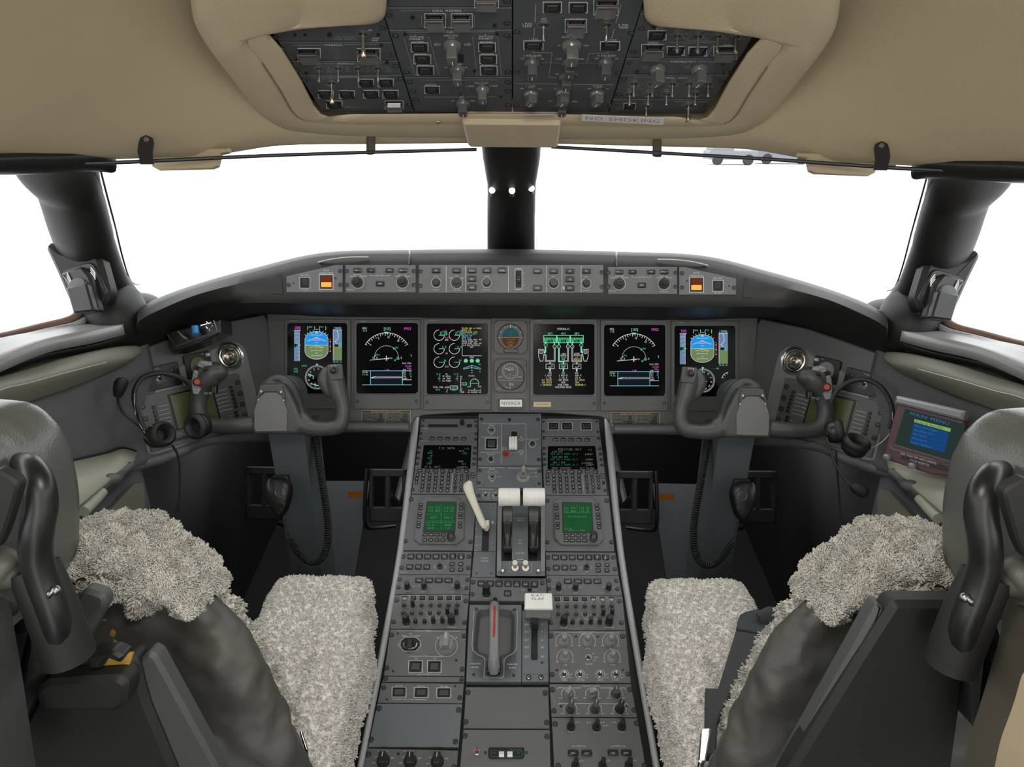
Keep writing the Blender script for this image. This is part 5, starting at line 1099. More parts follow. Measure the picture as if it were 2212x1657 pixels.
def eicas(M):
    g = M.g; W, Gn, C, Mg, Yl = 'e_white', 'e_green', 'e_cyan', 'e_mag', 'e_yel'; S = 6.372
    Q = lambda x, y: (900 + x / S, 670 + y / S)
    def tx(x, y, t, h, c, al='l', cw=None): X, Y = Q(x, y); g.mono(X, Y, t, h / S, (cw or h * .72) / S, c, al=al)
    for row, (y, vals) in enumerate(((345, None), (532, '0.0'), (718, '26'))):
        for k, x in enumerate((310, 520)):
            X, Y = Q(x, y); g.arc(X, Y, 72 / S, 90, 360, 1.0, W, seg=30); g.line([(X, Y), (X + 72 / S, Y)], 1.0, W if row < 2 else Gn)
            g.arc(X, Y, 72 / S, 200, 215, 1.4, Mg if row == 0 else W, seg=2)
            if row == 0: a, b = Q(x + 20, 302), Q(x + 110, 342); g.rect(*a, *b, 'screen', .0001); g.box(*a, *b, .8, Gn, .0002); X, Y = Q(x + 28, 322); g.mono(X, Y, '1.00', 30 / S, 20 / S, Gn, dz=.0003); tx(x + 45, 285, '1.54', 22, Mg, cw=15)
            else: tx(x + 100, y - 24, ('27' if k else '26') if row == 2 else vals, 28, Gn, 'r', 20)
    tx(415, 380, 'T/O', 24, Mg, 'c'); tx(415, 410, 'EPR', 22, W, 'c'); tx(415, 596, 'N1', 22, W, 'c'); tx(415, 780, 'ITT', 24, W, 'c')
    a = Q(628, 235); b = Q(628, 628); c_ = Q(895, 628); g.line([a, b, c_], .9, W)
    for i, (t, c) in enumerate((('OUTBD BRK LO PRESS', Yl), ('PEDS OFF', Yl), ('PASSENGER DOOR', Yl), ('FDM AIR FAULT', C), ('BLEED OFF', C), ('FDR FAIL', C), ('L-R WSHLD HEAT OFF', W), ('NOSE STEER OFF', W), ('WING FUEL XFER OFF', W), ('L-R ENG SHUTDOWN', W))): tx(638, 250 + i * 26, t, 20, c, cw=14.4)
    tx(757, 508, 'END', 20, W, 'c', 14); tx(760, 650, 'GEAR', 20, W, 'c', 15)
    for x in (678, 760, 841): X, Y = Q(x, 697); g.disc(X, Y, 28 / S, Gn, .0); g.text(X, Y, 'DN', 4, 6, W, dz=.0002)
    tx(880, 746, 'IN', 24, Gn, 'r', 16); tx(880, 846, '0', 24, Gn, 'r')
    p = [Q(*v) for v in ((645, 812), (645, 800), (761, 760), (876, 800), (876, 815), (761, 790))]; g.line(p, .9, C, close=True); g.line([Q(761, 760), Q(761, 808)], .9, W); g.line([Q(752, 830), Q(770, 830)], .8, W); g.line([Q(752, 860), Q(770, 860)], .8, W)
    for i, (a, t, b, c) in enumerate((('0.0', 'N2', '0.0', Gn), ('0', 'FF (PPH)', '0', Gn), ('28', 'OIL TEMP', '28', Gn), ('0', 'OIL PRESS', '0', 'e_red'))):
        y = 880 + i * 31; tx(328, y, a, 25, c, 'r', 18); tx(413, y, t, 20, W, 'c', 14); tx(572, y, b, 25, c, 'r', 18)
    tx(225, 1060, 'TOTAL FUEL (LBS)', 22, W, cw=14.6); a, b = Q(462, 1042), Q(566, 1088); g.box(*a, *b, .8, W); tx(560, 1065, '3970', 26, Gn, 'r', 20); tx(320, 1095, '3010', 22, Gn, 'r', 15); tx(430, 1098, '0', 22, W, 'r'); tx(422, 1124, '0', 22, W, 'r'); tx(545, 1098, '3060', 22, Gn, 'r', 15)
    tx(610, 915, 'NU', 22, W, 'c', 16); tx(610, 1100, 'ND', 22, W, 'c', 16); tx(625, 1127, 'STAB', 22, W, 'c', 15); g.line([Q(625, 940), Q(608, 940), Q(608, 1078), Q(625, 1078)], .9, W); g.box(*Q(622, 998), *Q(690, 1032), 1, Gn); tx(656, 1015, '3.0', 20, Gn, 'c', 15)
    tx(755, 905, '<TRIMS>', 18, W, 'c', 13); X, Y = Q(797, 1008); g.arc(X, Y, 60 / S, -35, 215, .9, W, seg=26); g.line([Q(740, 1008), Q(858, 1008)], .9, Gn); tx(797, 945, '4.5', 18, W, 'c', 13); tx(722, 1053, 'LWD', 20, W, 'c', 14); tx(872, 1053, 'RWD', 20, W, 'c', 14)
    g.line([Q(715, 1095), Q(715, 1103), Q(882, 1103), Q(882, 1088)], .8, W); g.disc(*Q(797, 1088), 1.3, Gn); tx(797, 1128, 'NL RUDDER NR', 20, W, 'c', 15.5)
def hyd(M):
    g = M.g; W, Gn, C, Yl, Mt = 'e_white', 'e_green', 'e_cyan', 'e_yel', 'e_mint'; S = 6.372
    Q = lambda x, y: (1130 + x / S, 670 + y / S)
    def tx(x, y, t, h, c, al='c', cw=None): X, Y = Q(x, y); g.mono(X, Y, t, h / S, (cw or h * .66) / S, c, al=al, dz=.0003)
    tx(555, 258, 'HYDRAULIC', 30, W, cw=19)
    for x, t, l, a, b in ((372, '28°C', '71%', 305, 430), (555, '40°C', '59%', 492, 615), (740, '28°C', '84%', 675, 803)):
        tx(x, 323, t, 26, Mt if x < 700 else W, cw=16); g.rect(*Q(x - 86, 380), *Q(x + 86, 446), 'e_green'); g.box(*Q(x - 88, 348), *Q(x + 88, 448), 1.2, Mt, .0002); g.rect(*Q(x - 82, 352), *Q(x + 82, 376), 'screen', .0001)
        for k in range(8): g.line([Q(x - 80 + k * 22, 440), Q(x - 62 + k * 22, 384)], 1.3, 'screen', .0001)
        g.rect(*Q(x - 36, 412), *Q(x + 36, 446), 'screen', .0002); tx(x, 430, l, 24, Gn, cw=15)
        for xx in (a, b): g.line([Q(xx, 450), Q(xx, 490)], 2.2, Mt)
    for x, y in ((311, 483), (434, 502), (492, 502), (617, 502), (676, 502), (800, 483)): X, Y = Q(x, y); g.disc(X, Y, 3.4, 'screen', .0002); g.arc(X, Y, 3.6, 0, 360, .8, Mt if x in (311, 492, 800) else W, .0003); tx(x, y, '1' if x < 500 else '2', 18, W)
    g.line([Q(307, 500), Q(307, 580), Q(290, 580)], 3, Mt); g.line([Q(800, 500), Q(800, 580), Q(815, 580)], 3, Mt); g.line([Q(492, 520), Q(492, 708), Q(555, 708), Q(555, 742)], 3, Mt)
    for p in (((434, 520), (434, 702), (311, 702), (311, 620), (290, 612)), ((617, 520), (617, 702), (560, 708)), ((676, 520), (676, 706), (800, 706), (800, 620), (815, 612)), ((372, 706), (372, 742)), ((738, 708), (738, 742))):
        g.line([Q(*v) for v in p], 3, W); g.line([Q(*v) for v in p], 1.2, 'screen', .0001)
    for s_, x in ((1, 250), (-1, 858)): g.line([Q(x - 38 * s_, 540), Q(x + 35 * s_, 545), Q(x + 40 * s_, 590), Q(x + 22 * s_, 700), Q(x - 16 * s_, 704), Q(x - 36 * s_, 640)], 1, W, close=True); X, Y = Q(x, 576); g.arc(X, Y, 3.6, 0, 360, .9, W); tx(x, 576, '1A' if s_ > 0 else '2A', 16, W, cw=11)
    for x, v, c in ((370, '0', W), (554, '3100', Gn), (738, '0', W)): g.box(*Q(x - 56, 742), *Q(x + 58, 806), .9, W); tx(x + (0 if len(v) > 1 else 28), 766, v, 28, c, cw=19); tx(x, 788, 'PSI', 22, W, cw=15); g.line([Q(x, 808), Q(x, 842)], 3, Mt if x == 554 else W)
    tx(556, 602, 'INBD', 20, W, cw=15); tx(556, 624, 'BRAKES', 20, W, cw=14); tx(556, 652, '3100', 28, Gn, cw=19); tx(556, 680, 'PSI', 22, W, cw=14); tx(740, 598, 'OUTBD', 20, W, cw=15); tx(740, 620, 'BRAKES', 20, W, cw=14); tx(740, 650, 'LO', 26, Yl, cw=19); tx(740, 678, 'PRESS', 24, Yl, cw=17)
    for i, t in enumerate(('RUD', 'L ELEV', 'L AIL', 'FLT SPLRS', 'GND SPLRS', 'L REVERSER')): tx(394, 865 + i * 32.5, t, 24, W if i < 3 else Yl, 'r', 15.2)
    for i, t in enumerate(('RUD', 'L ELEV R', 'L AIL R', 'GND SPLRS', 'GEAR', 'NOSE STEER', 'PARK/EMER BRAKE')): tx(553, 865 + i * 32.5, t, 24, W, 'c', 14.8)
    for i, t in enumerate(('RUD', 'ELEV R', 'AIL R', 'FLT SPLRS', 'GEAR', 'REVERSER R')): tx(714, 865 + i * 32.5, t, 24, W if i < 3 else Yl, 'l', 14.8)
for a in ((614, 757, 689, 884, "captain's primary flight display at the far left of the display row", 621, 750, 698, 850, lambda M: pfd(M, 0, 1)),
          (764, 908, 690, 884, "captain's map display showing FMS1 and a compass arc", 770, 903, 698, 850, lambda M: mfd(M, 0, 0, 1)),
          (915, 1061, 688, 886, "engine display with six round gauges, left of the standby instruments", 922, 1054, 699, 852, eicas),
          (1144, 1291, 689, 888, "hydraulic system display, right of the standby instruments", 1152, 1284, 700, 853, hyd),
          (1297, 1443, 691, 888, "copilot's map display showing FMS2 and a compass arc", 1305, 1437, 702, 855, lambda M: mfd(M, 534, 2, 2)),
          (1450, 1596, 693, 889, "copilot's primary flight display at the far right of the display row", 1457, 1588, 704, 856, lambda M: pfd(M, 833, 2))):
    M_ = display(*a[:9]); a[9](M_)
    if a[0] > 1400: M_.g.v = [(v[0], v[1] - 7 * 1.65 / F_PX, v[2]) for v in M_.g.v]
    M_.g.done('symbology', M_.e)
# ------------------------------------------------------------------ standby instruments, placards
CR = (900, 670, 6.372)
def standby(name, lab, poly, cy, draw):
    M_ = Mod(name, lab, 'instrument', FM.off(.004), CR, poly, 'main', .02, .0012, face='case'); r = q(M_.wd(1290, cy, 178 if cy < 500 else 198)); s = MB()
    s.lathe([(r * 1.02, 0), (r * 1.02, .0012), (r * .97, .0016), (r * .95, .0002), (0, .0002)], 40); M_.put('dial', s.mesh(['black']), 1290, cy); draw(M_); M_.done(); return M_
def adi(M_):
    d = M_.d; d.z = .0006; X, Y = 1292, 378
    d.poly([(X + 118 * math.cos(R(a)), Y - 135 * math.sin(R(a))) for a in range(0, 181, 12)], 'adi_sky'); d.poly([(X + 118 * math.cos(R(a)), Y - 135 * math.sin(R(a))) for a in range(180, 361, 12)], 'adi_brown')
    d.line([(X - 118, Y), (X + 118, Y)], 7, 'e_red', .0001); d.line([(X - 118, Y - 4), (X + 118, Y - 4)], 3, 'ink', .0002)
    for k, (dy, w) in enumerate(((30, 60), (52, 26), (72, 65), (98, 30), (115, 40))): d.line([(X - w, Y + dy), (X + w, Y + dy)], 3, 'tan', .0001)
    for dy, w in ((-30, 40), (-55, 26), (-80, 50)): d.line([(X - w, Y + dy), (X + w, Y + dy)], 3, 'black', .0001)
    for a in (0, 28, 60, 120, 152, 180, 75, 105): d.line([(X + 142 * math.cos(R(a)), Y - 150 * math.sin(R(a))), (X + 165 * math.cos(R(a)), Y - 170 * math.sin(R(a)))], 6, 'ink')
    d.poly([(X - 9, Y - 178), (X + 9, Y - 178), (X + 4, Y - 120), (X - 4, Y - 120)], 'ink'); M_.plate([(1196, 545), (1212, 528), (1395, 535), (1400, 575), (1385, 590), (1205, 585)], 'caging_bar', 'black', 0, .005, .001); M_.screws([(1085, 170), (1500, 170)], 12)
def alt(M_):
    d = M_.d; d.z = .0006; X, Y = 1290, 840
    for a in range(0, 360, 6): k = 24 if a % 36 == 0 else 12; d.line([(X + 112 * math.cos(R(a)), Y - 110 * math.sin(R(a))), (X + (112 - k) * math.cos(R(a)), Y - (110 - k) * math.sin(R(a)))], 4, 'ink')
    for a, t in ((54, '1'), (18, '2'), (-18, '3'), (-54, '4'), (-90, '5'), (-126, '6'), (198, '7'), (162, '8'), (126, '9'), (90, '0')): d.text(X + 78 * math.cos(R(a)), Y - 76 * math.sin(R(a)), t, 20)
    d.box(X - 34, 790, X + 42, 828, 3, 'ink'); d.text(X + 4, 809, '550', 26, 62); d.text(X, 886, 'ALT', 18, 38); d.text(1155, 920, '1014', 22, 60); d.text(1420, 920, '2992', 22, 62); d.line([(1100, 966), (1478, 966)], 3, 'ink')
    d.poly([(X - 80, 790), (X - 78, 800), (X - 6, 835), (X - 2, 826)], 'ink', .0002); d.poly([(X - 80, 808), (X - 80, 826), (X - 56, 824), (X - 52, 812)], 'red', .0002)
    d.poly([(1196, 1012), (1220, 1004), (1222, 1046), (1198, 1046)], 'red'); d.text(1305, 1018, '040', 26, 58); d.line([(1286, 990), (1286, 1100)], 6, 'ink'); d.line([(1316, 1020), (1316, 1045)], 4, 'ink'); d.text(1240, 1066, 'VMO', 16, 44); d.text(1132, 1080, 'BARO', 14, 40)
    M_.knob(1480, 758, 20, 'round', .006)
adi_ = standby('attitude_indicator', 'small round standby attitude indicator, blue over brown, above the altimeter', [(1062, 190), (1115, 138), (1470, 142), (1524, 190), (1520, 550), (1470, 605), (1118, 602), (1062, 545)], 368, adi)
alt_ = standby('altimeter', 'small round standby altimeter and airspeed dial below the attitude indicator', [(1062, 715), (1112, 668), (1468, 672), (1516, 715), (1512, 1080), (1462, 1134), (1112, 1130), (1060, 1080)], 905, alt)
M_ = Mod('registration_plate', 'white plate reading N700GX under the altimeter', 'placard', FM.off(.002), CR, box_px(1128, 1228, 1466, 1374), 'black', .006, .0005, face='holder')
M_.plate(box_px(1146, 1232, 1452, 1330), 'name_card', 'white', 0, .0014, .0003); M_.d.z = .0017; M_.d.text(1300, 1281, 'N700GX', 46, 256, 'inkdark'); M_.done()
d = Draw(lambda x, y: FM.uv(900 + x / 6.372, 670 + y / 6.372, -.004), -.0036)
d.text(1298, 1166, 'COPILOT GROUND OPERATION', 15, 392, 'inkfaint'); d.text(1298, 1199, 'PROHIBITED BETWEEN 450 AND 650 MHZ', 15, 440, 'inkfaint')
me = mesh_from(d.v, d.f, d.mats, d.m, smooth=False); me.transform(FM.mat()); link('lettering', me, ip)
M_ = Mod('tan_placard', 'blank tan paper label under the hydraulic display', 'label', FM.off(.0045), (1130, 670, 6.372), box_px(142, 1264, 383, 1332), 'tan', .001, .0002, face='card'); M_.d.line([(190, 1298), (335, 1298)], 14, 'ledge'); M_.done()
def placard(x0, y0, who):
    M_ = Mod('speed_placard', 'black table of airspeed limits under the %s displays' % who, 'placard', FM.off(-.003), PX1, box_px(x0, y0, x0 + 107, y0 + 28.5), 'black', .002, .0003, 'airspeed limit tables', face='card'); d = M_.d
    d.box(x0 + 1, y0 + 1, x0 + 106, y0 + 27.5, .8, 'tan'); d.text(x0 + 54, y0 + 3.6, 'AIRSPEED LIMITS (INDICATED SPEEDS)', 3, 66, 'ledge'); d.line([(x0 + 53, y0 + 6), (x0 + 53, y0 + 27)], .7, 'tan'); d.line([(x0 + 1, y0 + 6), (x0 + 106, y0 + 6)], .5, 'tan')
    L = (('VFE SLATS OUT 0 FLAPS', '225'), ('VFE SLATS OUT 6 FLAPS', '210'), ('VFE SLATS OUT 16 FLAPS', '210'), ('VFE SLATS OUT 30 FLAPS', '185'), ('VA MANEUVERING', ''), ('VLO 0 FLAPS 8000 FT', '206'))
    Rr = (('VMO SEA LEVEL TO 8000 FT', '300'), ('VMO 8000 TO 30,267 FT', '340'), ('MMO 30,267 TO 35,000', '.89'), ('MMO 35,000 TO 41,400', '.88'), ('VLE LANDING GEAR', '250'), ('VLO GEAR EXTENSION', '200'), ('VLO GEAR RETRACTION', '200'))
    for i, (a, b) in enumerate(L): d.text(x0 + 2, y0 + 8.5 + i * 2.9, a, 1.8, min(36, len(a) * 1.7), 'ledge', 'l'); b and d.text(x0 + 51, y0 + 8.5 + i * 2.9, b, 1.8, 5, 'ledge', 'r')
    for i, (a, b) in enumerate(Rr): d.text(x0 + 55, y0 + 8.5 + i * 2.8, a, 1.8, min(38, len(a) * 1.7), 'ledge', 'l'); d.text(x0 + 105, y0 + 8.5 + i * 2.8, b, 1.8, 5, 'ledge', 'r')
    M_.done()
placard(780.5, 886, "captain's"); placard(1319, 890.5, "copilot's")
# ------------------------------------------------------------------ glareshield units
CG = (600, 540, 4.337)
def gunit(name, lab, poly, cat='control panel', crop=CG, grp=None): return Mod(name, lab, cat, FG.off(.006), crop, poly, 'panel', .02, .0008, grp)
def caution(M_, bx, by, mx_, my_, txt, flip):
    M_.btn(bx, by, 84, 90, None, 'ann'); M_.t(bx, by - 72, 'ROLL SPLRS', 13, 80); M_.t(bx, by + 66, txt, 13, 66)
    M_.btn(mx_, my_, 112, 122, None, 'ann', name='warning_light'); M_.t(mx_, my_ - 108, 'MASTER', 13, 54); M_.t(mx_, my_ - 84, 'WARNING/CAUTION', 13, 124)
    M_.plate(box_px(mx_ - 47, my_ - 55, mx_ + 47, my_ - 4), 'red_lens', 'e_amberdim', .0024, .0034, .0003); M_.plate(box_px(mx_ - 47, my_ + 2, mx_ + 47, my_ + 47), 'amber_lens', 'e_amber', .0024, .0036, .0003)
M_ = gunit('warning_panel', "captain's glareshield panel with lit amber master caution light", [(80, 398), (80, 248), (540, 142), (608, 142), (608, 398)], grp='glareshield control panels'); caution(M_, 254, 308, 454, 300, 'PLT COMP', 1); M_.screws([(100, 328), (587, 198), (587, 328)], 20); M_.hole(147, 312, 9); M_.hole(541, 265, 9); M_.done()
def dispctl(M_, ox, oy, crs):
    X = lambda v: v + ox; Y = lambda v: v + oy
    for x, t in ((748, 'HSI o'), (873, 'V1'), (1048, 'FMS'), (1172, 'BRG <>')): M_.btn(X(x), Y(190), 76, 48, t, th_px=14)
    M_.btn(X(960), Y(316), 78, 52, 'MFD', th_px=15); M_.t(X(750), Y(232), 'MINIMUMS', 13, 78); M_.t(X(690), Y(246), 'RAD', 12, 30); M_.t(X(816), Y(246), 'BARO', 12, 38); M_.l([(X(708), Y(246)), (X(728), Y(246)), (X(736), Y(258))], 3); M_.l([(X(795), Y(246)), (X(774), Y(246)), (X(766), Y(258))], 3)
    M_.t(X(958), Y(240), 'NAV SRC', 13, 70); M_.l([(X(870), Y(226)), (X(870), Y(240)), (X(916), Y(240))], 3); M_.l([(X(1046), Y(226)), (X(1046), Y(240)), (X(1002), Y(240))], 3)
    M_.t(X(1168), Y(232), 'BARO SET', 13, 78); M_.t(X(1113), Y(246), 'IN', 12, 18); M_.t(X(1230), Y(247), 'HPA', 12, 30); M_.l([(X(1126), Y(246)), (X(1146), Y(246)), (X(1154), Y(258))], 3); M_.l([(X(1212), Y(246)), (X(1192), Y(246)), (X(1184), Y(258))], 3)
    M_.t(X(1170), Y(378), 'PUSH STD', 13, 78); M_.d.arc(X(750), Y(304), 58, -160, 60, 4); M_.d.arc(X(1168), Y(304), 57, -240, 60, 4); M_.knob(X(745), Y(304), 50, 'dual', .016); M_.knob(X(1168), Y(302), 50, 'dual', .018)
    M_.d.line([(X(650), Y(371)), (X(720), Y(371))], 8, 'inkfaint'); M_.screws([(X(x), Y(y)) for x in (648, 1275) for y in (200, 330)], 20)
M_ = gunit('display_controller', "captain's display controller with two knobs, beside the lit amber light", box_px(634, 142, 1292, 400), grp='glareshield control panels'); dispctl(M_, 0, 0, 1); M_.done()
M_ = gunit('guidance_panel', 'long central autopilot guidance panel of the glareshield', box_px(1322, 142, 3050, 403), crop=CG)
for x in (1578, 1760, 2162, 2208 + 40 - 46, 2540 - 20, 2662, 2842):
    if x != 2202: M_.l([(x, 148), (x, 396)], 4)
for x, y, t in ((1484, 192, 'FD'), (1676, 192, 'FLC'), (1819, 192, 'BARO'), (1960, 192, 'HDG'), (2101, 192, 'BANK'), (1819, 272, 'BC'), (1819, 352, 'APR')): M_.btn(x, y, 84, 54, t, th_px=15)
for x, y, t in ((301, 193, 'VNAV'), (451, 193, 'ALT'), (600, 193, 'AP'), (752, 193, 'FD'), (301, 350, 'VS'), (600, 271, 'YD'), (600, 350, 'CPL')):
    M_.btn(2125 + x * 1.0195 - 0, y * 1.0195, 84, 54, t, th_px=15)
Gx = lambda x: 2125 + x * 1.0195
Gy = lambda y: y * 1.0195
for x, t, t2 in ((1484, 'CRS 1', 'PUSH DCT'), (1958, 'HDG', 'PUSH SYNC')): M_.t(x, 245, t, 14, 44); M_.t(x, 374, t2, 12, 66); M_.d.arc(x, 307, 46, -250, 70, 4); M_.knob(x, 307, 38, 'round', .014)
M_.t(1676, 245, 'SPD', 14, 36); M_.t(1618, 262, 'FMS', 12, 28); M_.t(1734, 262, 'MAN', 12, 28); M_.t(1676, 376, 'PULL CHG', 12, 66); M_.d.arc(1676, 307, 57, -240, 60, 4); M_.knob(1676, 307, 46, 'dual', .016)
M_.t(Gx(450), Gy(244), 'ALT', 14, 32); M_.d.arc(Gx(450), Gy(305), 50, -240, 60, 4); M_.knob(Gx(450), Gy(305), 44, 'round', .016); M_.t(Gx(750), Gy(246), 'CRS 2', 14, 44); M_.t(Gx(750), Gy(373), 'PUSH DCT', 12, 66); M_.d.arc(Gx(750), Gy(308), 46, -250, 70, 4); M_.knob(Gx(752), Gy(308), 38, 'round', .014)
M_.d.box(Gx(96), Gy(174), Gx(160), Gy(362), 4, 'ink'); M_.recess(box_px(Gx(103), Gy(192), Gx(153), Gy(346)), 'wheel_slot'); s = MB(); s.lathe([(.012, -.004), (.0125, 0), (.012, .004)], 40, Matrix.Rotation(R(90), 4, 'Y'), flute=1, fd=.05); M_.put('pitch_wheel', s.mesh(['key']), Gx(128), Gy(269), -.006)
M_.t(Gx(128), Gy(172), 'DN', 13, 22); M_.t(Gx(126), Gy(364), 'UP', 13, 22)
for i, c in enumerate('PITCH'): M_.t(Gx(176), Gy(214 + i * 27), c, 14)
M_.plate([(Gx(534), Gy(350)), (Gx(550), Gy(330)), (Gx(550), Gy(370))], 'lit_arrow', 'e_mint', 0, .0006, .0001); M_.screws([(1340, 202), (1340, 337), (Gx(892), Gy(206)), (Gx(892), Gy(340))], 20); M_.done()
M_ = gunit('display_controller', "copilot's display controller with two knobs, right of the guidance panel", box_px(3095, 160, 3742, 414), grp='glareshield control panels'); dispctl(M_, 2450, 14, 2); M_.done()
CG2 = (1090, 540, 4.254)
M_ = gunit('warning_panel', "copilot's glareshield panel with lit amber master caution light", [(1604, 412), (1604, 158), (1655, 158), (2128, 265), (2128, 412)], crop=CG2, grp='glareshield control panels'); caution(M_, 1960, 330, 1764, 320, 'CPLT COMP', 1); M_.screws([(1630, 214), (1630, 345), (2110, 347)], 20); M_.hole(1676, 283, 9); M_.hole(2064, 331, 9); M_.done()
# ------------------------------------------------------------------ pedestal units
CA, CB, CC = (860, 890, 4.424), (820, 1170, 4.022), (760, 1350, 3.352)
def U(name, lab, fr, crop, poly, cat='control panel', mt='panel', grp='pedestal control panels', **k): return Mod(name, lab, cat, fr, crop, poly, mt, .014, .0008, grp, **k)
def arrowup(M_, x, y, s_, dn=1):
    d = Draw(lambda X, Y: M_.P(X, Y, .004), .0043); d.line([(x, y - s_ * dn), (x, y + s_ * dn)], 3); d.line([(x - s_ * .6, y - s_ * .3 * dn), (x, y - s_ * dn), (x + s_ * .6, y - s_ * .3 * dn)], 3); M_._merge(d)
# data loader slot
M_ = U('data_loader', 'data loader with a long black slot at the top left of the pedestal', FU, CA, [(222, 66), (762, 66), (758, 190), (206, 190)])
M_.recess(box_px(288, 120, 570, 146)); M_.knob(612, 112, 26, 'round', .012); M_.recess(box_px(655, 118, 706, 148)); M_.screws([(240, 78), (742, 88), (232, 132), (742, 134)], 14); M_.t(258, 157, 'VOLUME', 11, 50, 'ink'); M_.done()
# control display units
def cdu(who, P, fk, keys, num, scr, lines, arrows):
    M_ = U('flight_management_unit', who, FU, CA, P, 'keypad unit', grp='flight management keypads')
    for x, y, t in fk: M_.btn(x, y, 48, 26, t, th_px=9, lab=None)
    s = MB(); s.prism([M_.P(*p) for p in scr], 0, .0012, .0005, rnd=.003); link('screen', s.mesh(['screen']), M_.e)
    g = Draw(M_.P, .0014)
    for x, y, t, h, c, al in lines: g.mono(x, y, t, h, h * .86, c, al=al)
    g.done('symbology', M_.e)
    for x, y, t in keys: M_.btn(x, y, 30, 29, t, th=.0045, th_px=15, tw=14 if len(t) < 2 else 20)
    for x, y, t in num: M_.btn(x, y, 31, 31, t, style='round', th=.0045, th_px=15, tw=11 if len(t) < 2 else 20)
    for x, y in arrows: M_.btn(x, y, 26, 17, None, th=.004); M_.l([(x - 9, y), (x + 9, y)], 3)
    return M_
fk = [(326, 256, 'PERF'), (401, 257, 'DNAV'), (476, 258, 'NAV'), (551, 258, 'PREV'), (627, 259, 'FPL'), (207, 562, 'PERF'), (282, 563, 'NAV'), (356, 563, 'PREV'), (427, 564, 'NEXT'), (502, 565, 'FPL'), (575, 566, 'PROG'), (650, 567, 'DIR')]
rows_ = [('ABCDEF', 603, 186, 59.5), ('GHIJKL', 638, 179, 60.3), ('MNOPQR', 676, 175, 60.8), ('STUVW', 714, 232, 60.5), ('XYZ', 750, 226, 61)]
def keysat(f):
    K_ = []
    for i, (s_, y, x, dx) in enumerate(rows_):
        for j, c in enumerate(s_): K_.append((*f(x + j * dx, y, i, j), c))
    K_ += [(*f(410, 751, 4, 3), 'DEL'), (*f(470, 752, 4, 4), 'CLR')]; return K_
KL = keysat(lambda x, y, i, j: (x, y))
NL = [(552 - i * 4 + j * 57, 607 + i * 35, '1234567890.'[i * 3 + j]) for i in range(3) for j in range(3)] + [(545, 718, '.'), (600, 720, '0'), (655, 722, '-'), (540, 752, '+-'), (598, 753, '/')]
LL = [(465, 350, 'T.O. DATA', 20, 'e_termgrey', 'c'), (678, 354, '1/3', 18, 'e_termgrey', 'r'), (318, 374, 'V1', 15, 'e_termgrey', 'c'), (607, 376, 'VFTO', 15, 'e_termgrey', 'c'), (318, 422, 'VR', 15, 'e_termgrey', 'c'), (310, 472, 'V2', 15, 'e_termgrey', 'c'), (600, 476, 'VREF', 16, 'e_termgrey', 'c'), (305, 394, '096', 19, 'e_tealinv', 'c'), (632, 398, '168', 19, 'e_tealinv', 'c'), (300, 443, '101', 19, 'e_tealinv', 'c'), (296, 494, '109', 19, 'e_tealinv', 'c'), (625, 500, '121', 18, 'e_termgrey', 'c'), (250, 528, '<T.O. INIT', 18, 'e_termgrey', 'l'), (668, 532, 'ACCEPT>', 18, 'e_termgrey', 'r')]
M_ = cdu('left flight management keypad with takeoff data on its screen', [(206, 192), (758, 192), (748, 786), (128, 780)], fk, KL, NL, [(246, 318), (700, 320), (690, 545), (218, 540)], LL, [(203, 343), (195, 392), (188, 444), (181, 497), (734, 348), (731, 400), (728, 451), (724, 503)])
M_.l([(520, 598), (506, 775)], 2.5); M_.btn(714, 594, 34, 20, 'DIM', th_px=10); M_.btn(712, 617, 34, 22, 'BRT', th_px=10); M_.screws([(214, 206), (744, 208), (216, 256), (742, 262), (142, 742)], 15); M_.d.line([(218, 276), (284, 277)], 6, 'inkfaint'); M_.done()
fkr = [(1503, 266, 'PERF'), (1577, 266, 'DNAV'), (1652, 267, 'NAV'), (1728, 268, 'PREV'), (1805, 269, 'FPL'), (1441, 571, 'PERF'), (1516, 572, 'NAV'), (1589, 572, 'PREV'), (1662, 573, 'NEXT'), (1736, 573, 'FPL'), (1810, 574, 'PROG'), (1884, 574, 'DIR')]
KR = [(1427 + 60 * j + i * 1.5, y + 7, c) for i, (s_, y) in enumerate((('ABCDEF', 603), ('GHIJKL', 640), ('MNOPQR', 678))) for j, c in enumerate(s_)] + [(1491 + 61 * j, 720, c) for j, c in enumerate('STUVW')] + [(1495 + 61 * j, 759, c) for j, c in enumerate(('X', 'Y', 'Z', 'DEL', 'CLR'))]
NR = [(1797 + i * 4 + j * 56, 614 + i * 37, '123456789'[i * 3 + j]) for i in range(3) for j in range(3)] + [(1808, 725, '.'), (1864, 726, '0'), (1918, 728, '-'), (1811, 763, '+-'), (1866, 764, '/')]
LR = [(1640, 361, 'POSITION INIT', 20, 'e_termgrey', 'c'), (1855, 364, '1/1', 18, 'e_termgrey', 'r'), (1470, 383, 'LAST POS', 15, 'e_termgrey', 'l'), (1455, 404, 'N25 54.2 W080 16.2', 17, 'e_term', 'l'), (1862, 406, 'LOAD>', 18, 'e_termgrey', 'r'), (1470, 434, 'LAST REF WPT', 15, 'e_termgrey', 'l'), (1455, 456, 'N25 54.4 W080 16.7', 17, 'e_term', 'l'), (1866, 457, 'LOAD>', 18, 'e_termgrey', 'r'), (1480, 486, 'GPS 1 POS', 15, 'e_termgrey', 'l'), (1860, 490, '(LOADED)', 16, 'e_termgrey', 'r'), (1455, 507, 'N25 54.2 W080 16.3', 17, 'e_term', 'l'), (1870, 508, 'LOAD>', 18, 'e_termgrey', 'r'), (1466, 539, '<POS SENSORS', 18, 'e_termgrey', 'l'), (1876, 541, 'FLT PLAN>', 18, 'e_termgrey', 'r')]
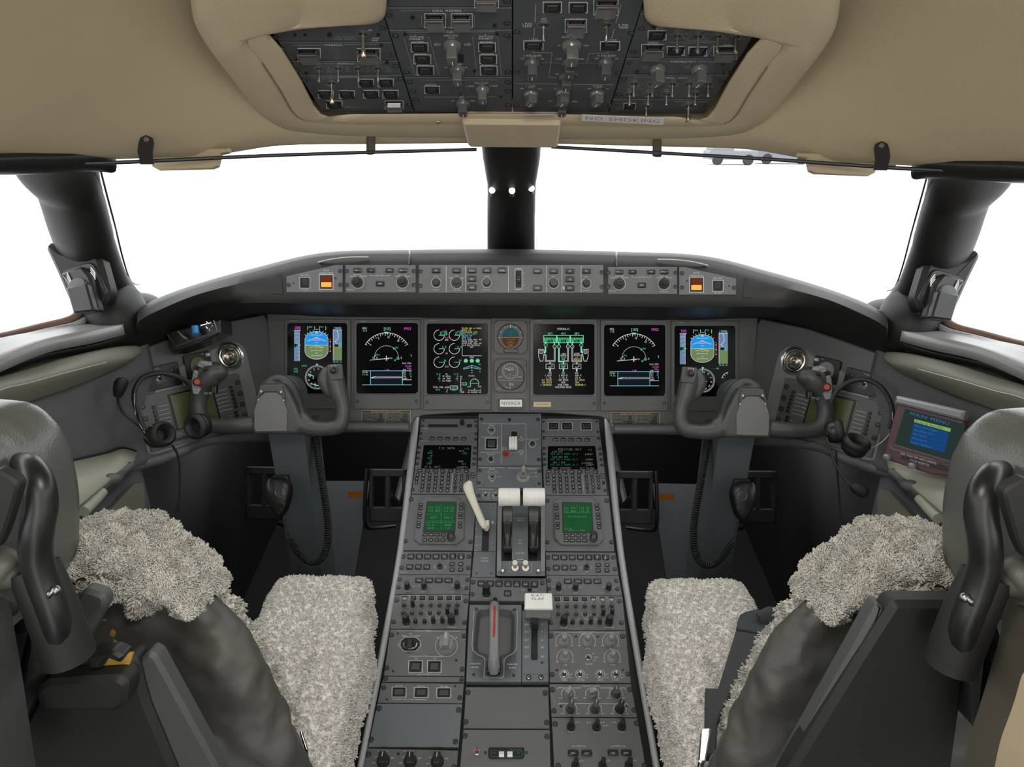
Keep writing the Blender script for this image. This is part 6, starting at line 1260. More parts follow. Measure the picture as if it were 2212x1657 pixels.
M_ = cdu('right flight management keypad with position init page on its screen', [(1368, 234), (1934, 236), (2002, 794), (1398, 790)], fkr, KR, NR, [(1432, 328), (1884, 326), (1908, 550), (1428, 550)], LR, [(1394, 352), (1396, 404), (1399, 456), (1401, 507), (1925, 355), (1932, 407), (1938, 458), (1945, 511)])
M_.l([(1762, 606), (1776, 782)], 2.5); M_.btn(1953, 604, 32, 20, 'BRT', th_px=10); M_.btn(1956, 624, 32, 20, 'DIM', th_px=10); M_.recess(box_px(1952, 662, 1974, 694)); M_.screws([(1392, 250), (1916, 252), (1978, 750)], 16); M_.done()
# annunciator panel at top right
M_ = U('alerting_unit', 'panel of three dark push buttons at the top right of the pedestal', FU, CA, [(1368, 66), (1915, 70), (1932, 230), (1372, 228)])
for x, t in ((1485, 'A/C PRESS'), (1614, 'ALT PRESS'), (1797, 'PHONE')): M_.btn(x, 136, 88, 62, None, 'ann'); M_.t(x, 98, t, 10, 60)
M_.l([(1430, 69), (1850, 69)], 2.5); M_.screws([(1390, 92), (1898, 88), (1388, 186), (1908, 190)], 14); M_.done()
# landing gear panel
M_ = U('landing_gear_unit', 'landing gear panel with ribbed white gear handle', FU, CA, [(772, 16), (1364, 16), (1370, 508), (760, 508)], mt='panel_blue', z0=.006)
M_.hole(1065, 74, 16); M_.screws([(797, 66), (1337, 70), (782, 452), (1345, 456)], 19); M_.t(893, 113, 'NOSE STEER', 12, 80); M_.t(893, 130, 'ARMED', 12, 46); M_.l([(792, 112), (845, 112)], 3); M_.l([(940, 112), (985, 112)], 3); M_.l([(988, 115), (984, 490)], 3)
M_.l([(998, 113), (1065, 113)], 3); M_.t(1108, 113, 'LDG GEAR', 12, 74); M_.l([(1152, 113), (1220, 113)], 3); M_.l([(1221, 115), (1222, 490)], 3); M_.d.arc(891, 172, 34, 0, 360, 4); M_.toggle(891, 172, 24, .013, 12, cm='metal'); M_.t(891, 216, 'OFF', 12, 26)
M_.l([(788, 240), (868, 240)], 3); M_.t(892, 240, 'HORN', 12, 40); M_.l([(918, 240), (976, 240)], 3); M_.btn(891, 303, 100, 90, None, 'ann', cm='knobdark'); M_.l([(782, 386), (840, 386)], 3); M_.t(886, 386, 'GEAR WARN', 12, 84); M_.t(886, 404, 'HORN RESET', 12, 84); M_.l([(932, 386), (974, 386)], 3)
M_.d.arc(886, 452, 30, 0, 360, 4); M_.knob(886, 452, 20, 'round', .008); M_.d.arc(1283, 306, 34, 0, 360, 4); M_.knob(1283, 306, 20, 'round', .006); M_.t(1283, 261, 'EVENT', 12, 44); M_.l([(1228, 261), (1258, 261)], 3); M_.l([(1310, 261), (1342, 261)], 3)
M_.t(1020, 342, 'DN LCK', 12, 50); M_.t(1020, 358, 'RELEASE', 12, 54); M_.knob(1030, 410, 26, 'round', .012, cm='red', name='lock_release'); M_.t(1178, 236, 'UP', 12, 20); M_.t(1178, 408, 'DN', 12, 20)
for y, s_ in ((262, 1), (380, -1)): M_.d.line([(1154, y), (1178, y - 16 * s_), (1202, y), (1190, y), (1190, y + 14 * s_), (1166, y + 14 * s_), (1166, y)], 3, 'ink', close=True)
M_.recess(box_px(1082, 188, 1138, 232)); s = MB(); 
for i in range(3):
    w = M_.wd(1098, 300, 26); s.tube([((i - 1) * w, -.016, .006), ((i - 1) * w, -.012, .013), ((i - 1) * w, .012, .013), ((i - 1) * w, .015, .008)], w * .52, 12, sub=3)
s.box((0, 0, .005), (.014, .024, .010)); s.mi = 1; s.box((.0, .020, .006), (.009, .012, .009), ch=.001); M_.put('gear_handle', s.mesh(['white', 'black']), 1098, 316); M_.d.box(1076, 182, 1144, 392, 3, 'inkfaint'); M_.done()
# bleed and wheel panel below
M_ = U('steering_unit', 'blue-grey panel with one lever switch and a big grey rotary knob', FU, CA, [(760, 514), (1371, 515), (1378, 725), (748, 722)], mt='panel_blue')
M_.screws([(780, 560), (1352, 568), (770, 678), (1350, 686)], 18); M_.t(898, 534, 'GND LIFT', 12, 64); M_.t(898, 550, 'DUMPING', 12, 56); M_.l([(772, 531), (860, 531)], 3); M_.l([(938, 532), (1020, 534)], 3); M_.toggle(899, 620, 30, .024, -8, 'bat', 'metal'); M_.d.arc(899, 622, 34, 0, 360, 3); M_.t(865, 574, 'MAN', 11, 24); M_.t(936, 574, 'MAN', 11, 28); M_.t(968, 620, 'AUTO', 11, 36); M_.t(898, 664, 'OFF', 11, 24)
M_.l([(1048, 536), (1150, 537)], 3); M_.l([(1236, 538), (1340, 538)], 3); M_.t(1195, 536, 'AUTOBRAKE', 12, 78); M_.knob(1196, 618, 66, 'skirt', .010, cm='knobgrey'); M_.knob(1196, 600, 42, 'pointer', .026, cm='knobgrey', rz=0)
for y, t, x in ((549, 'LOW', 1292), (581, 'MED', 1310), (617, 'HI', 1316)): M_.t(x, y, t, 11, 26); M_.l([(x - 56, y), (x - 24, y)], 2)
M_.hole(817, 700, 6); M_.hole(1305, 704, 6); M_.done()
M_ = U('engine_run_unit', 'small panel with two lever switches beside the white speedbrake handle', FU, CA, [(748, 726), (960, 726), (952, 852), (740, 850)], mt='panel_blue')
M_.l([(765, 736), (862, 737)], 3); M_.t(886, 740, 'ENGINE', 12, 46); M_.screws([(770, 800)], 16)
for x in (836, 934): M_.toggle(x, 797, 30, .018, -6, 'bat', 'metal'); M_.d.arc(x, 798, 34, 0, 360, 3)
M_.t(873, 770, 'ON', 11, 18); M_.t(873, 826, 'OFF', 11, 24); M_.done()
# radio tuning units
def rmu(who, base, octo, scr, lk, rk, bt, knob, txt, scw, nm):
    M_ = U('radio_tuning_unit', who, FU, CA, base, 'radio unit', grp='radio tuning units')
    s = MB(); s.prism([M_.P(*p, .004) for p in octo], 0, .006, .0018); link('bezel', s.mesh(['panel']), M_.e); h = .006
    s = MB(); s.prism([M_.P(*p, h) for p in inset_px(scr, -12)], h - .001, h + .0006, .0003, rnd=.003); link('screen_frame', s.mesh(['black']), M_.e)
    s = MB(); s.prism([M_.P(*p, h) for p in scr], h, h + .001, .0003); link('screen', s.mesh(['e_lcdgreen']), M_.e)
    g = Draw(lambda x, y: M_.P(x, y, h), h + .0013)
    for x, y, t, hh in txt:
        if t == '-': g.line([(x, y), (hh, y)], 2, 'e_lcdtext')
        elif t == '|': g.line([(x, y), (x, hh)], 2, 'e_lcdtext')
        else: g.mono(x, y, t, hh, hh * .8, 'e_lcdtext', al='c')
    g.done('symbology', M_.e)
    def kb(x, y, w, hh, t=None):
        W, H = q(M_.wd(x, y, w)), q(M_.hd(x, y, hh)); a, b = M_.P(x, y, h); link('button', mesh_btn(W, H, .0035, 'key', 'key'), M_.e, (a, b, h))
        dd = Draw(lambda X, Y: M_.P(X, Y, h + .0035), h + .0038)
        if t: dd.text(x, y, t, 11, 26)
        else: dd.line([(x - 8, y - 2), (x + 8, y - 2)], 3)
        M_._merge(dd)
    for x, y in lk + rk: kb(x, y, 36, 24)
    for x, y, t in bt: kb(x, y, 44, 27, t)
    a, b = M_.P(*knob, h); link('knob', mesh_knob('round', q(M_.wd(*knob, 40)), .022, 'black'), M_.e, (a, b, h)); a, b = M_.P(*knob, h + .022); link('inner_knob', mesh_knob('round', q(M_.wd(*knob, 26)), .008, 'knobdark'), M_.e, (a, b, h + .021))
    M_.d.line([(nm - 40, octo[0][1] + 14), (nm + 40, octo[0][1] + 16)], 7, 'inkfaint'); M_.screws(scw, 22); return M_
def inset_px(p, d):
    a = inset([(x, -y) for x, y in p], d) if area2([(x, -y) for x, y in p]) > 0 else inset([(x, -y) for x, y in p][::-1], d); return [(x, -y) for x, y in a]
M_ = rmu('left radio tuning unit with green screen and black rotary knob', [(128, 788), (748, 792), (735, 1000), (712, 1325), (32, 1322)], [(262, 808), (566, 812), (634, 872), (628, 1205), (556, 1262), (198, 1258), (150, 1215), (200, 862)], [(284, 866), (548, 870), (535, 1140), (250, 1138)],
    [(218, 888), (214, 923), (209, 975), (205, 1010), (198, 1060), (194, 1097)], [(602, 888), (602, 924), (596, 976), (596, 1010), (592, 1063), (592, 1100)],
    [(258, 1174, 'SQ'), (316, 1174, 'DIM'), (373, 1174, '1/2'), (433, 1175, 'STO'), (254, 1224, 'ID'), (311, 1224, 'PGE'), (370, 1224, 'TST'), (428, 1224, 'DME')], (507, 1200),
    [(345, 915, '131.775', 21), (485, 918, '110.50', 21), (345, 946, '122.800', 21), (480, 948, '110.50', 21), (268, 978, '-', 540), (340, 1012, '4577', 22), (478, 1012, '355.0', 22), (260, 1045, '-', 540), (310, 1082, 'MLS 40', 15), (475, 1082, '2000', 22), (258, 1060, '-', 535), (312, 1112, 'ABOVE', 17), (470, 1112, '1:20', 17), (412, 880, '|', 1130)], [(126, 836), (70, 1236), (690, 1242)], 300); M_.done()
M_ = rmu('right radio tuning unit with green screen and black rotary knob', [(1400, 796), (2012, 800), (2068, 1332), (1404, 1328)], [(1548, 814), (1852, 818), (1922, 878), (1962, 1222), (1912, 1272), (1556, 1266), (1496, 1208), (1482, 862)], [(1576, 872), (1842, 876), (1856, 1148), (1584, 1146)],
    [(1514, 892), (1516, 927), (1520, 980), (1522, 1015), (1524, 1068), (1525, 1105)], [(1896, 893), (1902, 928), (1908, 979), (1912, 1015), (1917, 1068), (1921, 1105)],
    [(1606, 1183, 'SQ'), (1665, 1183, 'DIM'), (1723, 1183, '1/2'), (1780, 1184, 'STO'), (1608, 1228, 'ID'), (1666, 1229, 'PGE'), (1725, 1229, 'TST'), (1784, 1229, 'DME')], (1866, 1208),
    [(1640, 920, '131.225', 21), (1775, 920, '110.50', 21), (1640, 950, '122.800', 21), (1778, 950, '110.50', 21), (1590, 965, '-', 1840), (1710, 1003, 'ADF PRESET PAGE', 15), (1620, 1118, 'DIS 20', 15), (1708, 1136, 'PRESS TO STORE', 14), (1710, 885, '|', 985)], [(1424, 850), (1992, 850), (1424, 1245), (2040, 1245)], 1580); M_.done()
# small key units, lower pedestal
def fkeys(who, side_):
    L = side_ == 'l'; P = [(196, 84), (800, 88), (790, 284), (162, 284)] if L else [(1442, 92), (2048, 94), (2075, 292), (1446, 290)]
    M_ = U('checklist_keypad', who, FL, CB, P, grp='small keypads on the pedestal'); x0, y0 = (273, 131) if L else (1528, 138)
    for i, t in enumerate(('DSPL', 'MAP|PLAN', 'SYNC', 'TERR', 'SKP|ITM', None, None)):
        x = x0 + i * 72.5; M_.btn(x, y0, 58, 46, t, th_px=12 if t and '|' not in t else 9)
        if t is None: arrowup(M_, x, y0, 14, 1 if i == 5 else -1)
    y1 = y0 + 90
    for i, t in enumerate(('CHKL', 'SYS', 'PAGE')): M_.btn((262 if L else 1535) + i * 74, y1, 56, 44, t, th_px=12)
    jx = 524 if L else 1797; M_.knob(jx, y1, 24, 'cross', .014); 
    for dx, dy, pts in ((-46, 0, [(6, -12), (-4, 0), (6, 12)]), (46, 0, [(-6, -12), (4, 0), (-6, 12)]), (0, 34, [(-12, -6), (0, 4), (12, -6)]), (0, -40, [(-12, 6), (0, -4), (12, 6)])): M_.l([(jx + dx + a, y1 + dy + b) for a, b in pts], 3)
    for i, (t, dx, dy) in enumerate((('TTG', 0, -24), ('SPD', 75, -24), ('ALT', 0, 24), ('ET', 75, 24))): M_.btn((630 if L else 1900) + dx, y1 + dy, 42, 28, t, th_px=11)
    M_.screws([(206, 131), (775, 131), (192, 228), (770, 230)] if L else [(1464, 138), (2030, 138), (1468, 238), (2044, 240)], 20)
    if L: M_.d.line([(178, 267), (242, 268)], 7, 'inkfaint')
    M_.done()
fkeys('left small keypad with arrow keys below the left radio unit', 'l'); fkeys('right small keypad with arrow keys below the right radio unit', 'r')
def wxr(who, L):
    P = [(160, 288), (790, 288), (778, 458), (132, 456)] if L else [(1447, 294), (2076, 296), (2108, 470), (1462, 464)]
    M_ = U('radar_unit', who, FL, CB, P, grp='weather radar panels')
    for i, t in enumerate(('FSBY', 'STAB', 'TGT', 'SECT')): M_.btn((344 if L else 1637) + i * 85, 338 if L else 347, 68, 40, t, th_px=12)
    for x, y in (((242, 400), (388, 398), (676, 396)) if L else ((1554, 408), (1700, 408), (1988, 410))): M_.knob(x, y, 27, 'round', .018); M_.t(x - 46, y - 15, 'OFF', 9, 20); M_.t(x + 52, y - 12, 'STBY', 9, 26)
    M_.t((250 if L else 1560), 430 if L else 440, 'GAIN', 10, 40); M_.t((384 if L else 1700), 436 if L else 446, 'RADAR', 10, 44); M_.t((628 if L else 1940), 438 if L else 446, 'TILT', 10, 30)
    M_.screws([(175, 328), (762, 334), (165, 398), (755, 406)] if L else [(1472, 340), (2056, 340), (1472, 410), (2066, 412)], 19); M_.done()
wxr('left weather radar panel with three small black knobs', True); wxr('right weather radar panel with three small black knobs', False)
def audio(who, L):
    P = [(130, 462), (778, 464), (752, 758), (92, 756)] if L else [(1462, 468), (2110, 474), (2138, 768), (1470, 764)]
    M_ = U('audio_unit', who, FL, CB, P, grp='audio control panels'); 
    for i in range(7):
        x, y = ((217 + i * 77.5, 492) if L else (1544 + i * 78.5, 502)); M_.btn(x, y, 50, 34, None, 'ann'); 
        if (i == 0 and L) or (i >= 4 and not L): M_.plate(box_px(x - 18, y - 8, x + 18, y + 12), 'lit_cap', 'ledge', .0024, .0032, .0003)
        M_.l([(x - 30, y - 16), (x - 30, y + 14)], 2.5); M_.l([(x + 30, y - 16), (x + 30, y + 14)], 2.5)
    y0 = 470 if L else 481; a, b = (190, 722) if L else (1520, 2042); M_.l([(a, y0), ((a + b) / 2 - 50, y0)], 2.5); M_.t((a + b) / 2, y0, 'XMTR', 11, 60); M_.l([((a + b) / 2 + 50, y0), (b, y0)], 2.5)
    for j, (yy, names) in enumerate(((556, ('VHF1', 'VHF2', 'VHF3', 'HF1', 'HF2', 'PA', 'MKR')), (624, ('NAV1', 'NAV2', 'DME1', 'ADF1', 'SAT', '', '')))):
        for i, t in enumerate(names):
            x = (213 + i * 77.2 - j * 8) if L else (1550 + i * 77.5 + j * 3); y = yy + (0 if L else 9)
            big = (j == 1 and i >= 5) or (L and j == 0 and i == 1); M_.knob(x, y, 20, 'round', .020 if big else .009, cm='key' if big else 'knobdark')
            if t: M_.t(x, y - 29, t, 10, 34)
            if j == 1 and i in (3, 4): M_.d.arc(x, y, 27, -200, 20, 2.5)
    for x, r, h in (((233, 34, .024), (313, 20, .010), (391, 20, .009), (468, 21, .018), (547, 20, .016), (626, 34, .024)) if L else ((1600, 34, .024), (1676, 20, .010), (1754, 20, .009), (1833, 21, .018), (1911, 20, .016), (1992, 34, .024))): M_.knob(x, 698 if L else 706, r, 'round', h, cm='black' if r > 30 else 'key')
    M_.t(230 if L else 1600, 740 if L else 748, 'SPEAKER', 11, 56); M_.t(625 if L else 1992, 744 if L else 748, 'HEADPHONE', 11, 84); M_.l([(370, 664 + (0 if L else 8)), (590, 664)] if L else [(1725, 674), (1950, 676)], 2.5)
    M_.screws([(150, 510), (748, 518), (122, 698), (738, 704)] if L else [(2082, 520), (1488, 706), (2100, 706)], 20); M_.done()
audio('left audio panel crowded with small volume knobs', True); audio('right audio panel crowded with small volume knobs', False)
M_ = U('trim_unit', 'trim panel with big grey rudder trim knob and two square buttons', FL, CB, [(92, 762), (752, 764), (738, 1168), (36, 1164)])
M_.screws([(104, 812), (732, 820), (64, 1098), (716, 1110)], 22); M_.l([(144, 775), (388, 779)], 3); M_.t(422, 778, 'TRIMS', 17, 58); M_.l([(460, 779), (700, 780)], 3); M_.t(272, 800, 'AIL', 15, 26); M_.l([(195, 820), (350, 820)], 2.5)
for x in (205, 225, 325, 345): M_.l([(x - 7, 814), (x + 2, 820), (x - 7, 826)], 2.5)
M_.recess([(222, 838), (312, 838), (346, 868), (348, 905), (312, 944), (212, 944), (184, 908), (188, 868)], 'switch_well'); M_.d.line([(218, 830), (316, 830), (354, 864), (356, 908), (316, 952), (208, 952), (176, 910), (180, 864)], 3, 'ink', close=True)
s = MB(); s.box((0, 0, .006), (.011, .017, .012), ch=.002); M_.put('aileron_switch', s.mesh(['key']), 264, 905); s = MB(); s.tube([(-.013, .003, .002), (-.011, -.006, .003), (0, -.009, .004), (.011, -.006, .003), (.013, .003, .002)], .0016, 8, sub=3); M_.put('switch_guard', s.mesh(['steel']), 266, 900)
for x, t in ((165, 'LWD'), (358, 'RWD')): M_.t(x, 882, t[0] + '|' + t[1] + '|' + t[2], 11)
M_.knob(580, 900, 76, 'skirt', .006, cm='knobgrey'); M_.knob(580, 900, 72, 'pointer', .026, cm='knobgrey'); M_.t(590, 797, 'RUD', 15, 32); M_.d.arc(580, 905, 96, 0, 360, 3); M_.t(503, 833, 'NL', 13, 16); M_.t(668, 833, 'NR', 13, 18); M_.d.arc(584, 890, 74, 50, 130, 3); M_.l([(522, 850), (535, 838), (538, 852)], 3); M_.l([(646, 850), (633, 838), (630, 852)], 3)
M_.l([(258, 1004), (260, 996), (370, 997)], 3); M_.t(400, 997, 'STAB', 14, 40); M_.l([(430, 998), (541, 999), (540, 1008)], 3)
for x, t in ((312, 'CH1'), (475, 'CH2')): M_.btn(x, 1086, 104, 88, None, 'ann', cm='knobdark'); M_.t(x + 3, 1018, t, 13, 26)
M_.l([(248, 1150), (316, 1152)], 3); M_.t(386, 1153, 'PUSH OFF/RESET', 13, 130); M_.l([(456, 1153), (526, 1154)], 3)
for x, y in ((158, 797), (666, 1032), (116, 1125)): M_.hole(x, y, 11)
M_.done()
M_ = U('blank_strip', 'narrow blank strip between the trim panel and the call buttons', FL, CB, [(36, 1170), (738, 1174), (736, 1220), (22, 1216)], 'blank panel'); M_.screws([(52, 1190), (712, 1200)], 22); M_.done()
M_ = U('call_unit', 'panel with three square call buttons, left side of the pedestal', FL, CC, [(216, 418), (812, 424), (800, 566), (186, 562)])
for x, y, t in ((342, 487, 'LAV CALL'), (502, 490, 'CREW CALL'), (666, 492, 'CREW AREA')): M_.btn(x, y, 88, 62, None, 'ann', cm='knobdark'); M_.t(x, y - 46, t, 10, 60)
M_.l([(290, 538), (365, 539)], 3); M_.t(412, 540, 'PUSH TO RESET', 10, 80); M_.l([(458, 541), (536, 542)], 3); M_.hole(748, 444, 8); M_.hole(254, 540, 8); M_.screws([(232, 454), (782, 528)], 18); M_.done()
M_ = U('blank_unit', 'large blank blue-grey panel at the lower left of the pedestal', FL, CC, [(184, 568), (798, 572), (774, 884), (118, 882)], 'blank panel', 'panel_blue', 'blank panels'); M_.screws([(198, 605), (774, 616), (142, 832), (750, 846)], 20); M_.done()
M_ = U('heater_unit', 'dark panel with three chunky black knobs at the bottom left of the pedestal', FL, CC, [(116, 892), (770, 908), (752, 1150), (60, 1150)], mt='console')
for x, y in ((228, 986), (424, 988), (620, 990)): M_.knob(x, y, 48, 'tall', .020, cm='black'); M_.t(x - 52, y - 30, 'AFT', 11, 22); M_.t(x + 66, y - 22, 'OFF', 11, 24); M_.t(x - 70, y + 14, 'OFF', 11, 24)
M_.t(225, 914, 'CREW HEAD', 9, 80); M_.t(410, 914, 'FOOTWARMER', 9, 74); M_.screws([(122, 940), (740, 1030)], 20); M_.hole(336, 934, 11); M_.done()
# centre column
M_ = U('display_select_unit', 'row of seven black keys over a black knob, between throttles and brake handle', FL, CB, [(792, 310), (1446, 316), (1458, 516), (782, 512)])
for i, t in enumerate(('ELEC', 'ANTI|ICE', 'HYD', 'A/|ICE', 'W|FUEL', 'ENG', 'FLT|CTRL')): M_.btn(884 + i * 77, 365 + i * 1.2, 62, 50, t, th_px=12 if '|' not in t else 10)
M_.knob(928, 452, 38, 'round', .030, cm='black'); M_.t(928, 492, 'DIMMER', 10, 44); M_.btn(1113, 450, 62, 50, 'STAT', th_px=13); M_.knob(1303, 420, 20, 'round', .010); M_.t(1250, 420, 'APPR', 11, 30); M_.t(1348, 421, 'ALWD', 11, 34); M_.recess(box_px(1190, 424, 1226, 448), 'slot', 'panel'); M_.screws([(812, 355), (1414, 362), (806, 458)], 20); M_.done()
M_ = U('brake_unit', 'parking brake panel with a deep grey handle well', FL, CB, [(782, 546), (1234, 548), (1232, 1218), (750, 1214)], mt='panel_blue')
M_.done_later = 1
wl = [(845, 640), (870, 596), (930, 590), (1080, 592), (1140, 600), (1170, 650), (1168, 900), (1158, 950), (1110, 980), (1060, 990), (1050, 1150), (945, 1150), (945, 990), (890, 975), (835, 950), (822, 900)]
s = MB(); w3 = [M_.P(*p) for p in wl]; w3 = w3[::-1] if area2(w3) < 0 else w3; w3 = rounded(w3, .004); i3 = inset(w3, .003); i4 = inset(w3, .006); n = len(w3)
cut = MB(); cut.prism(inset(w3, .0003), -.012, .01); co = link('tmp', cut.mesh(['console'])); co.parent = M_.e; bm_ = M_.face.modifiers.new('b', 'BOOLEAN'); bm_.object = co; bm_.operation = 'DIFFERENCE'; bm_.solver = 'EXACT'; bake(M_.face); bpy.data.objects.remove(co)
s.v = [Vector((x, y, .0005)) for x, y in w3] + [Vector((x, y, -.006)) for x, y in i3] + [Vector((x, y, -.0112)) for x, y in i4]; s.f = [(l * n + a, l * n + (a + 1) % n, (l + 1) * n + (a + 1) % n, (l + 1) * n + a) for l in range(2) for a in range(n)] + [tuple(range(2 * n, 3 * n))]; s.m = [0] * len(s.f)
link('handle_well', s.mesh(['console']), M_.e)
M_.d.z = .0016; M_.d.line([(820, 605), (803, 900), (808, 950), (850, 985), (900, 1005), (916, 1030), (905, 1170), (918, 1188), (1065, 1190), (1080, 1172), (1082, 1030), (1110, 1002), (1170, 970), (1192, 930), (1197, 605)], 3, 'ink')
M_.t(832, 1065, 'PARK/EMER', 13, 88); M_.t(832, 1095, 'BRAKE', 15, 62); M_.t(1156, 1070, 'PARK/EMER', 13, 86); M_.t(1156, 1100, 'BRAKE', 15, 62); M_.screws([(842, 586), (1170, 592), (818, 1156), (1164, 1162)], 14)
M_.done()
def lever_world(fr, crop, pts, hs): return [fr.w(*fr.uv(crop[0] + x / crop[2], crop[1] + y / crop[2], h), h) for (x, y), h in zip(pts, hs)]
e = thing('parking_brake', 'grey parking brake handle with a red stripe down its middle', 'handle', Matrix.Translation(lever_world(FL, CB, [(990, 1130)], [0])[0]))
P = lever_world(FL, CB, [(994, 1120), (992, 1060), (992, 980), (995, 800), (996, 600), (998, 548)], [.004, .018, .030, .030, .029, .018])
m = MB(); m.tube(P, [.0115, .0115, .0098, .0092, .0098, .0100], 16, [.012, .011, .007, .006, .006, .008], upv=FL.n, sub=5); link('grip', m.mesh(['rail'], 60), e, world=True)
m = MB(); m.tube([p + FL.n * .0052 for p in lever_world(FL, CB, [(992, 885), (997, 700), (1000, 572)], [.030, .030, .0295])], .0028, 8, .0014, upv=FL.n, sub=4); o = link('red_stripe', m.mesh(['red']), e, world=True)
m = MB(); m.box((0, 0, .006), (.026, .022, .012), ch=.002); m.mi = 0; me = m.mesh(['black']); a, b = FL.uv(CB[0] + 993 / CB[2], CB[1] + 1110 / CB[2]); me.transform(FL.mat(a, b, .0015)); link('pivot_block', me, e, world=True)
m = MB(); m.tube(lever_world(FL, CB, [(1004, 500), (1006, 548)], [.012, .018]), .0045, 10); link('release_button', m.mesh(['black']), e, world=True)
# flap lever
M_ = U('flap_unit', 'slat and flap selector panel with position marks and long black slot', FL, CB, [(1240, 602), (1462, 604), (1470, 1216), (1236, 1216)], mt='panel_blue')
M_.recess([(1322, 620), (1372, 620), (1374, 1022), (1362, 1030), (1324, 1030), (1314, 1020)], 'slot', 'black')
for y, a, b in ((721, 'IN', '0'), (783, 'OUT', '0'), (855, 'OUT', '6'), (917, 'OUT', '16'), (999, 'OUT', '30')): M_.t(1278, y, a, 18, 26 + 8 * len(a) - 14); M_.t(1414, y, b, 17, 12 * len(b))
M_.l([(1238, 1152), (1466, 1154)], 2.5, 'black')
for x in (1295, 1403): M_.d.disc(x, 1180, 24, 'black'); M_.put('jack_socket', mesh_ring(q(M_.wd(x, 1180, 17)), 'metal') if 'mesh_ring' in globals() else mesh_screw(.004), x, 1180)
M_.hole(1412, 1052, 11); M_.done()
e = thing('flap_lever', 'white SLAT/FLAP lever knob on a short black stem', 'lever', Matrix.Translation(lever_world(FL, CB, [(1346, 760)], [0])[0]))
m = MB(); P = lever_world(FL, CB, [(1345, 760), (1345, 690)], [-.004, .03]); m.tube(P, .0085, 12, .006, upv=FL.n); link('stem', m.mesh(['black']), e, world=True)
fk_ = Frame(lever_world(FL, CB, [(1380, 560)], [.040])[0], vx, (FL.n * .86 + Vector((0, -.35, .1))))
def pxk(x, y): return fk_.uv(CB[0] + x / CB[2], CB[1] + y / CB[2])
m = MB(); m.prism([pxk(*p) for p in ((1262, 445), (1498, 446), (1506, 590), (1258, 588))], -.012, 0, .002, rnd=.003); me = m.mesh(['white']); me.transform(fk_.mat()); link('knob', me, e, world=True)
m = MB(); m.prism([pxk(*p) for p in ((1262, 560), (1504, 562), (1494, 660), (1262, 655))], -.022, -.008, .002, rnd=.004); me = m.mesh(['panel']); me.transform(fk_.mat()); link('knob_skirt', me, e, world=True)
d = Draw(lambda x, y: pxk(x, y), .0003); d.text(1374, 466, 'SLAT/', 20, 116, 'inkdark'); d.text(1376, 497, 'FLAP', 20, 104, 'inkdark'); me = mesh_from(d.v, d.f, d.mats, d.m, smooth=False); me.transform(fk_.mat()); link('lettering', me, e, world=True)
M_ = U('blank_unit', 'blank grey panel in the middle of the pedestal behind the brake handle', FL, CC, [(826, 450), (1424, 450), (1432, 752), (808, 750)], 'blank panel', grp='blank panels', z0=-.004); M_.screws([(842, 490), (1400, 493), (826, 702), (1410, 708)], 19); M_.done()
M_ = U('recorder_unit', 'bottom centre pedestal panel with a small black unit and two white buttons', FL, CC, [(808, 757), (1434, 759), (1442, 1150), (772, 1150)], grp='pedestal control panels')
M_.screws([(820, 805), (1414, 809)], 20); M_.plate([(996, 886), (1244, 888), (1250, 905), (1248, 952), (1234, 966), (1000, 966), (988, 950), (988, 900)], 'recorder_face', 'black', 0, .003, .0006)
d_ = Draw(lambda x, y: M_.P(x, y, .003), .0034)
d_.box(1008, 912, 1116, 955, 2, 'green'); d_.box(1124, 914, 1234, 956, 2, 'green'); d_.text(1030, 926, 'CH', 11, 22, 'green'); d_.text(1206, 928, 'CH', 11, 22, 'green'); d_.text(1185, 903, 'DEHYD AVAIL', 9, 86, 'green'); M_._merge(d_)
for x, t in ((1084, 'OFF'), (1145, 'PILOT')): M_.plate(box_px(x - 19, 915, x + 19, 954), 'button', 'white', .003, .006, .0008); dd = Draw(lambda X, Y: M_.P(X, Y, .006), .0063); dd.text(x, 930, t, 9, 26, 'inkdark'); M_._merge(dd)
s = MB(); s.lathe([(.006, 0), (.006, .003), (.004, .0035), (.003, .008), (.002, .009), (0, .009)], 6); M_.put('breaker', s.mesh(['steel']), 905, 925); s = MB(); s.lathe([(.0028, .008), (.0026, .012), (0, .0125)], 12); M_.put('breaker_button', s.mesh(['red']), 905, 925)
M_.d.disc(1118, 903, 8, 'knobgrey'); 
for x in (968, 1265): M_.screws([(x, 925)], 10)
M_.done()
# right column lower
M_ = U('cockpit_lights_unit', 'upper cockpit lights panel with five grey dimmer knobs and five toggles', FL, CB, [(1470, 770), (2138, 774), (2184, 1228), (1480, 1222)])
M_.screws([(1490, 822), (2112, 824), (1500, 1156), (2156, 1152)], 22); M_.l([(1522, 800), (1524, 786), (1720, 789)], 3); M_.t(1796, 790, 'COCKPIT LIGHTS', 15, 140); M_.l([(1872, 790), (2072, 791), (2074, 808)], 3); M_.t(1794, 808, 'INTEGRAL', 11, 78)
for x, y, a, b, c in ((1602, 868, 'DIM', 'BRT', 'L'), (1803, 866, 'DIM', 'BRT', 'CTR'), (2006, 866, 'DIM', 'BRT', 'R'), (1610, 1008, 'DIM', 'BRT', 'CB'), (2020, 1008, 'DIM', 'BRT', 'OVHD')):
    M_.knob(x, y, 52, 'skirt', .020, cm='knobgrey'); M_.d.arc(x, y - 2, 70, -25, 205, 3); M_.t(x - 66, y + 38, a, 12, 24); M_.t(x + 70, y + 38, b, 12, 24); M_.t(x + 4, y + 64, c, 13, 8 + 10 * len(c))
M_.t(1857, 975, 'ON', 12, 18); M_.t(1880, 1006, 'AUTO', 12, 38); M_.t(1866, 1034, 'OFF', 12, 22); M_.t(1820, 1065, 'MASTER', 14, 60); M_.toggle(1816, 1006, 30, .017, -10, 'bat', 'metal')
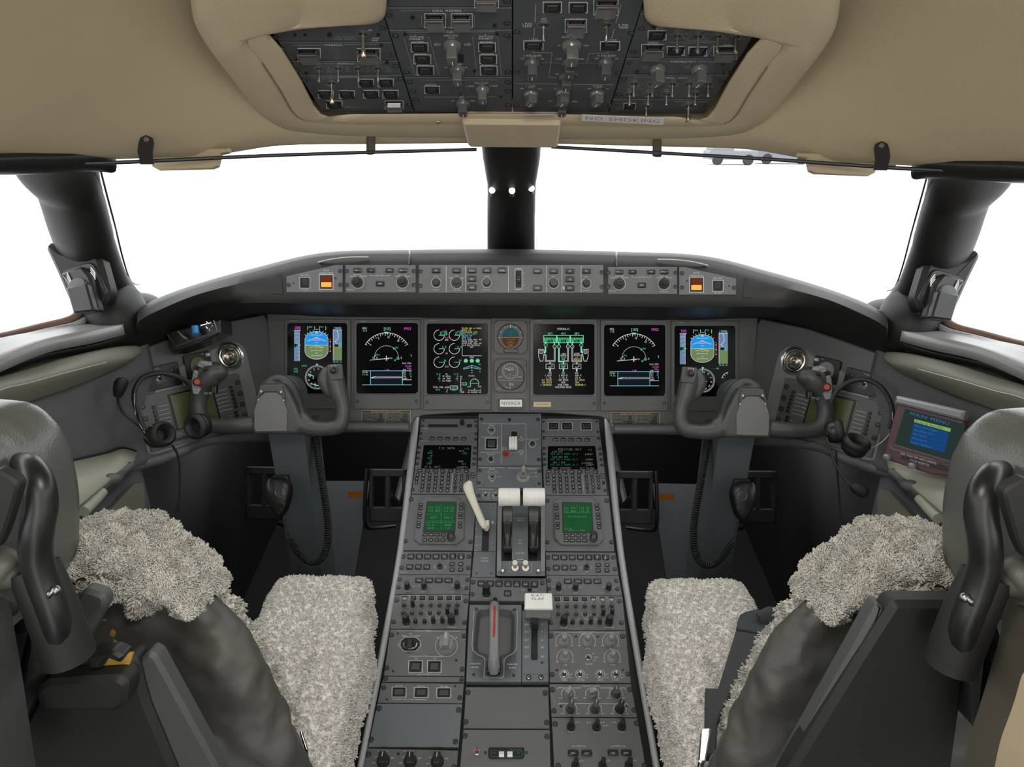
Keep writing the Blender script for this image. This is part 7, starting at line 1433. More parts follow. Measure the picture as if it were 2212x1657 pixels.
for x, t, u1, u2 in ((1604, 'PSGR', 'DIM', 'BRT'), (1742, 'EYE REF', 'ON', 'OFF'), (1916, 'AREA', 'BRT', 'DIM'), (2052, 'FLOOR', 'ON', 'OFF')): M_.toggle(x, 1154, 32, .016, -8, 'bat', 'metal'); M_.d.arc(x, 1154, 40, 0, 360, 3); M_.t(x + 2, 1204, t, 13, 14 + 9 * len(t)); M_.t(x + 58, 1154, u1, 11, 26); M_.t(x + 58, 1182, u2, 11, 26)
for x, y in ((1706, 826), (1896, 826), (1540, 1118), (2112, 1116)): M_.hole(x, y, 11)
M_.done()
M_ = U('cockpit_lights_unit', 'lower cockpit lights panel with six pointer knobs in two rows', FL, CC, [(1432, 428), (2022, 428), (2066, 666), (1446, 664)])
M_.screws([(1452, 470), (2014, 468), (1464, 622), (2042, 618)], 19); M_.l([(1488, 466), (1490, 456), (1660, 457)], 3); M_.t(1730, 443, 'COCKPIT LIGHTS', 12, 126); M_.l([(1800, 457), (1976, 457), (1980, 468)], 3); M_.l([(1496, 578), (1500, 568), (1998, 572), (2000, 580)], 3)
for x, y, rz, cm_, a in ((1566, 500, -40, 'knobgrey', 'OFF'), (1740, 500, -75, 'knobgrey', 'OFF'), (1912, 500, 0, 'knobdark', 'OFF'), (1583, 612, -20, 'knobdark', 'DIM'), (1760, 612, -20, 'knobdark', 'DIM'), (1940, 612, -30, 'black', 'DIM')): M_.knob(x, y, 34, 'tall', .018 if y < 550 else .026, cm=cm_, rz=rz); M_.d.arc(x, y, 48, -20, 200, 3); M_.t(x - 54, y + 30, a, 11, 24); M_.t(x + 56, y + 30, 'BRT', 11, 24)
for x, t in ((1580, 'L'), (1760, 'CTR'), (1940, 'R')): M_.t(x, 654, t, 11, 8 * len(t))
M_.hole(1514, 590, 9); M_.hole(1988, 590, 9); M_.done()
M_ = U('selector_unit', 'bottom right pedestal panel with small latching selectors and four flat keys', FL, CC, [(1448, 672), (2068, 674), (2150, 1150), (1470, 1150)])
for x, y, t in ((1586, 740, 'PFD1'), (1770, 742, 'EICAS'), (1953, 740, 'PFD2')): M_.knob(x, y, 30, 'lever', .026, cm='black'); M_.t(x + 2, y + 34, t, 12, 34)
for x, y in ((1630, 706), (1714, 706), (1815, 706), (1898, 706), (1836, 728), (1660, 985), (1852, 984), (2046, 982)): M_.t(x, y, 'ALTN', 11, 32)
for x, t, i in ((1602, 'FMS', 0), (1700, 'ADF', 0), (1890, 'VOR', 1), (1986, 'FMS', 1)): M_.btn(x, 930 - i * 2, 76, 42, t, th_px=13)
for x in (1645, 1930): M_.t(x, 877, 'FD1' if x < 1800 else 'FD2', 12, 30); M_.l([(x - 48, 886), (x - 48, 878), (x - 20, 878)], 2.5); M_.l([(x + 48, 886), (x + 48, 878), (x + 20, 878)], 2.5)
for x in (1618, 1814, 2004): M_.knob(x, 1018, 30, 'lever', .026, cm='black')
M_.screws([(1472, 718), (2062, 714), (1494, 1020), (2118, 1020)], 20); M_.done()
# spoiler panel and its lever
CT = (980, 1020, 6.904)
M_ = U('spoiler_unit', 'flight spoiler panel with a black slot under the white bent lever', FU, CT, [(340, 450), (650, 452), (632, 1180), (300, 1180)], mt='panel_blue')
M_.recess([(432, 800), (530, 800), (520, 1180), (414, 1180)], 'slot', 'black'); 
for y, t in ((840, '0'), (966, '1/4'), (1092, '1/2'), (1166, 'MAX')): M_.t(338, y, t, 15, 12 + 10 * len(t)); M_.l([(392, y), (408, y)], 3)
for i, c in enumerate('INFLIGHT'): M_.t(578 - i * 1, 805 + i * 52, c, 14)
M_.d.poly([(582, 722), (562, 750), (574, 750), (574, 772), (592, 772), (592, 750), (602, 750)], 'ink'); M_.screws([(400, 494), (592, 500)], 8); M_.done()
M_ = U('blank_unit', 'plain plate below the flight spoiler slot', FL, CT, [(300, 1184), (632, 1184), (622, 1566), (268, 1562)], 'blank panel', 'panel_blue', 'blank panels'); M_.t(464, 1282, 'FLIGHT', 24, 92); M_.t(462, 1326, 'SPOILER', 24, 100); M_.screws([(342, 1508), (558, 1510)], 14); M_.done()
e = thing('speedbrake_lever', 'long ivory bent lever left of the throttles', 'lever', Matrix.Translation(lever_world(FU, CT, [(480, 840)], [0])[0]))
P = lever_world(FU, CT, [(478, 845), (478, 800), (440, 770), (330, 520), (262, 360), (215, 220), (232, 165)], [.0, .012, .018, .028, .034, .038, .038])
m = MB(); m.tube(P, [.0078, .0078, .0080, .0082, .0095, .0115, .0088], 8, [.005, .005, .005, .005, .0055, .006, .004], upv=FU.n, sub=4, rect=False); m.ball(P[-1], .0078, sy=.8, sz=.8)
link('lever_arm', m.mesh(['ivory'], 60), e, world=True)
m = MB(); m.box((0, 0, .010), (.016, .014, .016), ch=.0015); me = m.mesh(['ivory']); a, b = FU.uv(CT[0] + 482 / CT[2], CT[1] + 815 / CT[2]); me.transform(FU.mat(a, b, .001)); link('lever_foot', me, e, world=True)
# throttle quadrant
e = thing('throttle_quadrant', 'grey throttle quadrant housing framed by two side cheeks', 'throttle quadrant', FL.mat(*FL.uv(1126, 1200)))
def P3(x, y, h=0.0):
    px, py = CT[0] + x / CT[2], CT[1] + y / CT[2]; f = FU if py < 1190 else FL; return f.w(*f.uv(px, py, h), h)
m = MB()
L_ = [P3(655, 480, -.012), P3(655, 480, .004), P3(652, 1180, .004), P3(640, 1560, .004)]
def wedge(x0, x1, name, mt, h0, h1, y0=500, y1=1500):
    m = MB(); rows = []
    for k in range(9):
        y = y0 + (y1 - y0) * k / 8; t = k / 8; h = h0 + (h1 - h0) * math.sin(t * math.pi)
        f = lambda x, hh: P3(x + (0 if x > 1000 else -(y - 500) * .012) + (0), y, hh); rows.append([f(x0, -.01), f(x0, h), f(x1, h), f(x1, -.01)])
    m.grid(rows); k = len(m.v); m.v += rows[0] + rows[-1]; m.f += [(k, k + 1, k + 2, k + 3), (k + 4, k + 5, k + 6, k + 7)]; m.m += [0, 0]
    return link(name, m.mesh([mt], 30), e, world=True)
wedge(655, 720, 'side_cheek', 'rail', .006, .016, 490, 1540); wedge(1300, 1362, 'side_cheek', 'rail', .006, .016, 490, 1540); wedge(720, 1300, 'slot_floor', 'black', .001, .002, 490, 1350)
wedge(878, 1108, 'centre_fairing', 'panel_blue', .004, .022, 500, 1330)
m = MB(); rows = [[P3(x, y, h) for x, h in ((655, -.01), (655, .008), (1362, .008), (1362, -.01))] for y in (1325, 1550)]; m.grid(rows); k = len(m.v); m.v += rows[0] + rows[1]; m.f += [(k, k + 1, k + 2, k + 3), (k + 4, k + 5, k + 6, k + 7)]; m.m += [0, 0]; link('end_plate', m.mesh(['panel_blue'], 30), e, world=True)
dq = Draw(lambda x, y: FL.uv(CT[0] + x / CT[2], CT[1] + y / CT[2], .008), .0084)
dq.line([(832, 1345), (832, 1488), (1162, 1488), (1165, 1345)], 3, 'ink'); dq.line([(1000, 1345), (1000, 1488)], 2, 'inkfaint'); dq.text(996, 1302 + 40, 'RUN', 20, 60, 'ink')
me = mesh_from(dq.v, dq.f, dq.mats, dq.m, smooth=False); me.transform(FL.mat()); link('lettering', me, e, world=True)
for (fr, lst) in ((FU, ((990, 690, 'MAX', 20, 64), (990, 720, 'THRUST', 20, 104), (990, 1018, 'REV', 16, 54), (990, 1060, 'IDLE', 16, 54))), (FL, ((995, 1208, 'MAX REV', 20, 130), (996, 1300, 'ENGINE', 18, 90)))):
    hh = .0235 if fr is FU else .0165; dq = Draw(lambda x, y: fr.uv(CT[0] + x / CT[2], CT[1] + y / CT[2], hh), hh)
    for x, y, t, h, w in lst: dq.text(x, y, t, h, w, 'ink')
    if fr is FU: dq.line([(888, 690), (945, 690)], 3, 'ink'); dq.line([(1032, 690), (1088, 690)], 3, 'ink')
    me = mesh_from(dq.v, dq.f, dq.mats, dq.m, smooth=False); me.transform(fr.mat()); link('lettering', me, e, world=True)
for x in (732, 1260): m = MB(); m.ball(P3(x, 1475, .012), .0052, seg=14); link('cap_screw', m.mesh(['chrome']), e, world=True)
for x in (915, 1072):
    m = MB(); m.tube([P3(x, 1425, .008), P3(x, 1425, .014)], .0075, 16); link('switch_collar', m.mesh(['steel']), e, world=True)
    m = MB(); m.tube([P3(x, 1425, .010), P3(x, 1400, .018), P3(x, 1362, .028)], [.0035, .004, .0058], 14); m.mi = 1; m.tube([P3(x, 1366, .026), P3(x, 1348, .032)], [.0060, .0056], 16); link('run_switch', m.mesh(['brass', 'ivory']), e, world=True)
for i, (x0, x1, ax, lab) in enumerate(((650, 1006, 806, 'left white thrust lever with cylindrical grip'), (1016, 1376, 1192, 'right white thrust lever with cylindrical grip'))):
    e = thing('thrust_lever', lab, 'lever', Matrix.Translation(P3(ax, 1000, 0)), 'thrust levers'); hg = .062; yc = 372
    A, B = P3(x0 + 18, yc, hg), P3(x1 - 18, yc, hg); ax_ = (B - A).normalized(); Ln = (B - A).length; T = Matrix.Translation(A) @ ax_.to_track_quat('Z', 'Y').to_matrix().to_4x4(); r = .0205
    m = MB(); m.lathe([(0, 0), (r * .92, 0), (r, .0022), (r, Ln * .5 - .0006), (r * .975, Ln * .5), (r, Ln * .5 + .0006), (r, Ln - .0022), (r * .92, Ln), (0, Ln)], 40, T, cap=False); link('grip', m.mesh(['white'], 40), e, world=True)
    m = MB(); m.tube([P3(ax, 440, .054), P3(ax, 620, .046), P3(ax, 760, .034), P3(ax, 980, .030), P3(ax, 1120, .018), P3(ax, 1160, .006)], [.0100, .0100, .0098, .0098, .0092, .0092], 4, [.006, .007, .009, .011, .011, .008], upv=FU.n, sub=4, rect=True); link('lever_arm', m.mesh(['black'], 30), e, world=True)
    m = MB(); m.tube([P3(ax - 6, 745, .046), P3(ax - 6, 775, .050)], [.0065, .0085], 12, [.004, .006], upv=FU.n); m.mi = 1; m.tube([P3(ax - 6, 785, .046), P3(ax - 6, 960, .042), P3(ax - 6, 1100, .030)], [.0085, .0085, .008], 8, [.006, .006, .006], upv=FU.n, sub=3); link('reverser_lever', m.mesh(['knobdark', 'black'], 40), e, world=True)
# ------------------------------------------------------------------ side console units
S5 = 5.524
def mirmap(z=0.0):
    def f(x, y):
        a, b = FCL.uv(240 + x / S5, 680 + y / S5, z); return proj(mx(FCL.w(a, b, z)))
    return f
def CU(sg, name, lab, cat, poly, mt='console', grp=None, z0=.002, **k):
    fr = FCL if sg > 0 else FCR
    M_ = Mod(name, lab, cat, fr, (240, 680, S5) if sg > 0 else mirmap(z0), poly, mt, .008, .0012, grp, z0=z0, **k); M_.d.flip = sg; return M_
def side_units(sg):
    wh = "captain's" if sg > 0 else "copilot's"; A = -13
    # air outlet
    M_ = CU(sg, 'air_outlet', 'round chrome-ringed air outlet on the %s side console' % wh, 'air vent', [(1418 + 158 * math.cos(R(a)), 495 + 158 * math.sin(R(a))) for a in range(0, 360, 15)], 'rail', 'air outlets', face='mount')
    r = M_.wd(1418, 495, 152); s = MB(); s.lathe([(r, 0), (r * 1.02, .003), (r * .96, .006), (r * .90, .0045), (r * .86, .002), (r * .80, .0055), (r * .76, .002), (r * .70, .005), (r * .66, -.002)], 48, cap=False); M_.put('outlet_ring', s.mesh(['chrome'], 50), 1418, 495)
    s = MB(); s.lathe([(r * .68, .0005), (r * .60, .003), (r * .52, .002), (r * .44, .006), (r * .40, .012), (r * .34, .013), (r * .30, .005), (0, .004)], 40, cap=False); s.mi = 1; s.lathe([(r * .12, .004), (r * .12, .011), (r * .07, .012), (0, .012)], 16, cap=False); M_.put('nozzle', s.mesh(['metal', 'steel'], 50), 1408, 492); M_.done()
    # clock
    M_ = CU(sg, 'clock', 'square black %s digital clock with round grey face' % wh, 'clock', [(872, 492), (900, 480), (1150, 425), (1180, 440), (1222, 700), (1205, 720), (930, 775), (912, 760)], 'black', 'clocks')
    s = MB(); rr = M_.wd(1045, 610, 100); s.lathe([(rr * 1.06, 0), (rr * 1.04, .003), (rr, .0032), (rr * .98, .001), (0, .001)], 36); s.mi = 0; M_.put('clock_face', s.mesh(['lcd' if sg > 0 else 'knobgrey'], 50), 1045, 610)
    M_.knob(1145, 478, 20, 'round', .007, cm='ivory'); M_.d.text(1085, 470, 'CHR', 14, 34, 'ink', ang=A); M_.d.z = .0014; M_.d.text(1035, 580, 'UTC', 16, 46, 'ink', ang=A); M_.d.text(1045, 615, '20:37', 26, 100, 'e_cyan' if sg < 0 else 'ink', ang=A); M_.screws([(920, 525), (945, 735)], 14); M_.done()
    # call switch
    M_ = CU(sg, 'call_switch_panel', '%s small dark call switch panel behind the headset band' % wh, 'control panel', [(368, 650), (790, 556), (862, 830), (438, 920)], 'black', 'call switch panels')
    M_.face.data = M_.face.data; M_.toggle(580, 765, 42, .016, 25, 'bat', 'brass'); M_.d.arc(580, 765, 50, 0, 360, 4, 'inkfaint'); M_.d.text(548, 645, 'CALL', 16, 60, 'ink', ang=A); M_.d.text(556, 690, 'NORMAL', 12, 66, 'inkfaint', ang=A); M_.d.text(648, 785, 'OFF', 12, 30, 'ink', ang=A); M_.screws([(785, 632), (445, 864), (478, 660), (722, 660)], 24); M_.done()
    # checklist display
    M_ = CU(sg, 'checklist_display', '%s checklist display with a green-grey screen and soft keys both sides' % wh, 'display', [(322, 985), (1480, 700), (1530, 705), (1668, 1330), (482, 1640)], 'console', 'checklist displays', face='bezel')
    s = MB(); s.prism([M_.P(*p) for p in ((672, 955), (1200, 830), (1312, 1250), (782, 1385))], .0, .0012, .0004); link('screen_frame', s.mesh(['black']), M_.e)
    s = MB(); s.prism([M_.P(*p) for p in ((698, 968), (1186, 852), (1284, 1232), (800, 1362))], .0012, .0018, .0002); link('screen', s.mesh(['lcd']), M_.e)
    rz = math.atan2(*(Vector(M_.P(300, 1000)) - Vector(M_.P(1500, 700))).yx) ; rz = 0
    for i in range(6):
        x, y = 508 + i * 11.5, 1106 + i * 48.5; M_.btn(x, y, 44, 38, None, 'key', .0025); M_.d.line([(x + 46, y - 4), (x + 168, y - 33)], 4, 'ink'); M_.d.disc(x, y, 3, 'ink')
        x, y = 1424 + i * 12.4, 866 + i * 46; M_.btn(x, y, 42, 36, None, 'key', .0025); M_.d.line([(x - 45, y + 22), (x - 175, y + 52)], 4, 'ink')
        M_.d.line([(1232 + i * 11, 930 + i * 46), (1262 + i * 11, 922 + i * 46)], 4, 'ink')
    for x, y in ((1486, 1166), (1498, 1206)): M_.btn(x, y, 44, 34, None, 'key', .0025)
    M_.d.text(1434, 1208, 'BRT', 14, 30, 'ink', ang=A); M_.d.text(768, 1432, 'EMERGENCY', 13, 76, 'ink', ang=A); M_.d.text(832, 1415, 'ABN', 13, 28, 'ink', ang=A)
    for x, y in ((780, 1490), (845, 1473), (910, 1456), (560, 1540), (640, 1520)): M_.btn(x, y, 56, 34, None, 'key', .0025)
    for x, y in ((382, 1100), (414, 1240), (450, 1400), (1506, 806), (1538, 940), (1566, 1070), (1596, 1198)): M_.screws([(x, y)], 30)
    M_.done()
for sg in (1, -1): side_units(sg)
# ------------------------------------------------------------------ side wall furniture
def wallf(sg):
    wh = 'left' if sg > 0 else 'right'
    # olive padded armpad
    top = [(303, 753, -.020), (290, 748, -.030), (240, 752, -.035), (150, 772, -.035), (60, 798, -.035), (0, 815, -.035), (-120, 850, -.035)]
    mid = [(305, 758, -.026), (285, 772, -.045), (230, 785, -.055), (140, 808, -.060), (60, 830, -.060), (0, 845, -.060), (-120, 900, -.060)]
    bot = [(302, 763, -.010), (270, 788, -.012), (220, 810, -.014), (140, 842, -.016), (70, 866, -.016), (0, 895, -.016), (-120, 960, -.016)]
    G = lambda P: side([K(x, y, zc(x) + d) for x, y, d in P], sg)
    m = MB(); m.grid(loft([G(top), G(mid), G(bot)], 4, 5)); o = link('armpad', m.mesh(['olive'], 80)); solid(o, .004, 0); tag(o, 'long olive padded rest along the %s side wall with a stitched seam' % wh, 'armrest', 'side wall pads')
    m = MB(); P = [K(x, y, zc(x) + d) for x, y, d in [(a[0], a[1] - 2, a[2] - .004) for a in mid[2:]]]; m.tube(side(P, sg), .0011, 5, sub=5); s = link('seam', m.mesh(['ledge']), o)
    # beige stowage ledge
    lt = [(292, 982, -.010), (262, 975, -.02), (230, 985, -.02), (165, 1000, -.02), (100, 1015, -.02), (0, 1040, -.02)]
    lb = [(290, 998, -.060), (268, 1012, -.075), (236, 1040, -.09), (185, 1082, -.10), (120, 1140, -.11), (0, 1260, -.12)]
    m = MB(); m.grid(loft([G(lt), G(lb)], 4, 2)); o = link('stowage_lid', m.mesh(['ledge'], 60)); solid(o, .012, 0); tag(o, 'smooth greenish beige stowage lid sloping up the %s side wall' % wh, 'lid', 'side wall stowage lids')
    m = MB(); P = [K(x, y - 6, zc(x) + d) for x, y, d in lt]; m.tube(side(P, sg), .004, 6, sub=4); link('dark_seam', m.mesh(['black']), o)
    e = thing('grab_handle', 'small moulded grey grab handle under the %s stowage lid' % wh, 'handle', Matrix.Translation(side([K(250, 1035, 1.24)], sg)[0]), 'side wall grab handles')
    m = MB(); m.tube(side([K(283, 1005, 1.27), K(262, 1022, 1.24), K(252, 1033, 1.22), K(236, 1036, 1.21), K(222, 1052, 1.20), K(214, 1064, 1.20)], sg), [.008, .007, .010, .011, .008, .006], 12, sub=4); link('grip', m.mesh(['console'], 60), e, world=True)
    m = MB(); m.tube(side([K(222, 1062, 1.19), K(200, 1085, 1.16), K(180, 1105, 1.13)], sg), [.009, .010, .010], 12, sub=3); link('pad', m.mesh(['ledge'], 60), e, world=True)
    pk_ = [(304, 1042), (308, 1060), (310, 1180), (150, 1180), (140, 1170), (196, 1140), (285, 1046)]
    m = MB(); pts = side([K(x, y, zc(x) - .012) for x, y in pk_], sg); m.add(pts, [tuple(range(len(pts)))]); o = link('door_pocket', m.mesh(['olive'], smooth=False)); solid(o, .01, 0); tag(o, 'flat grey pocket panel low on the %s side wall' % wh, 'panel', 'side wall pocket panels')
for sg in (1, -1): wallf(sg)
# window handles / oxygen boxes on the pillars
def pbox(sg):
    f = Frame(K(185, 625, 1.20), rt0, -fwd); wh = 'left' if sg > 0 else 'right'
    e = thing('pillar_light', 'black adjustable map light set in a square housing on the %s window pillar' % wh, 'map light', Matrix.Translation(f.o if sg > 0 else mx(f.o)), 'map lights')
    def S(px, z0, z1, ch, name, mt, rnd=0.0, T=None, fl=0):
        m = MB()
        if T: m.lathe(px, 40, T, flute=1, fd=fl)
        else: m.prism([f.uv(*p) for p in px], z0, z1, ch, rnd=rnd)
        me = m.mesh([mt]); me.transform(f.mat()); me = me if sg > 0 else mirror_mesh(me); return link(name, me, e, world=True)
    S([(94, 533), (106, 520), (133, 546), (201, 539), (215, 556), (236, 631), (226, 658), (175, 671), (153, 666), (117, 582)], -.028, 0, .008, 'housing', 'pillar', .012)
    S([(136, 590), (140, 583), (194, 567), (205, 571), (234, 632), (222, 655), (172, 668), (164, 660)], 0, .004, .002, 'bezel_rim', 'black', .005)
    S([(144, 594), (192, 578), (211, 602), (227, 676), (184, 681), (166, 627)], .002, .020, .005, 'lamp_body', 'black', .006)
    a, b = f.uv(186, 622); S([(.0175, 0), (.0175, .006), (.014, .009), (0, .010)], 0, 0, 0, 'dial', 'knobdark', T=Matrix.Translation((a, b, .018)) @ Matrix.Rotation(R(-18), 4, 'X'), fl=.1)
    S([(168, 627), (212, 618), (228, 676), (184, 681)], .020, .034, .003, 'lamp_cover', 'black', .004)
    for k in range(3): 
        m = MB(); m.tube([K(145, 588 + k * 5, 1.178), K(152, 602 + k * 5, 1.178), K(154, 608 + k * 5, 1.178)], .0012, 6); m.tube([K(196, 578 + k * 5, 1.178), K(204, 588 + k * 5, 1.178), K(206, 594 + k * 5, 1.178)], .0012, 6); me = m.mesh(['steel']); me = me if sg > 0 else mirror_mesh(me); link('cooling_fin', me, e, world=True)
for sg in (1, -1): pbox(sg)
# ------------------------------------------------------------------ open tray with oddments on the left, under the glareshield
e = thing('open_tray', 'black open tray hanging under the left end of the glareshield', 'tray', Matrix.Translation(K(415, 725, 1.38)))
f = Frame(K(415, 725, 1.40), rt0 * .96 + up0 * .27, -fwd)
m = MB(); m.prism([f.uv(*p) for p in ((358, 718), (382, 712), (474, 690), (476, 720), (430, 742), (372, 762), (362, 742))], -.06, -.002, .003); me = m.mesh(['black']); me.transform(f.mat()); link('box', me, e, world=True)
m = MB(); m.tube([K(362, 722, 1.395), K(380, 748, 1.39), K(470, 716, 1.39), K(462, 692, 1.395)], .0016, 6); link('rim', m.mesh(['steel']), e, world=True)
m = MB(); m.tube([K(421, 706, 1.385), K(423, 722, 1.380)], [.0078, .0070], 18); o = link('bottle_cap', m.mesh(['e_blue'])); o.data.materials.clear(); mat('bluecap', (0.02, 0.22, 0.48), .35); o.data.materials.append(MATS['bluecap']); tag(o, 'bright blue bottle cap standing in the black tray', 'bottle cap')
m = MB(); m.tube([K(386, 718, 1.386), K(396, 728, 1.384), K(404, 732, 1.386)], [.006, .007, .004], 10, [.002, .0025, .002], sub=3); o = link('key_fob', m.mesh(['knobgrey'])); tag(o, 'small grey fob lying at the left in the black tray', 'key fob')
m = MB()
for k in range(7): a = k * 1.3; c = K(452 + 4 * math.cos(a), 706 + 9 * math.sin(a), 1.385); m.tube([c, c + Vector((.004 * math.cos(a), 0, .005))], .0014, 6)
m.tube([K(434, 703, 1.385), K(445, 700, 1.385), K(456, 697, 1.385)], .0014, 6); o = link('metal_clips', m.mesh(['chrome'])); o.name = 'metal_clip_bundle'; tag(o, 'shiny little bundle of metal clips at the right in the black tray', 'clips')
m = MB(); m.prism([f.uv(*p) for p in ((311, 720), (318, 722), (327, 716), (320, 726), (316, 727))], -.001, .001); me = m.mesh(['olive']); me.transform(Matrix.Translation(-fwd * .035) @ f.mat()); o = link('fastener_tab', me); tag(o, 'tiny pale green tab under the left end of the glareshield', 'tab')
# ------------------------------------------------------------------ headsets
def headset(sg, name, lab, band, cups, boom, mic, wire, cord):
    e = thing('headset', lab, 'headset', Matrix.Translation(K(*cups[0][0])), 'aviation headsets')
    m = MB(); m.tube([K(*p) for p in band], .0052, 10, .0035, upv=fwd, sub=6); link('headband', m.mesh(['rubber'], 60), e, world=True)
    for c, ax, r, t in cups:
        C = K(*c); T = Matrix.Translation(C) @ Vector(ax).to_track_quat('Z', 'Y').to_matrix().to_4x4()
        m = MB(); m.lathe([(0, -t), (r * .6, -t), (r * .92, -t * .7), (r, -t * .2), (r * .96, 0)], 28, T, cap=False); c_ = link('ear_cup', m.mesh(['black'], 60), e, world=True)
        m = MB(); m.lathe([(r * .96, 0), (r * 1.06, t * .25), (r * 1.02, t * .6), (r * .8, t * .75), (r * .5, t * .5), (r * .45, .0), (0, 0)], 28, T, cap=False); k_ = link('ear_cushion', m.mesh(['rubber'], 60), e, world=True)
    m = MB(); m.tube([K(*p) for p in boom], .0026, 8, sub=5); link('microphone_boom', m.mesh(['rubber'], 60), e, world=True)
    m = MB(); m.tube([K(*p) for p in mic], [.007, .0115, .0125, .009], 16, sub=4); link('microphone', m.mesh(['dark'], 60), e, world=True)
    for w in wire: m = MB(); m.tube([K(*p) for p in w], .0011, 6, sub=5); link('yoke_wire', m.mesh(['steel'], 60), e, world=True)
    for w in cord: m = MB(); m.tube([K(*p) for p in w], .0022, 8, sub=6); link('cord', m.mesh(['rubber'], 60), e, world=True)
headset(1, 'headset', 'black headset hanging on the captain\'s side console', [(309, 925, 1.30), (300, 900, 1.30), (290, 865, 1.31), (292, 838, 1.32), (310, 815, 1.34), (345, 806, 1.36), (385, 814, 1.38), (408, 830, 1.40)],
    [((345, 940, 1.31), (.75, -.3, .35), .025, .026), ((428, 920, 1.355), (-.3, -.9, .25), .026, .020)], [(322, 945, 1.30), (300, 920, 1.30), (270, 895, 1.29), (256, 870, 1.28), (254, 850, 1.27)], [(254, 856, 1.27), (258, 840, 1.268), (262, 826, 1.268), (262, 820, 1.27)],
    [[(290, 850, 1.30), (290, 870, 1.295), (294, 898, 1.30), (304, 922, 1.295), (318, 940, 1.295), (330, 935, 1.29), (328, 920, 1.29), (312, 922, 1.29), (308, 938, 1.29), (320, 952, 1.29)]],
    [[(372, 962, 1.32), (384, 985, 1.34), (388, 1030, 1.36), (386, 1085, 1.37), (378, 1130, 1.37), (372, 1180, 1.37), (366, 1230, 1.36)]])
headset(-1, 'headset', 'black headset hanging on the copilot\'s side console, microphone dangling', [(1795, 870, 1.37), (1808, 845, 1.365), (1835, 825, 1.36), (1870, 820, 1.345), (1902, 835, 1.33), (1922, 865, 1.315), (1928, 895, 1.305), (1922, 925, 1.30)],
    [((1806, 932, 1.34), (.85, -.35, .35), .024, .020), ((1848, 962, 1.31), (.1, -.2, .95), .025, .020)], [(1786, 945, 1.33), (1792, 970, 1.32), (1808, 1010, 1.30), (1830, 1040, 1.28), (1842, 1050, 1.27)], [(1840, 1048, 1.27), (1850, 1055, 1.265), (1864, 1062, 1.262), (1870, 1066, 1.262)],
    [[(1928, 890, 1.30), (1925, 930, 1.30), (1905, 955, 1.30), (1882, 968, 1.30), (1862, 970, 1.30)]],
    [[(1806, 975, 1.32), (1808, 1010, 1.33), (1812, 1060, 1.35), (1815, 1100, 1.36), (1824, 1140, 1.36), (1836, 1165, 1.35)], [(1788, 940, 1.33), (1784, 925, 1.34), (1795, 905, 1.35)]])
# ------------------------------------------------------------------ hand microphones on the columns
def handmic(sg):
    wh = "captain's" if sg > 0 else "copilot's"; f = Frame(K(607, 1075, 1.545), rt0, -fwd * .97 + up0 * .1)
    e = thing('hand_microphone', 'black hand microphone clipped on the %s control column with a coiled cord' % wh, 'microphone', Matrix.Translation(f.o if sg > 0 else mx(f.o)), 'hand microphones')
    body = [(589, 1031), (600, 1030), (618, 1031), (630, 1040), (634, 1058), (630, 1080), (622, 1104), (612, 1116), (602, 1114), (592, 1098), (583, 1074), (581, 1050), (583, 1040)]
    def S(m, nm, mt, par=e):
        me = m.mesh(mt if isinstance(mt, list) else [mt], 50); me.transform(f.mat()); me = me if sg > 0 else mirror_mesh(me); return link(nm, me, par, world=True)
    m = MB(); m.prism([f.uv(*p) for p in body], 0, .030, .007, rnd=.008); S(m, 'body', 'black')
    a, b = f.uv(606, 1062, .03); m = MB(); m.lathe([(.014, 0), (.013, .0015), (.009, -.0005), (0, -.002)], 28, Matrix.Translation(Vector((a, b, .0295))), cap=False); S(m, 'push_button', 'knobdark')
    a, b = f.uv(608, 1088, .03); m = MB(); m.prism(rounded([(a - .009, b - .009), (a + .009, b - .009), (a + .009, b + .009), (a - .009, b + .009)], .004), .029, .0308, .0006); S(m, 'speaker_grille', 'rubber')
    m = MB(); m.prism([f.uv(*p) for p in ((592, 1026), (624, 1026), (628, 1044), (588, 1044))], -.002, .008, .002); S(m, 'hanger_clip', 'dark')
    # coiled cord
    path = smooth_line([K(616, 1120, 1.53), K(618, 1140, 1.53), K(622, 1155, 1.53), K(632, 1175, 1.53), K(650, 1200, 1.53), K(672, 1214, 1.53), (K(694, 1206, 1.53)), K(706, 1180, 1.53), K(709, 1140, 1.54), K(704, 1090, 1.55), K(696, 1040, 1.56), K(688, 990, 1.57), K(682, 950, 1.58), K(676, 925, 1.59)], 30)
    L = [0]; 
    for p, q_ in zip(path, path[1:]): L.append(L[-1] + (q_ - p).length)
    pts = []; n = 1500; turns = 84; st = .045; j = 0
    for i in range(n):
        l = L[-1] * i / (n - 1)
        while j < len(L) - 2 and L[j + 1] < l: j += 1
        p = path[j].lerp(path[j + 1], (l - L[j]) / max(1e-9, L[j + 1] - L[j])); t = (path[j + 1] - path[j]).normalized(); a = fwd - t * fwd.dot(t); a.normalize(); b = t.cross(a)
        rr = .0075 * min(1, max(0, (l - .035) / .02)); an = 2 * math.pi * turns * max(0, l - st) / L[-1]; pts.append(p + a * (rr * math.cos(an)) + b * (rr * math.sin(an)))
    m = MB(); m.tube(side(pts, sg), .0019, 6); link('coiled_cord', m.mesh(['rubber'], 80), e, world=True)
for sg in (1, -1): handmic(sg)
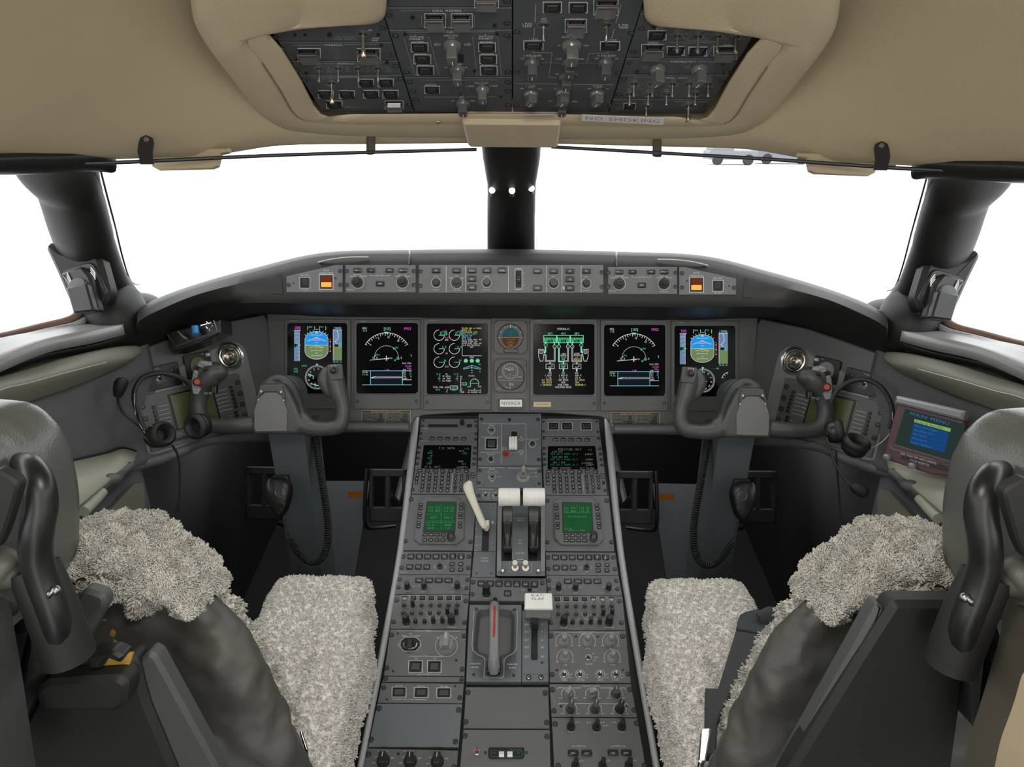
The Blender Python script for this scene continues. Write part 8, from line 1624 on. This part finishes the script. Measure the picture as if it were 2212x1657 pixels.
# ------------------------------------------------------------------ stowable monitor, right side only
CM = (1620, 680, 4.602)
A_, B_, C_ = K(1926, 862, 1.22), K(2070, 888, 1.13), K(1906, 995, 1.23)
n_ = (B_ - A_).cross(C_ - A_); n_ = -n_ if n_.dot(CAM - A_) < 0 else n_; FMo = Frame(A_, B_ - A_, n_)
M_ = Mod('weather_monitor', 'maroon framed monitor with a blue main menu on the right side wall', 'monitor', FMo, CM, [(1462, 880), (2130, 1050), (2090, 1620), (1780, 1580), (1330, 1430), (1322, 1400)], 'maroon', .02, .002, face='frame')
s = MB(); s.prism([M_.P(*p) for p in ((1545, 936), (2140, 1092), (2100, 1480), (1810, 1396), (1440, 1284))], 0, .0012, .0004); link('screen', s.mesh(['e_slate']), M_.e)
m = MB(); m.prism([M_.P(*p) for p in ((1472, 808), (2160, 960), (2130, 1050), (1455, 880))], -.016, .010, .004); link('top_bar', m.mesh(['rail']), M_.e)
d = M_.d; d.z = .0016; A = 14
d.text(1790, 1030, 'MAIN MENU', 30, 400, 'e_bluetext', ang=A + 1)
d.poly([(1640, 1036), (2000, 1130), (1994, 1166), (1636, 1068)], 'e_limebar', -.0001); d.text(1790, 1096, 'Radar & Text/Wx', 28, 280, 'inkdark', ang=A)
for i, t in enumerate(('National Radar', 'Satellite Wx', 'Wx Defn', 'Airports', 'Cabin Update')):
    y = 1076 + i * 40.5; x = 1632 - i * 10; d.poly([(x, y), (x + 350, y + 96), (x + 344, y + 134), (x - 4, y + 36)], 'e_blue', -.0001); d.text(x + 10, y + 24, t, 24, 14 * len(t) + 40, 'e_bluetext', 'l', ang=A)
for P in (((1512, 1392), (1900, 1486), (2060, 1560), (1960, 1560), (1500, 1430)),): d.poly(list(P), 'black', -.0002)
d.text(1680, 1428, 'FOR TAKE OFF AND LANDING', 22, 370, 'ink', ang=A + 2); d.text(1690, 1470, 'STOW MONITOR', 22, 200, 'ink', ang=A + 2)
d.line([(1440, 1290), (1810, 1400), (2090, 1484)], 3, 'inkfaint'); d.line([(1402, 1300), (1408, 1326), (1440, 1340), (1830, 1440)], 4, 'inkfaint')
for P in (((1318, 1384), (1376, 1396), (1372, 1446), (1312, 1434)), ((1570, 1470), (1632, 1484), (1626, 1538), (1556, 1524))): M_.plate(list(P), 'catch', 'rail', 0, .012, .003, .003)
M_.done()
# ------------------------------------------------------------------ ramp vehicles far outside to the right
def far(x, d_, w, h, l, lab, kind, col, n=2):
    e = thing(kind, lab, 'vehicle', Matrix.Translation((x, d_, -2.0)), 'ramp vehicles outside'); m = MB(); m.prism([(-w / 2, 0), (w / 2, 0), (w / 2, l), (-w / 2, l)], .45, h * .55, .1); link('body', m.mesh([col]), e)
    m = MB(); m.box((-w * .22, l * .5, h * .75), (w * .45, l * .9, h * .42), ch=.08); link('cab', m.mesh(['truck']), e)
    for sx in (-.32, .32): m = MB(); m.lathe([(.45, -.15), (.45, .15)], 20, Matrix.Translation((w * sx, .1, .45)) @ Matrix.Rotation(R(90), 4, 'X')); link('wheel', m.mesh(['rubber']), e)
far(24.5, 62, 5.0, 2.4, 2.2, 'pale van parked far away behind the right windscreen, beside the visor', 'ground_van', 'truck'); far(19.2, 60, 4.2, 2.2, 2.2, 'low grey tug far away near the middle of the right windscreen top', 'ground_tug', 'truck'); far(33.5, 58, 4.6, 2.1, 2.2, 'pale service truck far away close to the right window pillar', 'service_truck', 'truck')
